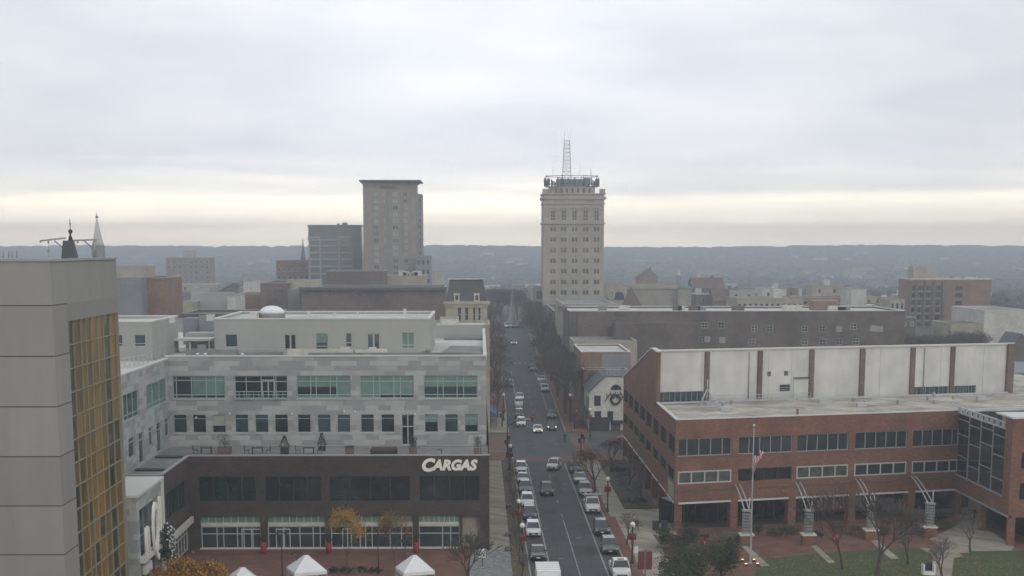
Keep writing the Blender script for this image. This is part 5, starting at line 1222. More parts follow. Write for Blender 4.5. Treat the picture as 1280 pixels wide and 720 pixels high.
block('white_gable_building', 'blank pale building with a sloping parapet right of the apartment block', 'building', 1189, 1230, 405, 410, 18, 'cream_wall', 'dark_roof', 'cream_wall')
t = block('white_corner_building', 'larger white walled building at the right edge of the apartment block', 'building', 1231, 1286, 388, 425, 30, 'white_wall', 'grey_roof', 'coping')
for px in (1240, 1251): p = at(px, 424, 425); window(t, (p.x, 425), (1, 0), 0, p.z, 1.2, .9, fm='grey_frame', pm='glass_mid', rec=-.03)
t = thing('stone_gable_church', 'brown stone gabled church at the right edge behind the white panelled wall', 'church', (at(1275, 440, 400).x, 402, 3))
p = at(1262, 440, 398); q = at(1290, 440, 398); m = MB(); m.box(p.x, q.x, 398, 410, 2, p.z); m.poly([(p.x, 398, p.z), (q.x, 398, p.z), ((p.x+q.x)/2, 398, at(1275, 418, 398).z)]); m.poly([(p.x, 410, p.z), (q.x, 410, p.z), ((p.x+q.x)/2, 410, at(1275, 418, 398).z)]); m.build('wall', 'dull_brick', t)
m = MB(); xm = (p.x+q.x)/2; za = at(1275, 418, 398).z
for xe in (p.x-.3, q.x+.3): m.poly([(xe, 397.7, p.z-.1), (xm, 397.7, za+.2), (xm, 410.3, za+.2), (xe, 410.3, p.z-.1)])
m.build('roof', 'slate', t)
t = thing('parking_deck', 'open grey parking deck with stacked levels at the right edge beyond the white wall', 'parking deck', (at(1290, 470, 300).x, 305, 0))
a, b = at(1257, 470, 300), at(1400, 470, 300); m = MB()
for k, z in enumerate((3.5, 7.0, 10.5)): m.box(a.x, b.x, 300, 330, z, z+1.1)
m.build('deck_slab', 'grey_wall', t); m = MB()
for k in range(6): x = lerp(a.x+.4, b.x, k/6); m.box(x-.3, x+.3, 300.4, 301, 0, 10.5)
m.build('deck_column', 'grey_wall', t); m = MB(); m.box(a.x+1, b.x, 306, 329, 0, 10.4); m.build('deck_core', 'dark_brick', t)
# --- monument in the square
def monument():
    p = at(641, 400, 567); x, y, z = p.x, 575, gh(0, 575)
    t = thing('square_monument', 'slender stone column monument with a statue in the middle of the far square', 'monument', (x, y, z))
    m = MB(); m.lathe((x, y, z), [(3.0, 0), (3.0, .5), (2.2, .5), (2.2, 1.2), (1.6, 1.2), (1.6, 3.6), (1.1, 3.9), (1.1, 5.5), (.8, 5.8), (.6, 9.5), (.8, 9.7), (.8, 10)], 8); m.build('column', 'stone', t)
    m = MB(); m.lathe((x, y, z+10), [(.35, 0), (.3, .8), (.4, 1.4), (.15, 1.7), (.22, 1.95), (.05, 2.2)], 8); m.build('statue', 'stone', t)
monument()
# --- skyline pieces behind the concrete tower roof
def spire(name, label, px, ybase, ytop, Y, w0, m_, belfry=None):
    p = at(px, ybase, Y); q = at(px, ytop, Y); t = thing(name, label, 'church spire', (p.x, Y, gh(p.x, Y)-.3)); x = p.x
    zb = p.z
    m = MB(); bw = belfry or w0
    m.box(x-bw, x+bw, Y-bw, Y+bw, gh(x, Y)-.3, zb); m.build('bell_tower', 'grey_wall', t)
    m = MB(); m.lathe((x, Y, zb), [(bw*1.15, 0), (w0, (q.z-zb)*.12), (w0*.72, (q.z-zb)*.3), (.15, (q.z-zb)*.86)], 8); m.build('steeple', m_, t)
    m = MB(); m.tube((x, Y, zb+(q.z-zb)*.84), (x, Y, q.z), .12, n=4); m.box(x-.6, x+.6, Y-.1, Y+.1, q.z-1.6, q.z-1.3); m.ball((x, Y, zb+(q.z-zb)*.88), .35, n=6); m.build('finial', 'dark_metal', t)
spire('church_steeple', 'slim white church steeple with a square belfry above the concrete tower roof', 122.5, 307, 266, 520, 1.7, 'white_wall', 1.75)
spire('thin_steeple', 'very thin dark needle steeple left of the blue glass office block', 379, 325, 297, 900, 1.3, 'slate')
spire('small_steeple', 'small white cupola steeple beyond the green copper topped building', 848, 345, 333, 850, 1.2, 'white_wall')
def cupola():
    Y = 158.0; p = at(87, 321, Y); x = p.x; z0 = p.z-1.5
    t = thing('hoist_cupola', 'dark roof cupola with a ball finial and two long hoist arms above the concrete tower', 'roof cupola', (x, Y, 0))
    # base building carrying it, hidden behind the tower parapet
    m = MB(); m.box(x-6, x+2.5, Y-4, Y+3, 0, z0+.2); m.build('base_block', 'grey_wall', t)
    q = at(88, 302, Y); m = MB()
    b = [(x-.75, Y-1), (x+.85, Y-1), (x+.85, Y+1), (x-.75, Y+1)]; s = [(x-.45, Y-.5), (x+.42, Y-.5), (x+.42, Y+.5), (x-.45, Y+.5)]
    for k in range(4): j = (k+1) % 4; m.poly([(*b[k], z0), (*b[j], z0), (*s[j], q.z+.1), (*s[k], q.z+.1)])
    m.poly([(*v_, q.z+.1) for v_ in s]); m.prism([(x-1.4, Y-1.2), (x+.9, Y-1.2), (x+.9, Y+1.2), (x-1.4, Y+1.2)], z0, z0+.9); m.build('cupola_body', 'slate', t)
    m = MB(); f = at(88, 297, Y); m.lathe((f.x, Y, q.z), [(.12, 0), (.25, .1), (.1, .6), (.08, .9)], 8); c = at(88, 289.3, Y); m.ball((c.x, Y, c.z), .22, n=8); m.tube((c.x, Y, q.z), (c.x, Y, at(88, 273, Y).z), .04, n=4); m.ball((c.x, Y, at(88, 280, Y).z), .09, n=6); m.build('ball_finial', 'dark_metal', t)
    for (pa, pb, ya, yb, hx, brx) in ((50.5, 82, 301, 297.5, 60.5, (68, 80)), (92, 121, 300.5, 299.5, 97, (105, 117))):
        m = MB(); a, c = at(pa, ya, Y), at(pb, yb, Y); m.tube(a, c, .10, n=4); m.tube(at(pa+(0 if pa < 60 else 0), ya+.2, Y), at(pa, ya+2.5, Y), .1, n=4)
        m.tube(at(brx[0], 301, Y), at(brx[1], 311, Y), .08, n=4); m.tube(at(hx, 301, Y), at(hx, 304, Y), .1, n=4)
        if pa < 60: m.tube(at(hx, 303, Y), at(hx, 321, Y), .025, n=4); m.box(at(hx, 314, Y).x-.12, at(hx, 314, Y).x+.12, Y-.1, Y+.1, at(hx, 315, Y).z, at(hx, 313, Y).z)
        else: m.tube(at(118.5, 300, Y), at(118.5, 322, Y), .16, n=4)
        m.build('hoist_arm', 'grey_frame', t)
    m = MB()
    for px in (4, 11, 15, 21): m.tube(at(px, 322, Y), at(px, 313.5, Y), .06, n=4)
    m.build('roof_aerials', 'grey_frame', t)
cupola()
# ================================================================== vehicles
def loft(mb, secs, mi=0, smooth=False, cap=True):
    """secs: list of rings (same count) -> skin"""
    i = len(mb.v); n = len(secs[0])
    for s in secs: mb.v += [tuple(p) for p in s]
    for a in range(len(secs)-1):
        for k in range(n):
            j = (k+1) % n; mb.f.append((i+a*n+k, i+(a+1)*n+k, i+(a+1)*n+j, i+a*n+j)); mb.m.append(mi)
            if smooth: mb.sm.add(len(mb.f)-1)
    if cap:
        mb.f.append(tuple(i+k for k in range(n))); mb.m.append(mi); b = i+(len(secs)-1)*n
        mb.f.append(tuple(b+k for k in reversed(range(n)))); mb.m.append(mi)
WHEEL = None
def wheel_meshes():
    global WHEEL
    if WHEEL: return WHEEL
    t = MB(); t.tube((-.11, 0, 0), (.11, 0, 0), .33, n=14); r = MB(); r.tube((-.125, 0, 0), (.125, 0, 0), .21, n=10)
    WHEEL = (t.mesh('tyre', 'tyre'), r.mesh('rim', 'rim')); return WHEEL
SHAPES = {  # y from front (0) to back: (y, belt height, half width); greenhouse: y of windscreen base/top, rear top/base, roof height
 'suv':   dict(L=4.6, prof=[(0, .62, .78), (.12, .88, .88), (1.15, 1.02, .93), (2.4, 1.05, .94), (4.2, 1.05, .92), (4.6, .98, .84)], gh=(1.1, 1.85, 4.05, 4.5, 1.68)),
 'sedan': dict(L=4.7, prof=[(0, .55, .74), (.15, .74, .86), (1.25, .90, .91), (2.4, .92, .92), (4.1, .95, .90), (4.7, .86, .80)], gh=(1.25, 2.05, 3.35, 4.1, 1.42)),
 'pickup': dict(L=5.8, prof=[(0, .75, .84), (.12, 1.02, .96), (1.35, 1.16, .99), (2.4, 1.18, 1.0), (3.75, 1.18, 1.0), (5.8, 1.16, .98)], gh=(1.3, 1.95, 3.45, 3.75, 1.88))}
CARM = {}
def car_meshes(kind):
    if kind in CARM: return CARM[kind]
    S = SHAPES[kind]; L_ = S['L']; d = {}
    b = MB(); secs = []
    for y, h, w_ in S['prof']:
        z0 = .32 if .1 < y < L_-.1 else .4
        secs.append([(-w_*.95, y, z0), (-w_, y, z0+.22), (-w_, y, h-.16), (-w_*.93, y, h-.02), (-w_*.6, y, h+.03), (w_*.6, y, h+.03), (w_*.93, y, h-.02), (w_, y, h-.16), (w_, y, z0+.22), (w_*.95, y, z0)])
    loft(b, secs)
    g0, g1, g2, g3, zr = S['gh']; zb = 1.0 if kind == 'suv' else .88 if kind == 'sedan' else 1.14; wr, wb = .66, .86
    if kind == 'pickup': wr, wb = .74, .93
    # roof and pillars
    b.prism([(-wr, g1, ), (wr, g1), (wr+.01, g2), (-wr-.01, g2)], zr-.05, zr+.02)
    for sx in (-1, 1):
        for (ya, yb, wa_, wc) in ((g0, g1, wb, wr), (lerp(g1, g2, .48), lerp(g1, g2, .48), wb, wr), (g3, g2, wb, wr)):
            b.tube((sx*wa_, ya, zb), (sx*wc, yb, zr-.02), .05, n=4)
    if kind == 'pickup':
        pass
    d['body'] = b.mesh('body', 'car_white')
    g = MB(); q = [(-wb, g0, zb-.02), (wb, g0, zb-.02), (wb, g3, zb-.02), (-wb, g3, zb-.02)]; r = [(-wr, g1, zr-.04), (wr, g1, zr-.04), (wr, g2, zr-.04), (-wr, g2, zr-.04)]
    g.poly([q[0], q[1], r[1], r[0]]); d['windscreen'] = g.mesh('windscreen', 'car_glass')
    g = MB(); g.poly([q[2], q[3], r[3], r[2]]); d['rear_window'] = g.mesh('rear_window', 'car_glass')
    for nm, (i, j) in (('side_window', (1, 2)), ('side_window.', (3, 0))):
        g = MB(); g.poly([q[i], q[j], r[j], r[i]]); d[nm] = g.mesh('side_window', 'car_glass')
    g = MB(); g.box(-.55, .55, -.03, .05, .42, .66); d['grille'] = g.mesh('grille', 'grille')
    g = MB(); g.box(-.12, .12, 0, .14, -.09, .09); d['headlight'] = g.mesh('headlight', 'headlight_off'); g = MB(); g.box(-.14, .14, -.04, .14, -.10, .10); d['headlight_on'] = g.mesh('headlight', 'headlight')
    g = MB(); g.box(-.1, .1, -.04, .06, -.14, .14); d['tail_light'] = g.mesh('tail_light', 'tail_light')
    g = MB(); g.box(-.09, .09, -.06, .06, -.06, .07); d['mirror'] = g.mesh('mirror', 'plastic_black')
    if kind == 'pickup': g = MB(); g.box(-.80, .80, 3.95, 5.65, 1.10, 1.215); d['load_bed'] = g.mesh('load_bed', 'plastic_black')
    CARM[kind] = d; return d
BODYC = {}
def car(kind, colour, X, Y, label, group=None, rz=0, lights=False, extra=None, cat='car'):
    d = car_meshes(kind); z = gh(X, Y)+.03; nm = {'suv': 'suv_car', 'sedan': 'saloon_car', 'pickup': 'pickup_truck'}[kind]
    t = thing(nm, label, cat, (X, Y, z), group, rz)
    key = (kind, colour)
    if key not in BODYC: me = d['body'].copy(); me.materials.clear(); me.materials.append(M['car_'+colour]); BODYC[key] = me
    def pc(me, n, loc=(0, 0, 0), sc=None): o = bpy.data.objects.new(n, me); COL.objects.link(o); o.parent = t; o.location = loc; return o
    pc(BODYC[key], 'body')
    for k in ('windscreen', 'rear_window', 'side_window', 'side_window.', 'grille'): pc(d[k], k.strip('.'))
    if 'plate' not in CARM: g = MB(); g.box(-.2, .2, -.05, -.031, .44, .56); CARM['plate'] = g.mesh('number_plate', 'sign_white')
    pc(CARM['plate'], 'number_plate')
    L_ = SHAPES[kind]['L']; hw = SHAPES[kind]['prof'][1][2]-.16; hz = SHAPES[kind]['prof'][1][1]-.16
    for s in (-1, 1):
        pc(d['headlight_on' if lights else 'headlight'], 'headlight', (s*hw, .04, hz)); pc(d['tail_light'], 'tail_light', (s*hw, L_-.03, hz+.05)); pc(d['mirror'], 'mirror', (s*(hw+.25), SHAPES[kind]['gh'][0]+.35, 1.02 if kind != 'pickup' else 1.25))
        for y in (.85, L_-.95):
            ty, ri = wheel_meshes(); w_ = pc(ty, 'wheel', (s*(hw+.06), y, .33)); r = bpy.data.objects.new('rim', ri); COL.objects.link(r); r.parent = w_
    if kind == 'pickup': pc(d['load_bed'], 'load_bed')
    if extra: extra(t)
    return t
def ladder_rack(t):
    m = MB()
    for x in (-.8, .8):
        for y in (3.0, 5.4): m.tube((x, y, 1.1), (x, y, 2.2), .05, n=4)
        m.tube((x, 2.9, 2.2), (x, 5.6, 2.2), .05, n=4)
    m.box(-1.25, 1.25, 2.7, 3.0, 2.15, 2.3); me = m.mesh('ladder_rack', 'steel_pale'); o = bpy.data.objects.new('ladder_rack', me); COL.objects.link(o); o.parent = t
def beacon(t):
    m = MB(); m.box(-.35, .35, 2.1, 2.3, 1.9, 2.02); o = bpy.data.objects.new('roof_beacon', m.mesh('roof_beacon', 'leaf_orange')); COL.objects.link(o); o.parent = t
LG, RG = 'cars parked along the left kerb', 'cars parked along the right kerb'
def ypx(py, px=665): return gz(px, py, 0).y
for kind, col, X, py, lab in [
    ('sedan', 'dark', 6.45, 703, 'dark grey saloon parked at the left kerb, nearest the white box truck'),
    ('suv', 'white', 6.4, 673, 'white SUV parked at the left kerb between a dark blue and a dark grey car'),
    ('suv', 'blue', 6.35, 652, 'dark blue car parked at the left kerb tight behind a white SUV'),
    ('suv', 'white', 6.35, 635.5, 'white SUV at the left kerb ahead of the dark blue car, fourth from the truck'),
    ('suv', 'grey', 6.4, 618, 'grey car fifth from the white box truck along the left kerb'),
    ('sedan', 'silver', 6.35, 606, 'silver grey saloon at the left kerb just behind the white car by the crossing'),
    ('suv', 'white', 6.35, 593, 'white car first at the left kerb below the red crossing')]:
    car(kind, col, X, ypx(py), lab, LG)
for kind, col, X, py, lab, ex in [
    ('pickup', 'white', 15.0, 727, 'white pickup with an orange roof beacon parked at the right kerb, nearest', beacon),
    ('suv', 'green', 14.9, 695, 'green grey SUV parked at the right kerb behind the white pickup', None),
    ('suv', 'dark', 14.9, 671, 'black SUV parked at the right kerb between the green SUV and the work truck', None),
    ('pickup', 'white', 14.95, 643, 'white work truck with a ladder rack parked at the right kerb', ladder_rack),
    ('suv', 'silver', 14.95, 621, 'pale silver SUV parked directly behind the white work truck', None),
    ('sedan', 'silver', 14.9, 606, 'silver saloon at the right kerb, second from the crossing', None),
    ('suv', 'grey', 14.85, 593, 'dark grey van like car at the right kerb nearest the crossing', None)]:
    car(kind, col, X, ypx(py), lab, RG, extra=ex)
car('suv', 'dark', gz(684, 620).x, ypx(621), 'black SUV driving towards the viewer in the left lane')
car('suv', 'white', gz(689, 588).x, ypx(589), 'white SUV crossing the near red crosswalk at a slight angle', rz=-.22)
car('sedan', 'white', gz(672.5, 543).x, ypx(543.5), 'white saloon with a roof sign waiting at the far crossing', lights=True)
car('suv', 'dark', gz(690, 540).x, ypx(540.5), 'black car with lit headlights waiting beside the white saloon at the far crossing', lights=True)
car('suv', 'grey', gz(688, 524).x, gz(688, 524, .8).y, 'dark grey car queueing behind the black car with lit headlights')
LG2, RG2 = 'cars parked beyond the crossing on the left', 'cars parked beyond the crossing on the right'
for kind, col, px, py, lab, li in [
    ('suv', 'white', 651.5, 533, 'white car at the far left kerb, first beyond the junction', False),
    ('suv', 'maroon', 649.5, 521, 'maroon car at the far left kerb between a white and a grey car', False),
    ('sedan', 'grey', 649, 513.5, 'grey car third beyond the junction on the left', False),
    ('suv', 'white', 648.5, 505, 'white car fourth beyond the junction on the left', False),
    ('sedan', 'silver', 650, 495.5, 'silver car with lit headlights, fifth beyond the junction on the left', True),
    ('suv', 'dark', 636, 477, 'black car nosing out at the left kerb before the far crosswalk dashes', False)]:
    z = gh(0, gz(px, py, 0).y); p = gz(px, py, z); car(kind, col, p.x, p.y, lab, LG2, lights=li)
for kind, col, px, py, lab in [
    ('suv', 'white', 681.5, 493, 'white SUV first in the short row at the far right kerb'),
    ('suv', 'silver', 679.5, 486.5, 'silver SUV second in the short row at the far right kerb'),
    ('sedan', 'white', 677, 479, 'white saloon third in the short row at the far right kerb'),
    ('sedan', 'dark', 664.5, 458, 'dark car at the far right kerb by the crosswalk dashes'),
    ('suv', 'grey', 667, 463, 'grey car at the far right kerb before the crosswalk dashes')]:
    z = gh(0, gz(px, py, 3).y); p = gz(px, py, z); car(kind, col, p.x, p.y, lab, RG2)
for px, py, col, lab in ((642.5, 431, 'silver', 'lone car with bright headlights coming along the far street'), (634, 400, 'white', 'tiny white car left of the far monument'), (650, 402, 'dark', 'tiny dark car right of the far monument'), (637, 408, 'silver', 'tiny silver car waiting before the far square'), (644, 409, 'red', 'tiny red car waiting before the far square')):
    Yq = 485 if py > 425 else 552; p = at(px, py, Yq); car('suv', col, p.x, Yq, lab, lights=Yq < 500)
p = gz(773, 553); car('sedan', 'red', p.x, 290, 'bright red saloon on the cross street by the brick building corner', rz=-PI/2)
# white box truck at the bottom edge
def box_truck():
    X, Y1 = 6.8, 161.5; t = thing('box_truck', 'white box truck parked at the left kerb, only its roof in view', 'truck', (X, Y1-7, .02))
    m = MB(); m.box(X-1.2, X+1.2, Y1-5.2, Y1, .9, 2.95); m.build('cargo_box', 'sign_white', t); m = MB(); m.box(X-1.05, X+1.05, Y1-7.2, Y1-5.3, .5, 2.3); m.build('cab', 'car_white', t)
    m = MB()
    for k in range(6): m.box(X-1.21, X+1.21, Y1-5.1+k, Y1-5.04+k, 2.95, 2.98)
    m.build('roof_ribs', 'coping', t)
    m = MB(); m.box(X-.95, X+.95, Y1-7.25, Y1-7.18, 1.4, 2.2); m.build('windscreen', 'car_glass', t)
    for s in (-1, 1):
        for y in (Y1-6.4, Y1-1.4): ty, ri = wheel_meshes(); w_ = bpy.data.objects.new('wheel', ty); COL.objects.link(w_); w_.parent = t; w_.location = (s*1.0, y-(Y1-7), .33); r = bpy.data.objects.new('rim', ri); COL.objects.link(r); r.parent = w_
box_truck()
# ================================================================== trees
def tree_meshes(seed, h=8.0, spread=.42, trunk=.28, first=2.2, mtw='twig', leaves=0, leafm=None, up=.5, tw=.022, levels=5, lsize=.16, mul=None):
    R = random.Random(seed); T = MB(); K = MB(); tips = []
    def grow(p, d, l, r, lv):
        n = 2 if lv < 3 else 1; q = p
        for i in range(n):
            d = (d+Vector((R.gauss(0, .09), R.gauss(0, .09), R.gauss(0.03, .05)))).normalized(); q2 = q+d*l/n; r2 = r*(.86 if n == 2 else .7)
            (T if lv < 3 else K).tube(q, q2, r, max(r2, tw*.7), n=6 if lv == 0 else 4 if lv < 3 else 3, caps=False); q = q2; r = r2
        if lv >= levels: tips.append((q, d)); return
        nb = R.choice((3, 4)) if lv < 2 else R.choice((2, 3, 3, 4))
        a0 = R.uniform(0, 2*PI)
        for i in range(nb):
            a = a0+2*PI*i/nb+R.gauss(0, .3); e = d.orthogonal().normalized(); f = d.cross(e); s = spread*R.uniform(.65, 1.3)
            nd = (d*math.cos(s)+(e*math.cos(a)+f*math.sin(a))*math.sin(s)); nd.z += up*.12; nd.normalize()
            grow(q, nd, l*R.uniform(.66, .86), max(r*.66, tw), lv+1)
        if lv in (1, 2): grow(q, (d+Vector((0, 0, .1))).normalized(), l*.7, max(r*.6, tw), lv+2)
    grow(Vector((0, 0, 0)), Vector((R.gauss(0, .03), R.gauss(0, .03), 1)), first, trunk, 0)
    zm = max(t[0].z for t in tips); s = h/zm
    for B in (T, K): B.v = [(x*s, y*s, z*s) for x, y, z in B.v]
    if leaves:
        for k in range(leaves):
            q, d = R.choice(tips); c = q*s+Vector((R.gauss(0, .35), R.gauss(0, .35), R.gauss(0, .3))); a = Vector((R.uniform(-1, 1), R.uniform(-1, 1), R.uniform(-1, 1))).normalized(); b = a.orthogonal().normalized(); g = lsize*R.uniform(.6, 1.3)
            K.poly([c-b*g*.5, c+a*g, c+b*g*.5, c-a*g*.6], 1)
    return (T.mesh('trunk', 'bark'), K.mesh('crown', [mtw]+([leafm] if leafm else [])))
TREES = {}
def tree(kind, loc, label, cat='tree', group=None, sc=1.0, rz=None, name=None):
    a, b = TREES[kind]; t = thing(name or kind, label, cat, loc, group, R_.uniform(0, 6) if rz is None else rz); t.scale = (sc, sc, sc)
    for n, me in (('trunk', a), ('crown', b)): o = bpy.data.objects.new(n, me); COL.objects.link(o); o.parent = t
    return t
TREES['bare_tree_a'] = tree_meshes(11, 9.0, .40, .22, tw=.028)
TREES['bare_tree_b'] = tree_meshes(23, 8.0, .48, .20, tw=.03)
TREES['bare_tree_c'] = tree_meshes(37, 10.5, .36, .25, tw=.03)
TREES['fine_tree'] = tree_meshes(5, 6.2, .50, .12, first=1.0, tw=.014, mtw='twig_grey')
TREES['fan_tree'] = tree_meshes(9, 6.2, .46, .075, first=.7, tw=.014, mtw='twig', up=1)
TREES['red_tree'] = tree_meshes(15, 7.2, .52, .18, first=2.0, tw=.02, mtw='twig_red', leaves=500, leafm='leaf_red', lsize=.1)
TREES['gold_tree'] = tree_meshes(19, 6.8, .42, .10, first=2.0, tw=.015, leaves=3400, leafm='leaf_gold', lsize=.13)
TREES['gold_tree_b'] = tree_meshes(29, 6.5, .42, .10, first=2.0, tw=.015, leaves=3000, leafm='leaf_gold', lsize=.12)
TREES['lawn_tree'] = tree_meshes(51, 8.5, .44, .11, first=2.2, tw=.013)
TREES['orange_tree'] = tree_meshes(21, 6.0, .5, .16, first=1.4, tw=.02, leaves=9000, leafm='leaf_orange', lsize=.16)
TREES['street_tree'] = tree_meshes(33, 8.8, .60, .2, first=2.6, tw=.04, levels=5, leaves=350, leafm='leaf_red', lsize=.14)
TREES['street_tree_b'] = tree_meshes(43, 9.6, .58, .2, first=2.8, tw=.045, levels=5)
def gp(px, py, z=.13): p = gz(px, py, z); return (p.x, p.y, z)
# plaza trees in front of the brown brick building
tree('gold_tree', gp(433, 718), 'slim tree with thin orange gold leaves, left one before the shop windows', name='young_tree').scale = (.62, .62, 1)
tree('gold_tree_b', gp(495, 717), 'slim tree with olive gold leaves, right one before the shop windows', name='young_tree').scale = (.62, .62, 1)
p = gp(245, 790); tree('orange_tree', p, 'dense orange autumn tree at the bottom left of the plaza', sc=1.1, name='autumn_tree')
tree('fan_tree', gp(582, 738), 'bare fan shaped tree right of the white tents', name='bare_tree')
# right-hand forecourt
tree('lawn_tree', gp(1053, 712), 'dark bare tree on the lawn between the second and third arch', name='bare_tree', sc=1.2)
tree('fan_tree', gp(1095, 726), 'bushy bare multi stemmed tree right of the darkest bare tree on the lawn', name='bare_tree', sc=1.5)
tree('fine_tree', gp(1135, 706), 'fine twigged small bare tree left of the white sign box', name='bare_tree', sc=.8)
tree('fine_tree', gp(1178, 730), 'pale fine twigged tree at the bottom beside the curved path', name='bare_tree', sc=.85)
tree('fine_tree', gp(1213, 690), 'small fine twigged tree on the pale apron near the brick wing', name='bare_tree', sc=.75)
tree('fine_tree', (17.3, 186, .13), 'thin sapling on the right pavement beside the green SUV', name='sapling', sc=.65)
tree('red_tree', gp(743, 620), 'bare reddish tree on the right pavement just before the junction', name='street_tree')
tree('fine_tree', gp(785, 612), 'grey twiggy small tree in the bed beside the brick office', name='bare_tree', sc=.8)
tree('fine_tree', gp(803, 628), 'low twiggy tree nearest the brick office corner', name='bare_tree', sc=.7)
tree('red_tree', gp(764, 588), 'second reddish bare tree closer to the cross street', name='street_tree', sc=.75)
words = ['first', 'second', 'third', 'fourth', 'fifth', 'sixth', 'seventh', 'eighth', 'ninth', 'tenth', 'eleventh', 'twelfth', 'thirteenth', 'fourteenth', 'fifteenth', 'sixteenth', 'seventeenth', 'eighteenth', 'nineteenth', 'twentieth', 'twenty first', 'twenty second', 'twenty third', 'twenty fourth', 'twenty fifth', 'twenty sixth', 'twenty seventh', 'twenty eighth', 'twenty ninth', 'thirtieth']
ys_ = [318, 327, 336, 346, 356, 366, 377, 388, 399, 411, 432, 443, 455, 468, 481, 494, 508, 522, 536, 550]
for i, y in enumerate(ys_):
    x = R_.uniform(17.0, 18.4); tree(R_.choice(('street_tree', 'street_tree_b')), (x, y, gh(x, y)+.1), '%s bare tree from the junction along the far right kerb' % words[i], group='bare trees along the far right kerb', sc=R_.uniform(1.0, 1.3), name='street_tree')
for i, y in enumerate([322, 345, 368, 392, 410, 436, 455, 474, 495, 515, 540]):
    x = R_.uniform(3.4, 4.2); tree(R_.choice(('street_tree', 'street_tree_b')), (x, y, gh(x, y)+.1), '%s bare tree from the junction along the far left kerb' % words[i], group='bare trees along the far left kerb', sc=R_.uniform(.75, 1.0), name='street_tree')
for i in range(29):
    y = 593+i*9; s = 1 if i % 2 else -1; x = 11+s*R_.uniform(2.2, 5.5); tree(R_.choice(('street_tree', 'street_tree_b')), (x, y, gh(x, y)), '%s bare tree along the street beyond the monument' % words[i], group='bare trees beyond the monument', sc=R_.uniform(1, 1.3), name='street_tree')
for i, (px, py, z) in enumerate(((590, 690, .13), )): pass
# small saplings in the left planting strip
for i, (y, sc) in enumerate(((166, .5), (176, .55), (187, .42), (199, .5), (212, .5), (228, .5), (243, .5))):
    tree('fine_tree', (4.3, y, .13), '%s small bare sapling up the left planting strip' % words[i], group='saplings in the left planting strip', sc=sc, name='sapling')
xs_sq = [(-14, 564), (-9, 586), (-6, 566), (2, 588), (3.5, 563), (19, 563), (21, 587), (27, 565), (33, 588), (39, 566)]
for i, (x, y) in enumerate(xs_sq): tree(R_.choice(('street_tree', 'street_tree_b')), (x, y, gh(x, y)), '%s bare tree from the left around the far square' % words[i], group='bare trees around the far square', sc=R_.uniform(.8, 1.1), name='street_tree')
# ---- shrubs
def shrub(loc, rx, rz_, n, m, label, name='shrub', ls=.16, group=None, stem=True):
    t = thing(name, label, 'shrub', loc, group); mb = MB(); x, y, z = loc
    cl = [(R_.gauss(0, .5)*rx, R_.gauss(0, .5)*rx, R_.uniform(.35, 1)*rz_) for _ in range(9)]
    for k in range(n):
        cx, cy, cz = R_.choice(cl); c = Vector((x+cx+R_.gauss(0, .2)*rx, y+cy+R_.gauss(0, .2)*rx, z+max(.05, cz*R_.uniform(.6, 1.05)+R_.gauss(0, .1)*rz_)))
        a = Vector((R_.uniform(-1, 1), R_.uniform(-1, 1), R_.uniform(-.6, 1))).normalized(); b = a.orthogonal().normalized(); g = ls*R_.uniform(.6, 1.4)
        mb.poly([c-b*g*.5, c+a*g, c+b*g*.5, c-a*g*.6])
    mb.build('foliage', m, t)
    if stem:
        s = MB()
        for cx, cy, cz in cl[:5]: s.tube((x, y, z), (x+cx*.8, y+cy*.8, z+cz*.8), .05, .02, n=4)
        s.build('stems', 'bark', t)
    return t
for px, py, rx, rz_, n, m_, lab in [
    (868, 738, 3.4, 5.6, 5500, 'leaf_green', 'large olive evergreen tree at the bottom beside the red parcel box'),
    (902, 724, 2.4, 4.2, 3600, 'leaf_dark', 'dark conifer with spreading tips right of the large evergreen'),
    (848, 690, 1.9, 3.0, 2200, 'leaf_dark', 'dark rounded evergreen beside the stone urn'),
    (862, 672, 1.0, 1.2, 500, 'leaf_red', 'small dark red shrub before the brick office corner'),
    (910, 676, 1.0, 1.1, 500, 'twig_grey', 'grey brown shrub in the bed left of the first arch'),
    (922, 678, .7, .8, 320, 'leaf_dark', 'low dark shrub at the foot of the first arch'),
    (948, 668, .8, 1.2, 380, 'leaf_dark', 'low dark shrub right of the first arch'),
    (978, 668, 1.5, 1.0, 600, 'leaf_dark', 'dark spreading shrub midway between the first two arches'),
    (990, 668, 1.0, 1.0, 400, 'leaf_green', 'lighter green shrub left of the second arch'),
    (1020, 672, .9, 1.0, 380, 'leaf_dark', 'dark shrub right of the second arch'),
    (1062, 668, 1.8, 1.1, 700, 'leaf_dark', 'wide dark hedge shrub behind the bare lawn trees'),
    (1100, 668, 1.4, 1.0, 500, 'leaf_green', 'green shrub between the third and fourth arches'),
    (1143, 668, 1.2, 1.0, 500, 'leaf_dark', 'dark shrub left of the fourth arch'),
    (1180, 662, 1.8, .9, 800, 'leaf_green', 'curved low green hedge right of the fourth arch'),
    (1172, 652, 1.6, 1.0, 600, 'leaf_dark', 'dark hedge behind the fourth arch')]:
    shrub(gp(px, py), rx, rz_, n, m_, lab, ls=.15 if n > 900 else .12)
for i, y in enumerate((216, 222, 228, 234, 241, 248, 255)): shrub((21.3, y, .2), 1.3, .8, 380, R_.choice(('twig_grey', 'leaf_dark', 'twig_grey')), '%s low scrubby shrub in the bed beside the brick office' % words[i], group='shrubs in the office bed')
for i, px in enumerate((414, 420, 428, 436, 450, 457, 464, 472)): shrub(gp(px, 716), .45, .7, 160, 'leaf_dark', '%s low dark shrub from the left behind the tents' % words[i], group='low shrubs behind the tents', ls=.1)
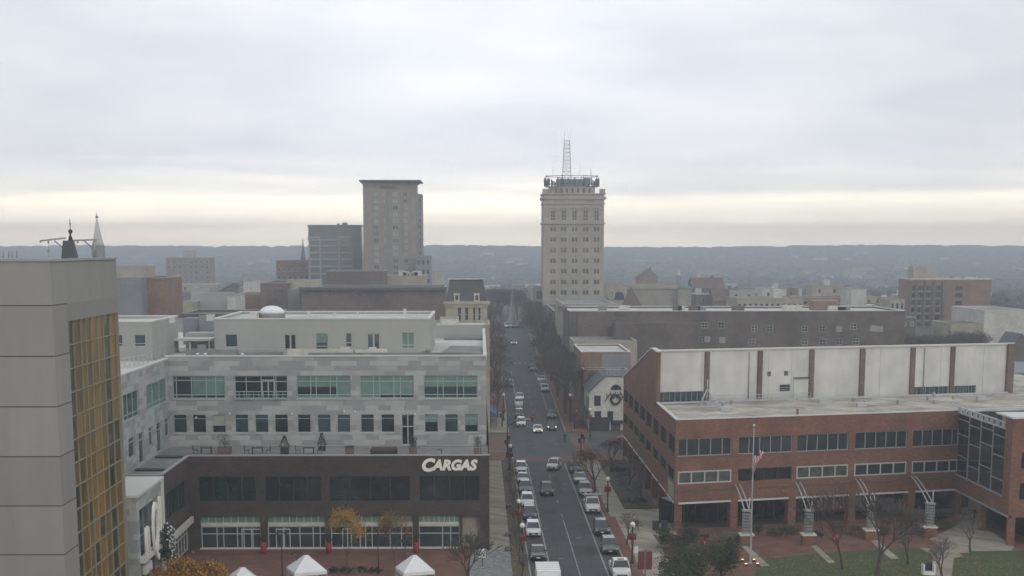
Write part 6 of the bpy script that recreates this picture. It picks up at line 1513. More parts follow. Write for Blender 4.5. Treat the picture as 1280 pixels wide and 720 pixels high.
# ================================================================== street furniture
def globe_lamp(loc, label, bow=True, h=4.6, group=None, basket=False):
    x, y, z = loc; t = thing('street_lamp', label, 'street lamp', loc, group)
    m = MB(); m.lathe((x, y, z), [(.22, 0), (.22, .25), (.14, .4), (.1, .8), (.075, h-.5), (.12, h-.45)], 8); m.build('post', 'dark_metal', t)
    m = MB(); m.ball((x, y, z+h-.15), .3, n=10); m.build('globe', 'globe', t)
    if bow:
        m = MB(); m.box(x-.42, x+.42, y-.14, y+.14, z+h-1.9, z+h-1.2); m.box(x-.14, x+.14, y-.18, y+.18, z+h-2.4, z+h-1.2); m.ball((x, y, z+h-1.5), .36, n=7); m.build('red_bow', 'red_fabric', t)
    return t
globe_lamp((16.95, 210, .13), 'street lamp with a red bow on the right pavement by the white work truck')
globe_lamp((16.9, 174.5, .13), 'street lamp with a red bow beside the red banner at the bottom')
for i, (y, lab) in enumerate(((174, 'nearest red bowed globe lamp on the left kerb beside the dark saloon'), (191, 'red bowed globe lamp on the left kerb beside the white SUV'), (246, 'red bowed globe lamp on the left kerb just before the junction'))): globe_lamp((4.6, y, .13), lab)
for y, lab in ((318, 'pair of globes on a lamp at the left kerb beyond the junction'),):
    for dx in (0,): t = globe_lamp((4.6, y, gh(0, y)+.13), lab, bow=False, h=5.2)
globe_lamp((17.8, 316, gh(0, 316)+.13), 'globe lamp on the far right corner before the dark awning', bow=False, h=5.4)
globe_lamp((gz(745, 560).x, 296, .13), 'lamp with a red bow in front of the white gabled building', h=5.2)
def tall_lamp(px, py, h, lab):
    x, y, z = gp(px, py); t = thing('plaza_lamp', lab, 'street lamp', (x, y, z)); m = MB(); m.tube((x, y, z), (x, y, z+h), .07, .05, n=6); m.lathe((x, y, z), [(.16, 0), (.16, .3)], 8); m.build('post', 'dark_metal', t)
    m = MB(); m.box(x-.5, x+.5, y-.06, y+.06, z+h-.1, z+h); m.box(x-.62, x-.32, y-.12, y+.12, z+h-.3, z+h-.12); m.box(x+.32, x+.62, y-.12, y+.12, z+h-.3, z+h-.12); m.build('lamp_head', 'dark_metal', t)
tall_lamp(353, 722, 5.0, 'dark twin headed lamp on the plaza left of the middle tent'); tall_lamp(473, 716, 4.8, 'dark plaza lamp between the two gold leaved trees')
tall_lamp(507, 736, 5.2, 'dark plaza lamp in front of the right tent'); tall_lamp(372, 740, 4.2, 'dark plaza lamp before the middle tent')
def planter_pot(px, py, lab, m_='red_paint'):
    x, y, z = gp(px, py); t = thing('planter', lab, 'planter', (x, y, z)); m = MB(); m.lathe((x, y, z), [(.25, 0), (.34, .3), (.36, 1.25), (.32, 1.25)], 10); m.build('pot', m_, t)
    m = MB()
    for k in range(60): a = Vector((R_.gauss(0, .2), R_.gauss(0, .2), R_.uniform(.1, .8))); c = Vector((x, y, z+1.25))+a; m.poly([c, c+Vector((R_.uniform(-.2, .2), 0, .25)), c+Vector((R_.uniform(-.2, .2), .1, .05))])
    m.build('plant', 'leaf_dark', t)
planter_pot(329.5, 692, 'tall red planter pot left of centre before the shop pillars'); planter_pot(411, 692, 'tall red planter pot at the pillar between the middle shop windows'); planter_pot(520.5, 691, 'tall red planter pot at the pillar left of the last shop window')
def tent(px, pyb, w_, h0, h1, lab, rz=.15, logo=False):
    x, y, z = gp(px, pyb); t = thing('market_tent', lab, 'tent', (x, y, z), rz=rz)
    s = w_/2; m = MB(); e = h0
    P4 = [(-s, -s), (s, -s), (s, s), (-s, s)]
    for k in range(4):
        a, b = P4[k], P4[(k+1) % 4]; m.poly([(*a, e), (*b, e), (b[0]*.12, b[1]*.12, h1), (a[0]*.12, a[1]*.12, h1)]); m.poly([(*a, e-.35), (*b, e-.35), (*b, e), (*a, e)])
    m.poly([(p[0]*.12, p[1]*.12, h1) for p in P4])
    o = bpy.data.objects.new('canopy', m.mesh('canopy', 'white_fabric')); COL.objects.link(o); o.parent = t
    m = MB()
    for a in P4: m.tube((a[0], a[1], e+.01), (a[0]*.12, a[1]*.12, h1+.01), .022, n=4)
    for k in range(4): a, b = P4[k], P4[(k+1) % 4]; m.tube((a[0], a[1], e-.34), (b[0], b[1], e-.34), .02, n=4)
    o = bpy.data.objects.new('canopy_seams', m.mesh('canopy_seams', 'steel_pale')); COL.objects.link(o); o.parent = t
    m = MB()
    for a in P4: m.tube((a[0]*.98, a[1]*.98, 0), (a[0]*.98, a[1]*.98, e), .035, n=5)
    for k in (0, 1, 2): a, b = P4[k], P4[(k+1) % 4]; m.poly([(a[0]*.96, a[1]*.96, .2), (b[0]*.96, b[1]*.96, .2), (b[0]*.96, b[1]*.96, e-.3), (a[0]*.96, a[1]*.96, e-.3)]) if k == 2 else None
    o = bpy.data.objects.new('frame', m.mesh('frame', 'steel_pale')); COL.objects.link(o); o.parent = t
tent(384, 741, 3.4, 2.5, 3.9, 'white peaked canopy tent in the middle of the bottom edge row', rz=.35); tent(519, 741, 3.3, 2.5, 3.9, 'white peaked canopy tent nearest the bare fan shaped tree', rz=.3); tent(305, 758, 3.4, 2.5, 3.9, 'white canopy tent furthest left, only its peak in view', rz=.3)
# sign on a post at the plaza edge
x, y, z = gp(603, 708); t = thing('plaza_sign', 'small white square sign with a black X mark at the plaza edge', 'sign', (x, y, z)); m = MB(); m.tube((x, y, z), (x, y, z+1.9), .05, n=5); m.build('post', 'dark_metal', t)
m = MB(); m.box(x-.38, x+.38, y-.05, y+.02, z+1.0, z+2.0); m.build('panel', 'sign_white', t); m = MB(); m.tube((x-.25, y-.07, z+1.15), (x+.25, y-.07, z+1.85), .05, n=4); m.tube((x+.25, y-.07, z+1.15), (x-.25, y-.07, z+1.85), .05, n=4); m.build('mark', 'mural_black', t)
# red banner on its post
x, y, z = gp(806, 738); t = thing('red_banner', 'tall red vertical banner on a post at the right pavement edge', 'banner', (x, y, z)); m = MB(); m.tube((x, y, z), (x, y, z+4.3), .05, n=6); m.tube((x-.5, y, z+4.2), (x+.55, y, z+4.2), .03, n=4); m.build('post', 'dark_metal', t)
m = MB(); m.box(x-.75, x-.08, y-.03, y+.01, z+2.2, z+4.1); m.box(x+.08, x+.7, y-.03, y+.01, z+2.2, z+4.1); m.build('cloth', 'red_fabric', t)
# white parking sign pole
x, y, z = gp(795, 712); t = thing('kerb_sign', 'small pale sign on a thin pole beside the red banner', 'sign', (x, y, z)); m = MB(); m.tube((x, y, z), (x, y, z+2.6), .035, n=5); m.build('post', 'steel_pale', t); m = MB(); m.box(x-.2, x+.2, y-.04, y, z+1.9, z+2.6); m.build('panel', 'sign_white', t)
# bins
for px, lab in ((819.5, 'dark square litter bin, left of the two by the office corner'), (830.5, 'dark square litter bin, right of the two by the office corner')):
    x, y, z = gp(px, 662); t = thing('litter_bin', lab, 'bin', (x, y, z)); m = MB(); m.box(x-.38, x+.38, y-.38, y+.38, z, z+1.0); m.build('body', 'dark_metal', t); m = MB(); m.prism([(x-.42, y-.42), (x+.42, y-.42), (x+.42, y+.42), (x-.42, y+.42)], z+1.0, z+1.1); m.build('lid', 'plastic_black', t)
# stone urn
x, y, z = gp(827, 684); t = thing('stone_urn', 'wide stone urn planted with greenery on the right pavement edge', 'urn', (x, y, z)); m = MB(); m.lathe((x, y, z), [(.6, 0), (.6, .3), (.35, .5), (.35, .9), (.9, 1.3), (1.15, 1.6), (1.1, 1.7)], 14); m.build('bowl', 'stone', t)
m = MB()
for k in range(500): a = R_.uniform(0, 2*PI); r = R_.uniform(0, 1.1); c = Vector((x+r*math.cos(a), y+r*math.sin(a), z+1.7+R_.uniform(0, .5))); e = Vector((R_.uniform(-.15, .15), R_.uniform(-.15, .15), R_.uniform(-.1, .2))); m.poly([c, c+e, c+Vector((e.y, -e.x, .08))])
m.build('plants', 'leaf_dark', t)
# red parcel box with black hood
x, y, z = gp(880.5, 684); t = thing('red_box', 'red box with a white mark and black hood on the brick plaza', 'parcel box', (x, y, z)); m = MB(); m.box(x-.42, x+.42, y-.4, y+.4, z, z+1.25); m.build('body', 'red_paint', t); m = MB(); m.prism([(x-.5, y-.45), (x+.5, y-.45), (x+.5, y+.45), (x-.5, y+.45)], z+1.25, z+1.6); m.build('hood', 'plastic_black', t)
m = MB(); m.poly([(x-.15, y-.42, z+.4), (x+.15, y-.42, z+.4), (x, y-.42, z+.8)]); m.build('mark', 'sign_white', t)
# yellow lit object in the evergreen
x, y, z = gp(872, 694); t = thing('warm_spotlight', 'warm lit ground light glowing between the two evergreens', 'ground light', (x, y, z)); m = MB(); m.lathe((x, y, z), [(.2, 0), (.28, .2), (.2, .24)], 10); m.build('lamp_body', 'lamp_warm', t)
# flagpole
def flagpole():
    x, y, z = gp(938, 705); ztop = at(940, 533, y).z; t = thing('flagpole', 'tall pale flagpole with a limp striped flag before the brick office', 'flagpole', (x, y, z))
    m = MB(); m.lathe((x, y, z), [(.3, 0), (.3, .15), (.11, .2), (.10, 4), (.05, ztop-z)], 10); m.build('pole', 'grey_frame', t); m = MB(); m.ball((x, y, ztop+.1), .16, n=8); m.build('ball_finial', 'steel_pale', t)
    zt, zb = at(940, 560, y).z, at(940, 592, y).z; m = MB(); n = 8; rows = 14
    def pt(u, v): w_ = .10+1.15*u*(1-.25*v); return (x-.05+w_*(.9+.1*math.sin(v*7))-.6*v*u, y-.12+.16*math.sin(u*11+v*3), lerp(zt-.35*u, zb+.5*u, v))
    for i in range(n):
        for j in range(rows):
            mi = 1 if (i+j//2) % 2 else 0
            if j < 4 and i < 5: mi = 2
            m.poly([pt(i/n, j/rows), pt((i+1)/n, j/rows), pt((i+1)/n, (j+1)/rows), pt(i/n, (j+1)/rows)], mi)
    m.build('flag', ['flag_stripes', 'sign_white', 'navy'], t)
flagpole()
for i, (px, py, w_) in enumerate(((928, 702, 'left rear'), (942.5, 702, 'right rear'), (932.5, 707.5, 'left front'), (947, 707, 'right front'))):
    x, y, z = gp(px, py); t = thing('ground_spotlight', '%s of the four warm spotlights around the flagpole foot' % w_, 'ground light', (x, y, z), 'spotlights around the flagpole'); m = MB(); m.lathe((x, y, z), [(.14, 0), (.16, .2), (.1, .22)], 8); m.build('housing', 'dark_metal', t); m = MB(); m.lathe((x, y, z+.22), [(.13, 0), (.15, .08)], 8); m.build('lens', 'lamp_warm', t)
# arches with lantern columns
def arch(px, py, tx, ty, lab):
    x, y, z = gp(px, py); t = thing('arch_lantern', lab, 'arch', (x, y, z), 'arches in front of the brick office')
    m = MB(); m.box(x-.75, x+.75, y-.75, y+.75, z, z+1.1); m.build('brick_base', 'red_brick', t); m = MB(); m.box(x-.85, x+.85, y-.85, y+.85, z+1.1, z+1.28); m.build('stone_cap', 'coping', t)
    m = MB()
    for sx in (-.42, .42):
        for sy in (-.42, .42): m.tube((x+sx, y+sy, z+1.28), (x+sx, y+sy, z+4.0), .05, n=4)
    for k in range(8): zz = z+1.4+k*.36; m.box(x-.47, x+.47, y-.47, y-.42, zz, zz+.13); m.box(x-.47, x+.47, y+.42, y+.47, zz, zz+.13); m.box(x-.47, x-.42, y-.47, y+.47, zz, zz+.13); m.box(x+.42, x+.47, y-.47, y+.47, zz, zz+.13)
    m.box(x-.55, x+.55, y-.55, y+.55, z+4.0, z+4.15); m.build('lantern_cage', 'grey_frame', t)
    m = MB(); m.tube((x+.3, y, z+4.1), (x+.3, y, z+5.6), .08, n=5); m.build('finial_post', 'steel_pale', t)
    d = ray(tx, ty); tt = (OX*SA-OY*CA)/(d.x*SA-d.y*CA); e = Vector((d.x*tt, d.y*tt-.1, 3.75))
    s = Vector((x, y, z+4.1))
    for off in (-.28, .28):
        m = MB(); pr = None
        for i in range(11):
            u = i/10; q = s.lerp(e, u); hz = lerp(s.z, e.z+1.9, math.sin(u*PI/2)); q = Vector((q.x+off, q.y, hz))
            if pr is not None: m.tube(pr, q, .085, n=5)
            pr = q
        m.build('curved_rib', 'steel_pale', t)
arch(932.5, 680, 921, 623, 'curved twin rib arch on a lantern column, first from the left, beside the flagpole'); arch(1010, 680, 996, 620, 'curved twin rib arch on a lantern column, second from the left')
arch(1088, 674, 1071, 617, 'curved twin rib arch on a lantern column, third, behind the bare lawn trees'); arch(1161, 670, 1140, 612, 'curved twin rib arch on a lantern column, nearest the brick wing')
# white sign box on the lawn
x, y, z = gp(1160, 718); t = thing('lawn_sign_box', 'white boxed bench like sign on the lawn beside the curved path', 'sign box', (x, y, z)); m = MB(); m.box(x-.65, x+.65, y-.5, y+.4, z, z+.35); m.box(x-.65, x-.5, y-.5, y+.4, z+.35, z+1.15); m.box(x+.5, x+.65, y-.5, y+.4, z+.35, z+1.15); m.build('frame', 'sign_white', t); m = MB(); m.box(x-.5, x+.5, y+.25, y+.38, z+.35, z+1.2); m.build('panel', 'dark_metal', t)
# red newspaper-like display in the arcade and small red box
x, y, z = gp(1044, 676); t = thing('small_red_box', 'small red and white box standing behind the bare lawn tree', 'box', (x, y, z)); m = MB(); m.box(x-.3, x+.3, y-.3, y+.3, z, z+.9); m.build('body', 'red_paint', t); m = MB(); m.box(x-.15, x+.15, y-.33, y-.3, z+.3, z+.7); m.build('label_plate', 'sign_white', t)
d = ray(1030, 640); tt = ((OX)*SA-(OY+4.4)*CA)/(d.x*SA-d.y*CA); bx, by = d.x*tt, d.y*tt
t = thing('window_display', 'colourful window display in red and white inside the arcade behind the second arch', 'display', (bx, by, .13)); m = MB(); cols = 0
for i in range(28):
    for j in range(7): m.poly([(bx-1.5+i*.2, by+i*.055, 1.0+j*.33), (bx-1.5+(i+1)*.2, by+(i+1)*.055, 1.0+j*.33), (bx-1.5+(i+1)*.2, by+(i+1)*.055, 1.0+(j+1)*.33), (bx-1.5+i*.2, by+i*.055, 1.0+(j+1)*.33)], R_.choice((0, 0, 1, 2, 3, 3)))
m.build('artwork', ['sign_white', 'red_paint', 'grey_wall', 'stone'], t); m = MB(); m.box(bx-1.5, bx+4.1, by-.12, by-.02, .9, 1.05); m.build('red_rail', 'red_paint', t)
# traffic signals at the junction
def signal(x, y, lab, arm=0, h=6.6, z=.13, zh=None):
    t = thing('traffic_signal', lab, 'traffic signal', (x, y, z)); m = MB(); m.tube((x, y, z), (x, y, z+h), .13, .10, n=8); m.lathe((x, y, z), [(.25, 0), (.25, .4)], 8); m.build('pole', 'dark_metal', t)
    def head(hx, hz):
        m = MB(); m.box(hx-.2, hx+.2, y-.3, y-.05, hz, hz+1.1); hd = m.build('signal_head', 'dark_metal', t); m = MB()
        m.lathe((hx, y-.33, hz+.85), [(.1, -.1), (.12, 0), (.1, .1)], 8); m.build('lens', 'signal_red', hd)
    if arm:
        m = MB(); pr = None
        for i in range(9):
            u = i/8; q = (x+arm*u, y, z+h-2.2+1.5*math.sin(u*PI/2)); 
            if pr: m.tube(pr, q, .09, n=5)
            pr = q
        m.build('mast_arm', 'dark_metal', t); m = MB(); m.box(x+arm*.7-.9, x+arm*.7+.9, y-.06, y, z+h-1.1, z+h-.75); m.build('street_name_plate', 'steel_pale', t); head(x+arm, z+h-1.4)
    head(x+.3, z+3.0)
    m = MB(); m.box(x-.5, x-.15, y-.2, y+.1, z+2.2, z+3.0); m.build('crossing_signal', 'dark_metal', t)
signal(4.5, 266, 'dark signal pole with a curved mast arm over the left side of the junction', arm=4.2, h=7.5)
signal(4.5, 250, 'shorter dark signal pole on the left kerb just before the mast arm pole', h=5.0)
signal(17.0, 268, 'dark signal pole on the right kerb before the reddish tree', h=4.2)
signal(18.2, 306, 'dark signal pole at the far right corner near the white gabled building', h=4.6)
signal(4.2, 309, 'dark signal pole at the far left corner of the junction', h=4.6)
# blue awning
t = thing('blue_awning', 'bright blue shop awning over the left pavement beyond the junction', 'awning', (1.2, 309, 2.6)); a = at(607.5, 515, 308); m = MB()
x0, x1 = .6, at(621.5, 527, 308).x; m.poly([(x0, 308, 4.6), (x1, 308, 2.9), (x1, 322, 2.9), (x0, 322, 4.6)]); m.poly([(x0, 308, 4.6), (x0, 308, 2.9), (x1, 308, 2.9)]); m.poly([(x1, 308, 2.5), (x1, 322, 2.5), (x1, 322, 2.9), (x1, 308, 2.9)]); m.poly([(x0, 308, 2.5), (x1, 308, 2.5), (x1, 308, 2.9), (x0, 308, 2.9)]); m.build('fabric', 'blue_fabric', t)
m = MB()
for y in (308.2, 321.8): m.tube((x1-.1, y, .13), (x1-.1, y, 2.6), .05, n=5)
m.build('post', 'dark_metal', t)
# banners / brackets on the pale pavement
for i, py in enumerate((570, 602, 634, 670, 688)):
    p = gp(639, py); t = thing('tree_grate_post', '%s small dark bench post from the junction along the left kerb' % words[i], 'bench', p, 'small dark benches along the left kerb'); m = MB(); m.box(p[0]-.75, p[0]-.0, p[1]-.5, p[1]+.5, .45, .52); m.build('seat', 'dark_metal', t); m = MB(); m.box(p[0]-.7, p[0]-.62, p[1]-.4, p[1]+.4, .13, .45); m.box(p[0]-.1, p[0]-.02, p[1]-.4, p[1]+.4, .13, .45); m.build('legs', 'dark_metal', t)
# terrace furniture on the brown building
def t_at(px, py, z=10.42): p = gz(px, py, z); return (p.x, p.y, z)
def patio_set(px, py, n, lab, seed):
    x, y, z = t_at(px, py); t = thing('patio_table', lab+' table', 'table', (x, y, z)); m = MB(); m.box(x-.7, x+.7, y-.4, y+.4, z+.7, z+.76); m.build('table_top', 'dark_metal', t)
    for sx in (-.6, .6): m = MB(); m.box(x+sx-.04, x+sx+.04, y-.3, y+.3, z, z+.7); m.build('leg', 'dark_metal', t)
    for i in range(n):
        cx = x+(-1.3 if i == 0 else 1.3 if i == 1 else 0.3); c = thing('patio_chair', lab+(' chair left of its table', ' chair right of its table', ' chair behind its table')[i], 'chair', (cx, y, z)); yo = 0 if i < 2 else .9
        m = MB(); m.box(cx-.28, cx+.28, y+yo-.28, y+yo+.28, z+.4, z+.46); m.build('seat', 'dark_metal', c); m = MB(); s = -1 if i == 0 else 1; m.box(cx+s*.28-.03, cx+s*.28+.03, y+yo-.28, y+yo+.28, z+.46, z+1.0); m.build('backrest', 'dark_metal', c); m = MB()
        for a in (-.25, .25):
            for b in (-.25, .25): m.tube((cx+a, y+yo+b, z), (cx+a, y+yo+b, z+.42), .025, n=4)
        m.build('legs', 'dark_metal', c)
patio_set(258, 567, 1, 'dark terrace set at the left end,', 1); patio_set(322, 567, 2, 'dark terrace set second from left,', 2); patio_set(386, 567, 2, 'dark terrace set in the middle,', 3)
def terrace_pot(px, py, lab, w_=.55, h=.95, plant='leaf_dark', ph=1.2, conical=False):
    x, y, z = t_at(px, py); t = thing('terrace_planter', lab, 'planter', (x, y, z)); m = MB(); m.prism([(x-w_*.85, y-w_*.85), (x+w_*.85, y-w_*.85), (x+w_*.85, y+w_*.85), (x-w_*.85, y+w_*.85)], z, z+h); m.build('pot', 'dull_brick' if not conical else 'dark_metal', t); m = MB()
    for k in range(420):
        u = R_.uniform(0, 1); rr = w_*(1.15-u) if conical else w_*R_.uniform(.1, 1.0); a = R_.uniform(0, 2*PI); c = Vector((x+rr*math.cos(a), y+rr*math.sin(a), z+h+u*ph)); e = Vector((R_.uniform(-.12, .12), R_.uniform(-.12, .12), R_.uniform(-.05, .15))); m.poly([c, c+e, c+Vector((e.y, -e.x, .1))])
    m.build('plant', plant, t)
    if ph: m = MB(); m.tube((x, y, z+h), (x, y, z+h+ph*.8), .03, n=4); m.build('stem', 'bark', t)
terrace_pot(281, 567, 'wide round planter with a small bare tree on the terrace', .9, .8, 'twig_grey', 1.6)
terrace_pot(356, 568, 'planter with a pointed green shrub on the terrace', .55, .9, 'leaf_green', 1.3, True); terrace_pot(402.5, 563, 'planter with a dark rounded conifer by the terrace wall', .5, .5, 'leaf_dark', 1.6, True)
terrace_pot(437, 568.5, 'empty looking brown planter left of the terrace sofa', .6, .9, 'twig', .1); terrace_pot(516, 568, 'large grey planter with grasses in front of the terrace door', .55, .9, 'leaf_green', 1.1); terrace_pot(597, 568, 'grey planter with a twiggy shrub at the right end of the terrace', .55, .9, 'twig_grey', 1.2)
for i, px in enumerate((262, 270, 290, 298, 306)): terrace_pot(px, 556, '%s low dark shrub from left in the far terrace bed' % words[i], .45, .15, 'leaf_dark', .5)
x, y, z = t_at(480, 568.5); t = thing('terrace_sofa', 'brown outdoor sofa with red cushions on the terrace', 'sofa', (x, y, z)); m = MB(); m.box(x-1.5, x+1.5, y-.4, y+.4, z+.15, z+.42); m.build('seat', 'plastic_black', t); m = MB(); m.box(x-1.5, x+1.5, y+.3, y+.45, z+.42, z+.95); m.build('backrest', 'wood', t); m = MB(); m.box(x-.4, x+.3, y-.0, y+.28, z+.42, z+.85); m.box(x+.8, x+1.3, y, y+.28, z+.42, z+.8); m.build('cushion', 'red_roof', t)
for s in (-1, 1): m = MB(); m.box(x+s*1.5-.1, x+s*1.5+.1, y-.4, y+.45, z, z+.7); m.build('armrest', 'plastic_black', t)
x, y, z = t_at(549, 568.5); t = thing('side_stool', 'small dark open stool on the terrace below the right windows', 'stool', (x, y, z)); m = MB(); m.box(x-.32, x+.32, y-.25, y+.25, z+.6, z+.67); m.build('seat', 'dark_metal', t)
for s in (-1, 1): m = MB(); m.box(x+s*.28-.04, x+s*.28+.04, y-.2, y+.2, z, z+.6); m.build('leg', 'dark_metal', t)
x, y, z = t_at(223, 557); t = thing('graffiti_box', 'low pale box with colourful lettering like marks in the terrace corner', 'utility box', (x, y, z)); m = MB(); m.box(x-1.0, x+1.0, y-.4, y+.4, z, z+1.1); m.build('body', 'cream_wall', t); m = MB()
for k in range(5): m.tube((x-.8+k*.36, y-.42, z+.2), (x-.6+k*.36, y-.42, z+.9), .06, n=4)
m.build('marks', 'wood', t)
x, y, z = t_at(235, 557); t = thing('dark_cabinet', 'dark cabinet right of the pale marked box in the terrace corner', 'cabinet', (x, y, z)); m = MB(); m.box(x-.4, x+.4, y-.35, y+.35, z, z+1.1); m.build('body', 'dark_metal', t); m = MB(); m.box(x-.42, x+.42, y-.37, y+.37, z+1.1, z+1.16); m.build('lid', 'grey_frame', t)
# glass balustrade along the terrace front edge
t = thing('terrace_balustrade', 'thin glass and rail balustrade along the right front edge of the terrace', 'balustrade', (-8, 184.5, 11.24)); m = MB(); xa, xb = at(525, 565, 184.3).x, at(610, 565, 184.3).x
for k in range(9): x = lerp(xa, xb, k/8); m.box(x-.03, x+.03, 184.2, 184.26, 11.24, 12.0)
m.box(xa, xb, 184.2, 184.26, 12.0, 12.05); m.build('rail', 'grey_frame', t)
# ================================================================== people
def person(x, y, z, lab, coat='coat_dark', legs='jeans', facing=0, stride=.28, hgt=1.72, arm=.2, bag=False, hood=False, group=None):
    s = hgt/1.72; t = thing('person', lab, 'person', (x, y, z), group, facing)
    def skin(name, verts, edges, radii, m, root=0, lv=2):
        me = bpy.data.meshes.new(name); me.from_pydata([(a*s, b*s, c*s) for a, b, c in verts], edges, []); me.materials.append(M[m])
        o = bpy.data.objects.new(name, me); COL.objects.link(o); o.parent = t
        md = o.modifiers.new('Skin', 'SKIN'); md.use_smooth_shade = True
        for i, r in enumerate(radii):
            sv = me.skin_vertices[0].data[i]; sv.radius = (r*s, r*s*.95) if not isinstance(r, tuple) else (r[0]*s, r[1]*s); sv.use_root = (i == root)
        o.modifiers.new('Sub', 'SUBSURF').levels = lv; o.modifiers['Sub'].render_levels = lv; return o
    S = stride; fl, fr = (.10, S*-.9, .08), (-.10, S*.9, .08)
    kl, kr = (.10, -S*.55, .50), (-.10, S*.35, .48)
    hl, hr = (.27, arm+.05, .82), (-.27, -arm-.02, .84); el, er = (.25, arm*.5, 1.10), (-.25, -arm*.5, 1.10)
    V = [(0, 0, .95), (0, 0, 1.15), (0, 0, 1.38), (0, -.01, 1.47), (0, -.02, 1.53), (0, -.03, 1.62), (0, -.03, 1.69),
         (.10, 0, .90), kl, fl, (fl[0], fl[1]-.14, .05), (-.10, 0, .90), kr, fr, (fr[0], fr[1]-.14, .05), (.19, 0, 1.39), el, hl, (-.19, 0, 1.39), er, hr]
    E_ = [(0, 1), (1, 2), (2, 3), (3, 4), (4, 5), (5, 6), (0, 7), (7, 8), (8, 9), (9, 10), (0, 11), (11, 12), (12, 13), (13, 14), (2, 15), (15, 16), (16, 17), (2, 18), (18, 19), (19, 20)]
    Rr = [(.14, .10), (.14, .10), (.15, .10), .06, .055, .085, .07, .085, .06, .045, .035, .085, .06, .045, .035, .06, .042, .035, .06, .042, .035]
    # hands with five fingers
    for (hx, hy, hz), sx, pi_ in ((hl, 1, 17), (hr, -1, 20)):
        pb = len(V); V.append((hx+sx*.005, hy-.01, hz-.06)); E_.append((pi_, pb)); Rr.append((.036, .02))
        for k, (dy, ln) in enumerate(((-.03, .075), (-.01, .085), (.012, .08), (.032, .065))): V.append((hx, hy+dy-.01, hz-.09-ln)); E_.append((pb, len(V)-1)); Rr.append(.009)
        V.append((hx-sx*.01, hy-.065, hz-.08)); E_.append((pb, len(V)-1)); Rr.append(.010)
    skin('body', V, E_, Rr, 'skin')
    skin('coat', [V[0], (0, 0, .84), V[1], (0, 0, 1.36), (0, -.01, 1.46), V[15], el, (hl[0], hl[1], hl[2]+.06), V[18], er, (hr[0], hr[1], hr[2]+.06)], [(0, 1), (0, 2), (2, 3), (3, 4), (3, 5), (5, 6), (6, 7), (3, 8), (8, 9), (9, 10)], [(.18, .135), (.19, .14), (.17, .13), (.18, .125), .075, .08, .06, .05, .08, .06, .05], coat)
    skin('trousers', [(0, 0, .93), V[7], kl, (fl[0], fl[1], .12), V[11], kr, (fr[0], fr[1], .12)], [(0, 1), (1, 2), (2, 3), (0, 4), (4, 5), (5, 6)], [(.15, .115), .10, .075, .06, .10, .075, .06], legs)
    for f in (fl, fr): skin('shoe', [(f[0], f[1]+.04, .055), (f[0], f[1]-.17, .045)], [(0, 1)], [.055, .042], 'plastic_black', lv=1)
    skin('hair', [(0, -.0, 1.60), (0, .0, 1.67), (0, -.03, 1.71)], [(0, 1), (1, 2)], [.085, .092, .07], coat if hood else 'hair')
    m = MB(); fy = -.117
    for sx in (-.03, .03): m.ball((sx*s, fy*s, 1.625*s), .011*s, n=6, mi=0)
    m.box(-.025*s, .025*s, (fy-.005)*s, (fy+.01)*s, 1.565*s, 1.573*s, 0); o = bpy.data.objects.new('face_features', m.mesh('face_features', 'hair')); COL.objects.link(o); o.parent = t
    if bag: m = MB(); m.box(-.34*s, -.28*s, -.25*s, .05*s, .5*s, .82*s); o = bpy.data.objects.new('bag', m.mesh('bag', 'sign_white')); COL.objects.link(o); o.parent = t
p = gp(796, 665); person(*p, 'person in a dark brown jacket walking on the pavement beside the office', 'coat_brown', 'jeans', facing=.3, bag=True)
p = gp(826.5, 719); person(*p, 'person in a black coat and pale trousers walking at the bottom of the right pavement', 'coat_dark', 'trouser_grey', facing=PI)
p = gp(1209, 651); person(*p, 'person in a pale coat standing left of the pair under the brick wing', 'trouser_grey', 'coat_dark', stride=.05, facing=.6)
p = gp(1217, 650); person(*p, 'person in a brown coat standing right of the pair under the brick wing', 'coat_brown', 'coat_dark', stride=.05, facing=-1)
x, y = gz(826, 690).x-1.0, 172.0; p = gp(845, 724); person(*p, 'person in a red top partly hidden at the bottom beside the evergreens', 'red_paint', 'coat_dark', facing=0)
for i, (px, py, c) in enumerate(((730, 556, 'coat_dark'), (738, 552, 'red_fabric'), (706, 552, 'coat_dark'))):
    p = gp(px, py); person(*p, ('person in dark clothes crossing below the dark awning', 'person in a red top at the far right corner of the junction', 'person in dark clothes standing near the far right signal pole')[i], c, 'coat_dark', facing=1.2*i)
# ================================================================== city beyond, far houses, woodland
RC = random.Random(99)
ORD = words
def town_house(x0, x1, y0, y1, h, wm, rm, flat, label, group, nw=3, z=None, rows=2):
    z = gh((x0+x1)/2, y0)-.4 if z is None else z
    if flat:
        t = thing('town_building', label, 'building', ((x0+x1)/2, (y0+y1)/2, z), group); hs = []
        W = x1-x0
        for c in range(nw):
            for r in range(rows): u = W*(c+.5)/nw; hs.append((u-.55, u+.55, z+h-1.3-3.3*r-1.6, z+h-1.3-3.3*r, .15))
        volume(t, rect(x0, x1, y0, y1), z, z+h, wm, rm, 'grey_coping' if RC.random() < .5 else 'coping', par=.4, holes={0: hs})
        for q in hs: window(t, (x0, y0), (1, 0), (q[0]+q[1])/2, q[2], 1.1, 1.6, pm=RC.choice(G1), fm='grey_frame', rec=.08, fw=.12)
        if RC.random() < .6: m = MB(); ux, uy = RC.uniform(x0+1.5, x1-1.5), RC.uniform(y0+2, y1-2); m.box(ux-1, ux+1, uy-1, uy+1, z+h-.4, z+h+RC.uniform(.6, 2)); m.build('roof_unit', RC.choice(('white_wall', 'grey_wall')), t)
        return t
    return gable('gabled_house', label, 'house', x0, x1, y0, y1, z, z+h*.72, z+h, RC.choice('xy'), wm, rm, group)
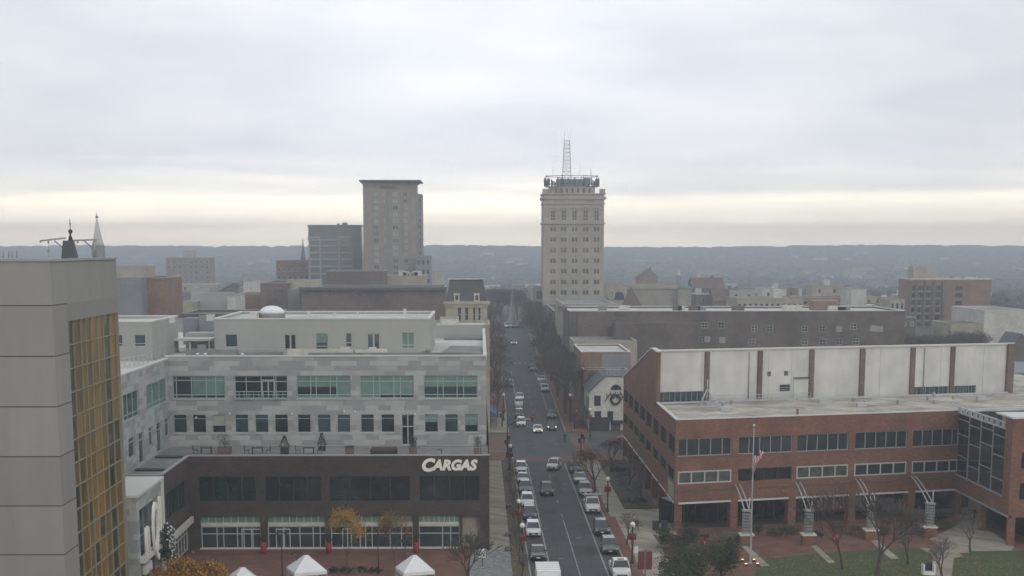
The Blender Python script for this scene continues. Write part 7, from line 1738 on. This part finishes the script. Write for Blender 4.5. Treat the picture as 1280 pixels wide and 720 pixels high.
WALLN = {'red_brick_pale': 'red brick', 'dull_brick': 'brown brick', 'white_wall': 'white', 'cream_wall': 'cream', 'tan_stone': 'tan', 'grey_wall': 'grey', 'dark_brick': 'dark brick', 'stucco': 'pale'}
ROOFN = {'grey_roof': 'grey roofed', 'white_roof': 'white roofed', 'dark_roof': 'dark roofed', 'slate': 'slate roofed', 'red_roof': 'red roofed'}
def city_rows(side, rows, xr, where, gname, hr=(8, 14), wr=(9, 20), gap=.25):
    for ri, Y in enumerate(rows):
        x = xr(Y)[0]; n = 0
        while x < xr(Y)[1] and n < 29:
            w_ = RC.uniform(*wr); 
            if RC.random() < gap: x += w_*.7
            h = RC.uniform(*hr); wm = RC.choice(('red_brick_pale', 'dull_brick', 'white_wall', 'cream_wall', 'dull_brick', 'tan_stone', 'grey_wall', 'red_brick_pale', 'stucco')); flat = RC.random() < .55
            rm = RC.choice(('grey_roof', 'white_roof', 'dark_roof', 'grey_roof')) if flat else RC.choice(('slate', 'slate', 'red_roof', 'dark_roof'))
            y0 = Y+RC.uniform(-4, 4)
            town_house(x, x+w_, y0, y0+RC.uniform(10, 16), h, wm, rm, flat, '%s %s, %s from left, %s row %s' % (WALLN[wm], 'building' if flat else 'gabled house', ORD[n], ORD[ri], where), gname, nw=max(2, int(w_/4)), rows=2 if Y < 640 else 1)
            x += w_+RC.choice((0, 0, .4, 3)); n += 1
# left of the street, visible over the white roof storeys
city_rows(-1, [520, 585, 700, 800], lambda Y: (-.232*Y, -.125*Y), 'behind the cluttered white roofs', 'town buildings behind the cluttered white roofs')
city_rows(-1, [705, 830], lambda Y: (-.06*Y, -6), 'beside the street past the hotel tower', 'town buildings past the hotel tower', hr=(10, 17))
city_rows(1, [700, 800, 900], lambda Y: (24, .085*Y), 'beside the pale tower past the square', 'town buildings past the pale tower', hr=(9, 13))
city_rows(1, [660, 720, 800], lambda Y: (.085*Y+8, .30*Y), 'beyond the columned building', 'town buildings beyond the columned building', hr=(7, 12))
city_rows(1, [565, 612], lambda Y: (.135*Y, .245*Y), 'beyond the cream parapet building', 'town buildings beyond the cream parapet building', hr=(8, 13), wr=(8, 15))
city_rows(1, [450, 500], lambda Y: (.30*Y, .36*Y), 'beyond the brown apartment block', 'town buildings right of the apartment block', hr=(8, 13))
# dark trees behind the long dark block
for i in range(16):
    px = 1120+i*7+RC.uniform(-2, 2); Y = 398+RC.uniform(0, 14); x = at(px, 425, Y).x; tree(RC.choice(('street_tree_b', 'street_tree')), (x, Y, gh(x, Y)), '%s bare tree from the left before the brown apartment block' % ORD[i], group='bare trees before the apartment block', sc=RC.uniform(.95, 1.25), name='bare_tree')
# ------------- woodland: one mass on the far slopes
def clump(mb, x, y, z, r, h):
    n = 6; b = []; 
    for ring, (rr, zz) in enumerate(((.85, .15), (1.0, .5), (.6, .85))):
        for k in range(n):
            a = 2*PI*k/n+ring*.5; q = r*rr*RC.uniform(.7, 1.2); b.append((x+q*math.cos(a), y+q*math.sin(a), z+h*zz*RC.uniform(.85, 1.15)))
    b.append((x+RC.uniform(-.2, .2)*r, y, z+h)); i = len(mb.v); mb.v += b
    for ring in range(2):
        for k in range(n): j = (k+1) % n; mb.f.append((i+ring*n+k, i+ring*n+j, i+(ring+1)*n+j, i+(ring+1)*n+k)); mb.m.append(0)
    for k in range(n): j = (k+1) % n; mb.f.append((i+2*n+k, i+2*n+j, i+3*n)); mb.m.append(0)
wood = MB(); nclump = 0
y = 760.0
while y < 3650:
    step = lerp(8, 22, min(1, (y-760)/2700)); half = .37*y+60
    x = -half
    while x < half:
        dens = .42 if y < 1100 else .62 if y < 1800 else .9
        street = abs(x-11) < 16 and y < 1300
        if RC.random() < dens*(.75+.5*math.sin(x*.011+y*.004)*math.sin(y*.007)) and not street:
            xx, yy = x+RC.uniform(-.5, .5)*step, y+RC.uniform(-.5, .5)*step; r = step*RC.uniform(.42, .7); clump(wood, xx, yy, gh(xx, yy)-1, r, RC.uniform(6, 11))
            nclump += 1
        x += step*RC.uniform(.8, 1.25)
    y += step
wo = wood.build('woodland', 'woodland'); tag(wo, 'hazy blue grey woodland covering the far slopes to the horizon', None, None, 'stuff')
print('clumps', nclump)
# ------------- far individual houses between the trees
cols_ = [('white_wall', 'slate'), ('cream_wall', 'slate'), ('red_brick_pale', 'slate'), ('white_wall', 'grey_roof'), ('stucco', 'white_roof'), ('tan_stone', 'red_roof'), ('dull_brick', 'dark_roof')]
zones = [(-.23, -.155, 'beyond the far left roofs'), (-.155, -.07, 'between the glass office and the concrete tower'), (-.03, .035, 'above the far end of the street'), (.09, .16, 'just right of the pale tower'), (.16, .24, 'between the pale tower and the apartment block'), (.24, .345, 'above the apartment block')]
fm = {}
for zi, (a, b, wh_) in enumerate(zones):
    pts = sorted([(RC.uniform(a, b), RC.uniform(930, 2900)) for _ in range(20)], key=lambda t: t[0])
    for i, (sl_, Y) in enumerate(pts):
        X = sl_*Y; s = RC.uniform(.8, 1.6)*(1.0 if Y < 1600 else 1.35); wm, rm = RC.choice(cols_); w2, d2, h = 5*s, 5*s, 7+3*s
        z = gh(X, Y)-.5
        if RC.random() < .55: gable('far_house', 'far %s house, %s from left, %s' % (WALLN[wm], ORD[i], wh_), 'house', X-w2, X+w2*.6, Y, Y+d2*2, z, z+h*.75, z+h, 'x', wm, rm if rm != 'white_roof' else 'slate', 'far houses among the trees', chim=False)
        else:
            t = thing('far_block', 'far %s block, %s from left, %s' % (WALLN[wm], ORD[i], wh_), 'building', (X, Y, z), 'far blocks among the trees'); m = MB(); m.box(X-w2, X+w2*1.2, Y, Y+d2*2, z, z+h); m.build('wall', wm, t); m = MB(); m.box(X-w2-.3, X+w2*1.2+.3, Y-.3, Y+d2*2, z+h, z+h+.7); m.build('roof', 'white_roof' if rm == 'white_roof' else 'grey_roof', t)
            m = MB(); m.box(X-w2*.8, X+w2, Y-.12, Y-.02, z+h*.55, z+h*.72); m.build('window_band', 'glass_mid', t)

# ------------- fallen leaves on the lawns and in the planting strip
m = MB()
for k in range(2600):
    if k % 3: x_, y_, z_ = RC.uniform(31, 60), RC.uniform(160, 178.5), .185
    else: x_, y_, z_ = RC.uniform(3.5, 5.1), RC.uniform(160, 255), .135
    a = RC.uniform(0, 6.3); q_ = .09; m.poly([(x_+q_*math.cos(a), y_+q_*math.sin(a), z_), (x_-q_*math.sin(a), y_+q_*math.cos(a), z_+.02), (x_-q_*math.cos(a), y_-q_*math.sin(a), z_), (x_+q_*math.sin(a), y_-q_*math.cos(a), z_+.01)])
tag(m.build('fallen_leaves', 'leaf_gold'), 'brown fallen leaves scattered on the lawn and kerb strip', None, None, 'stuff')
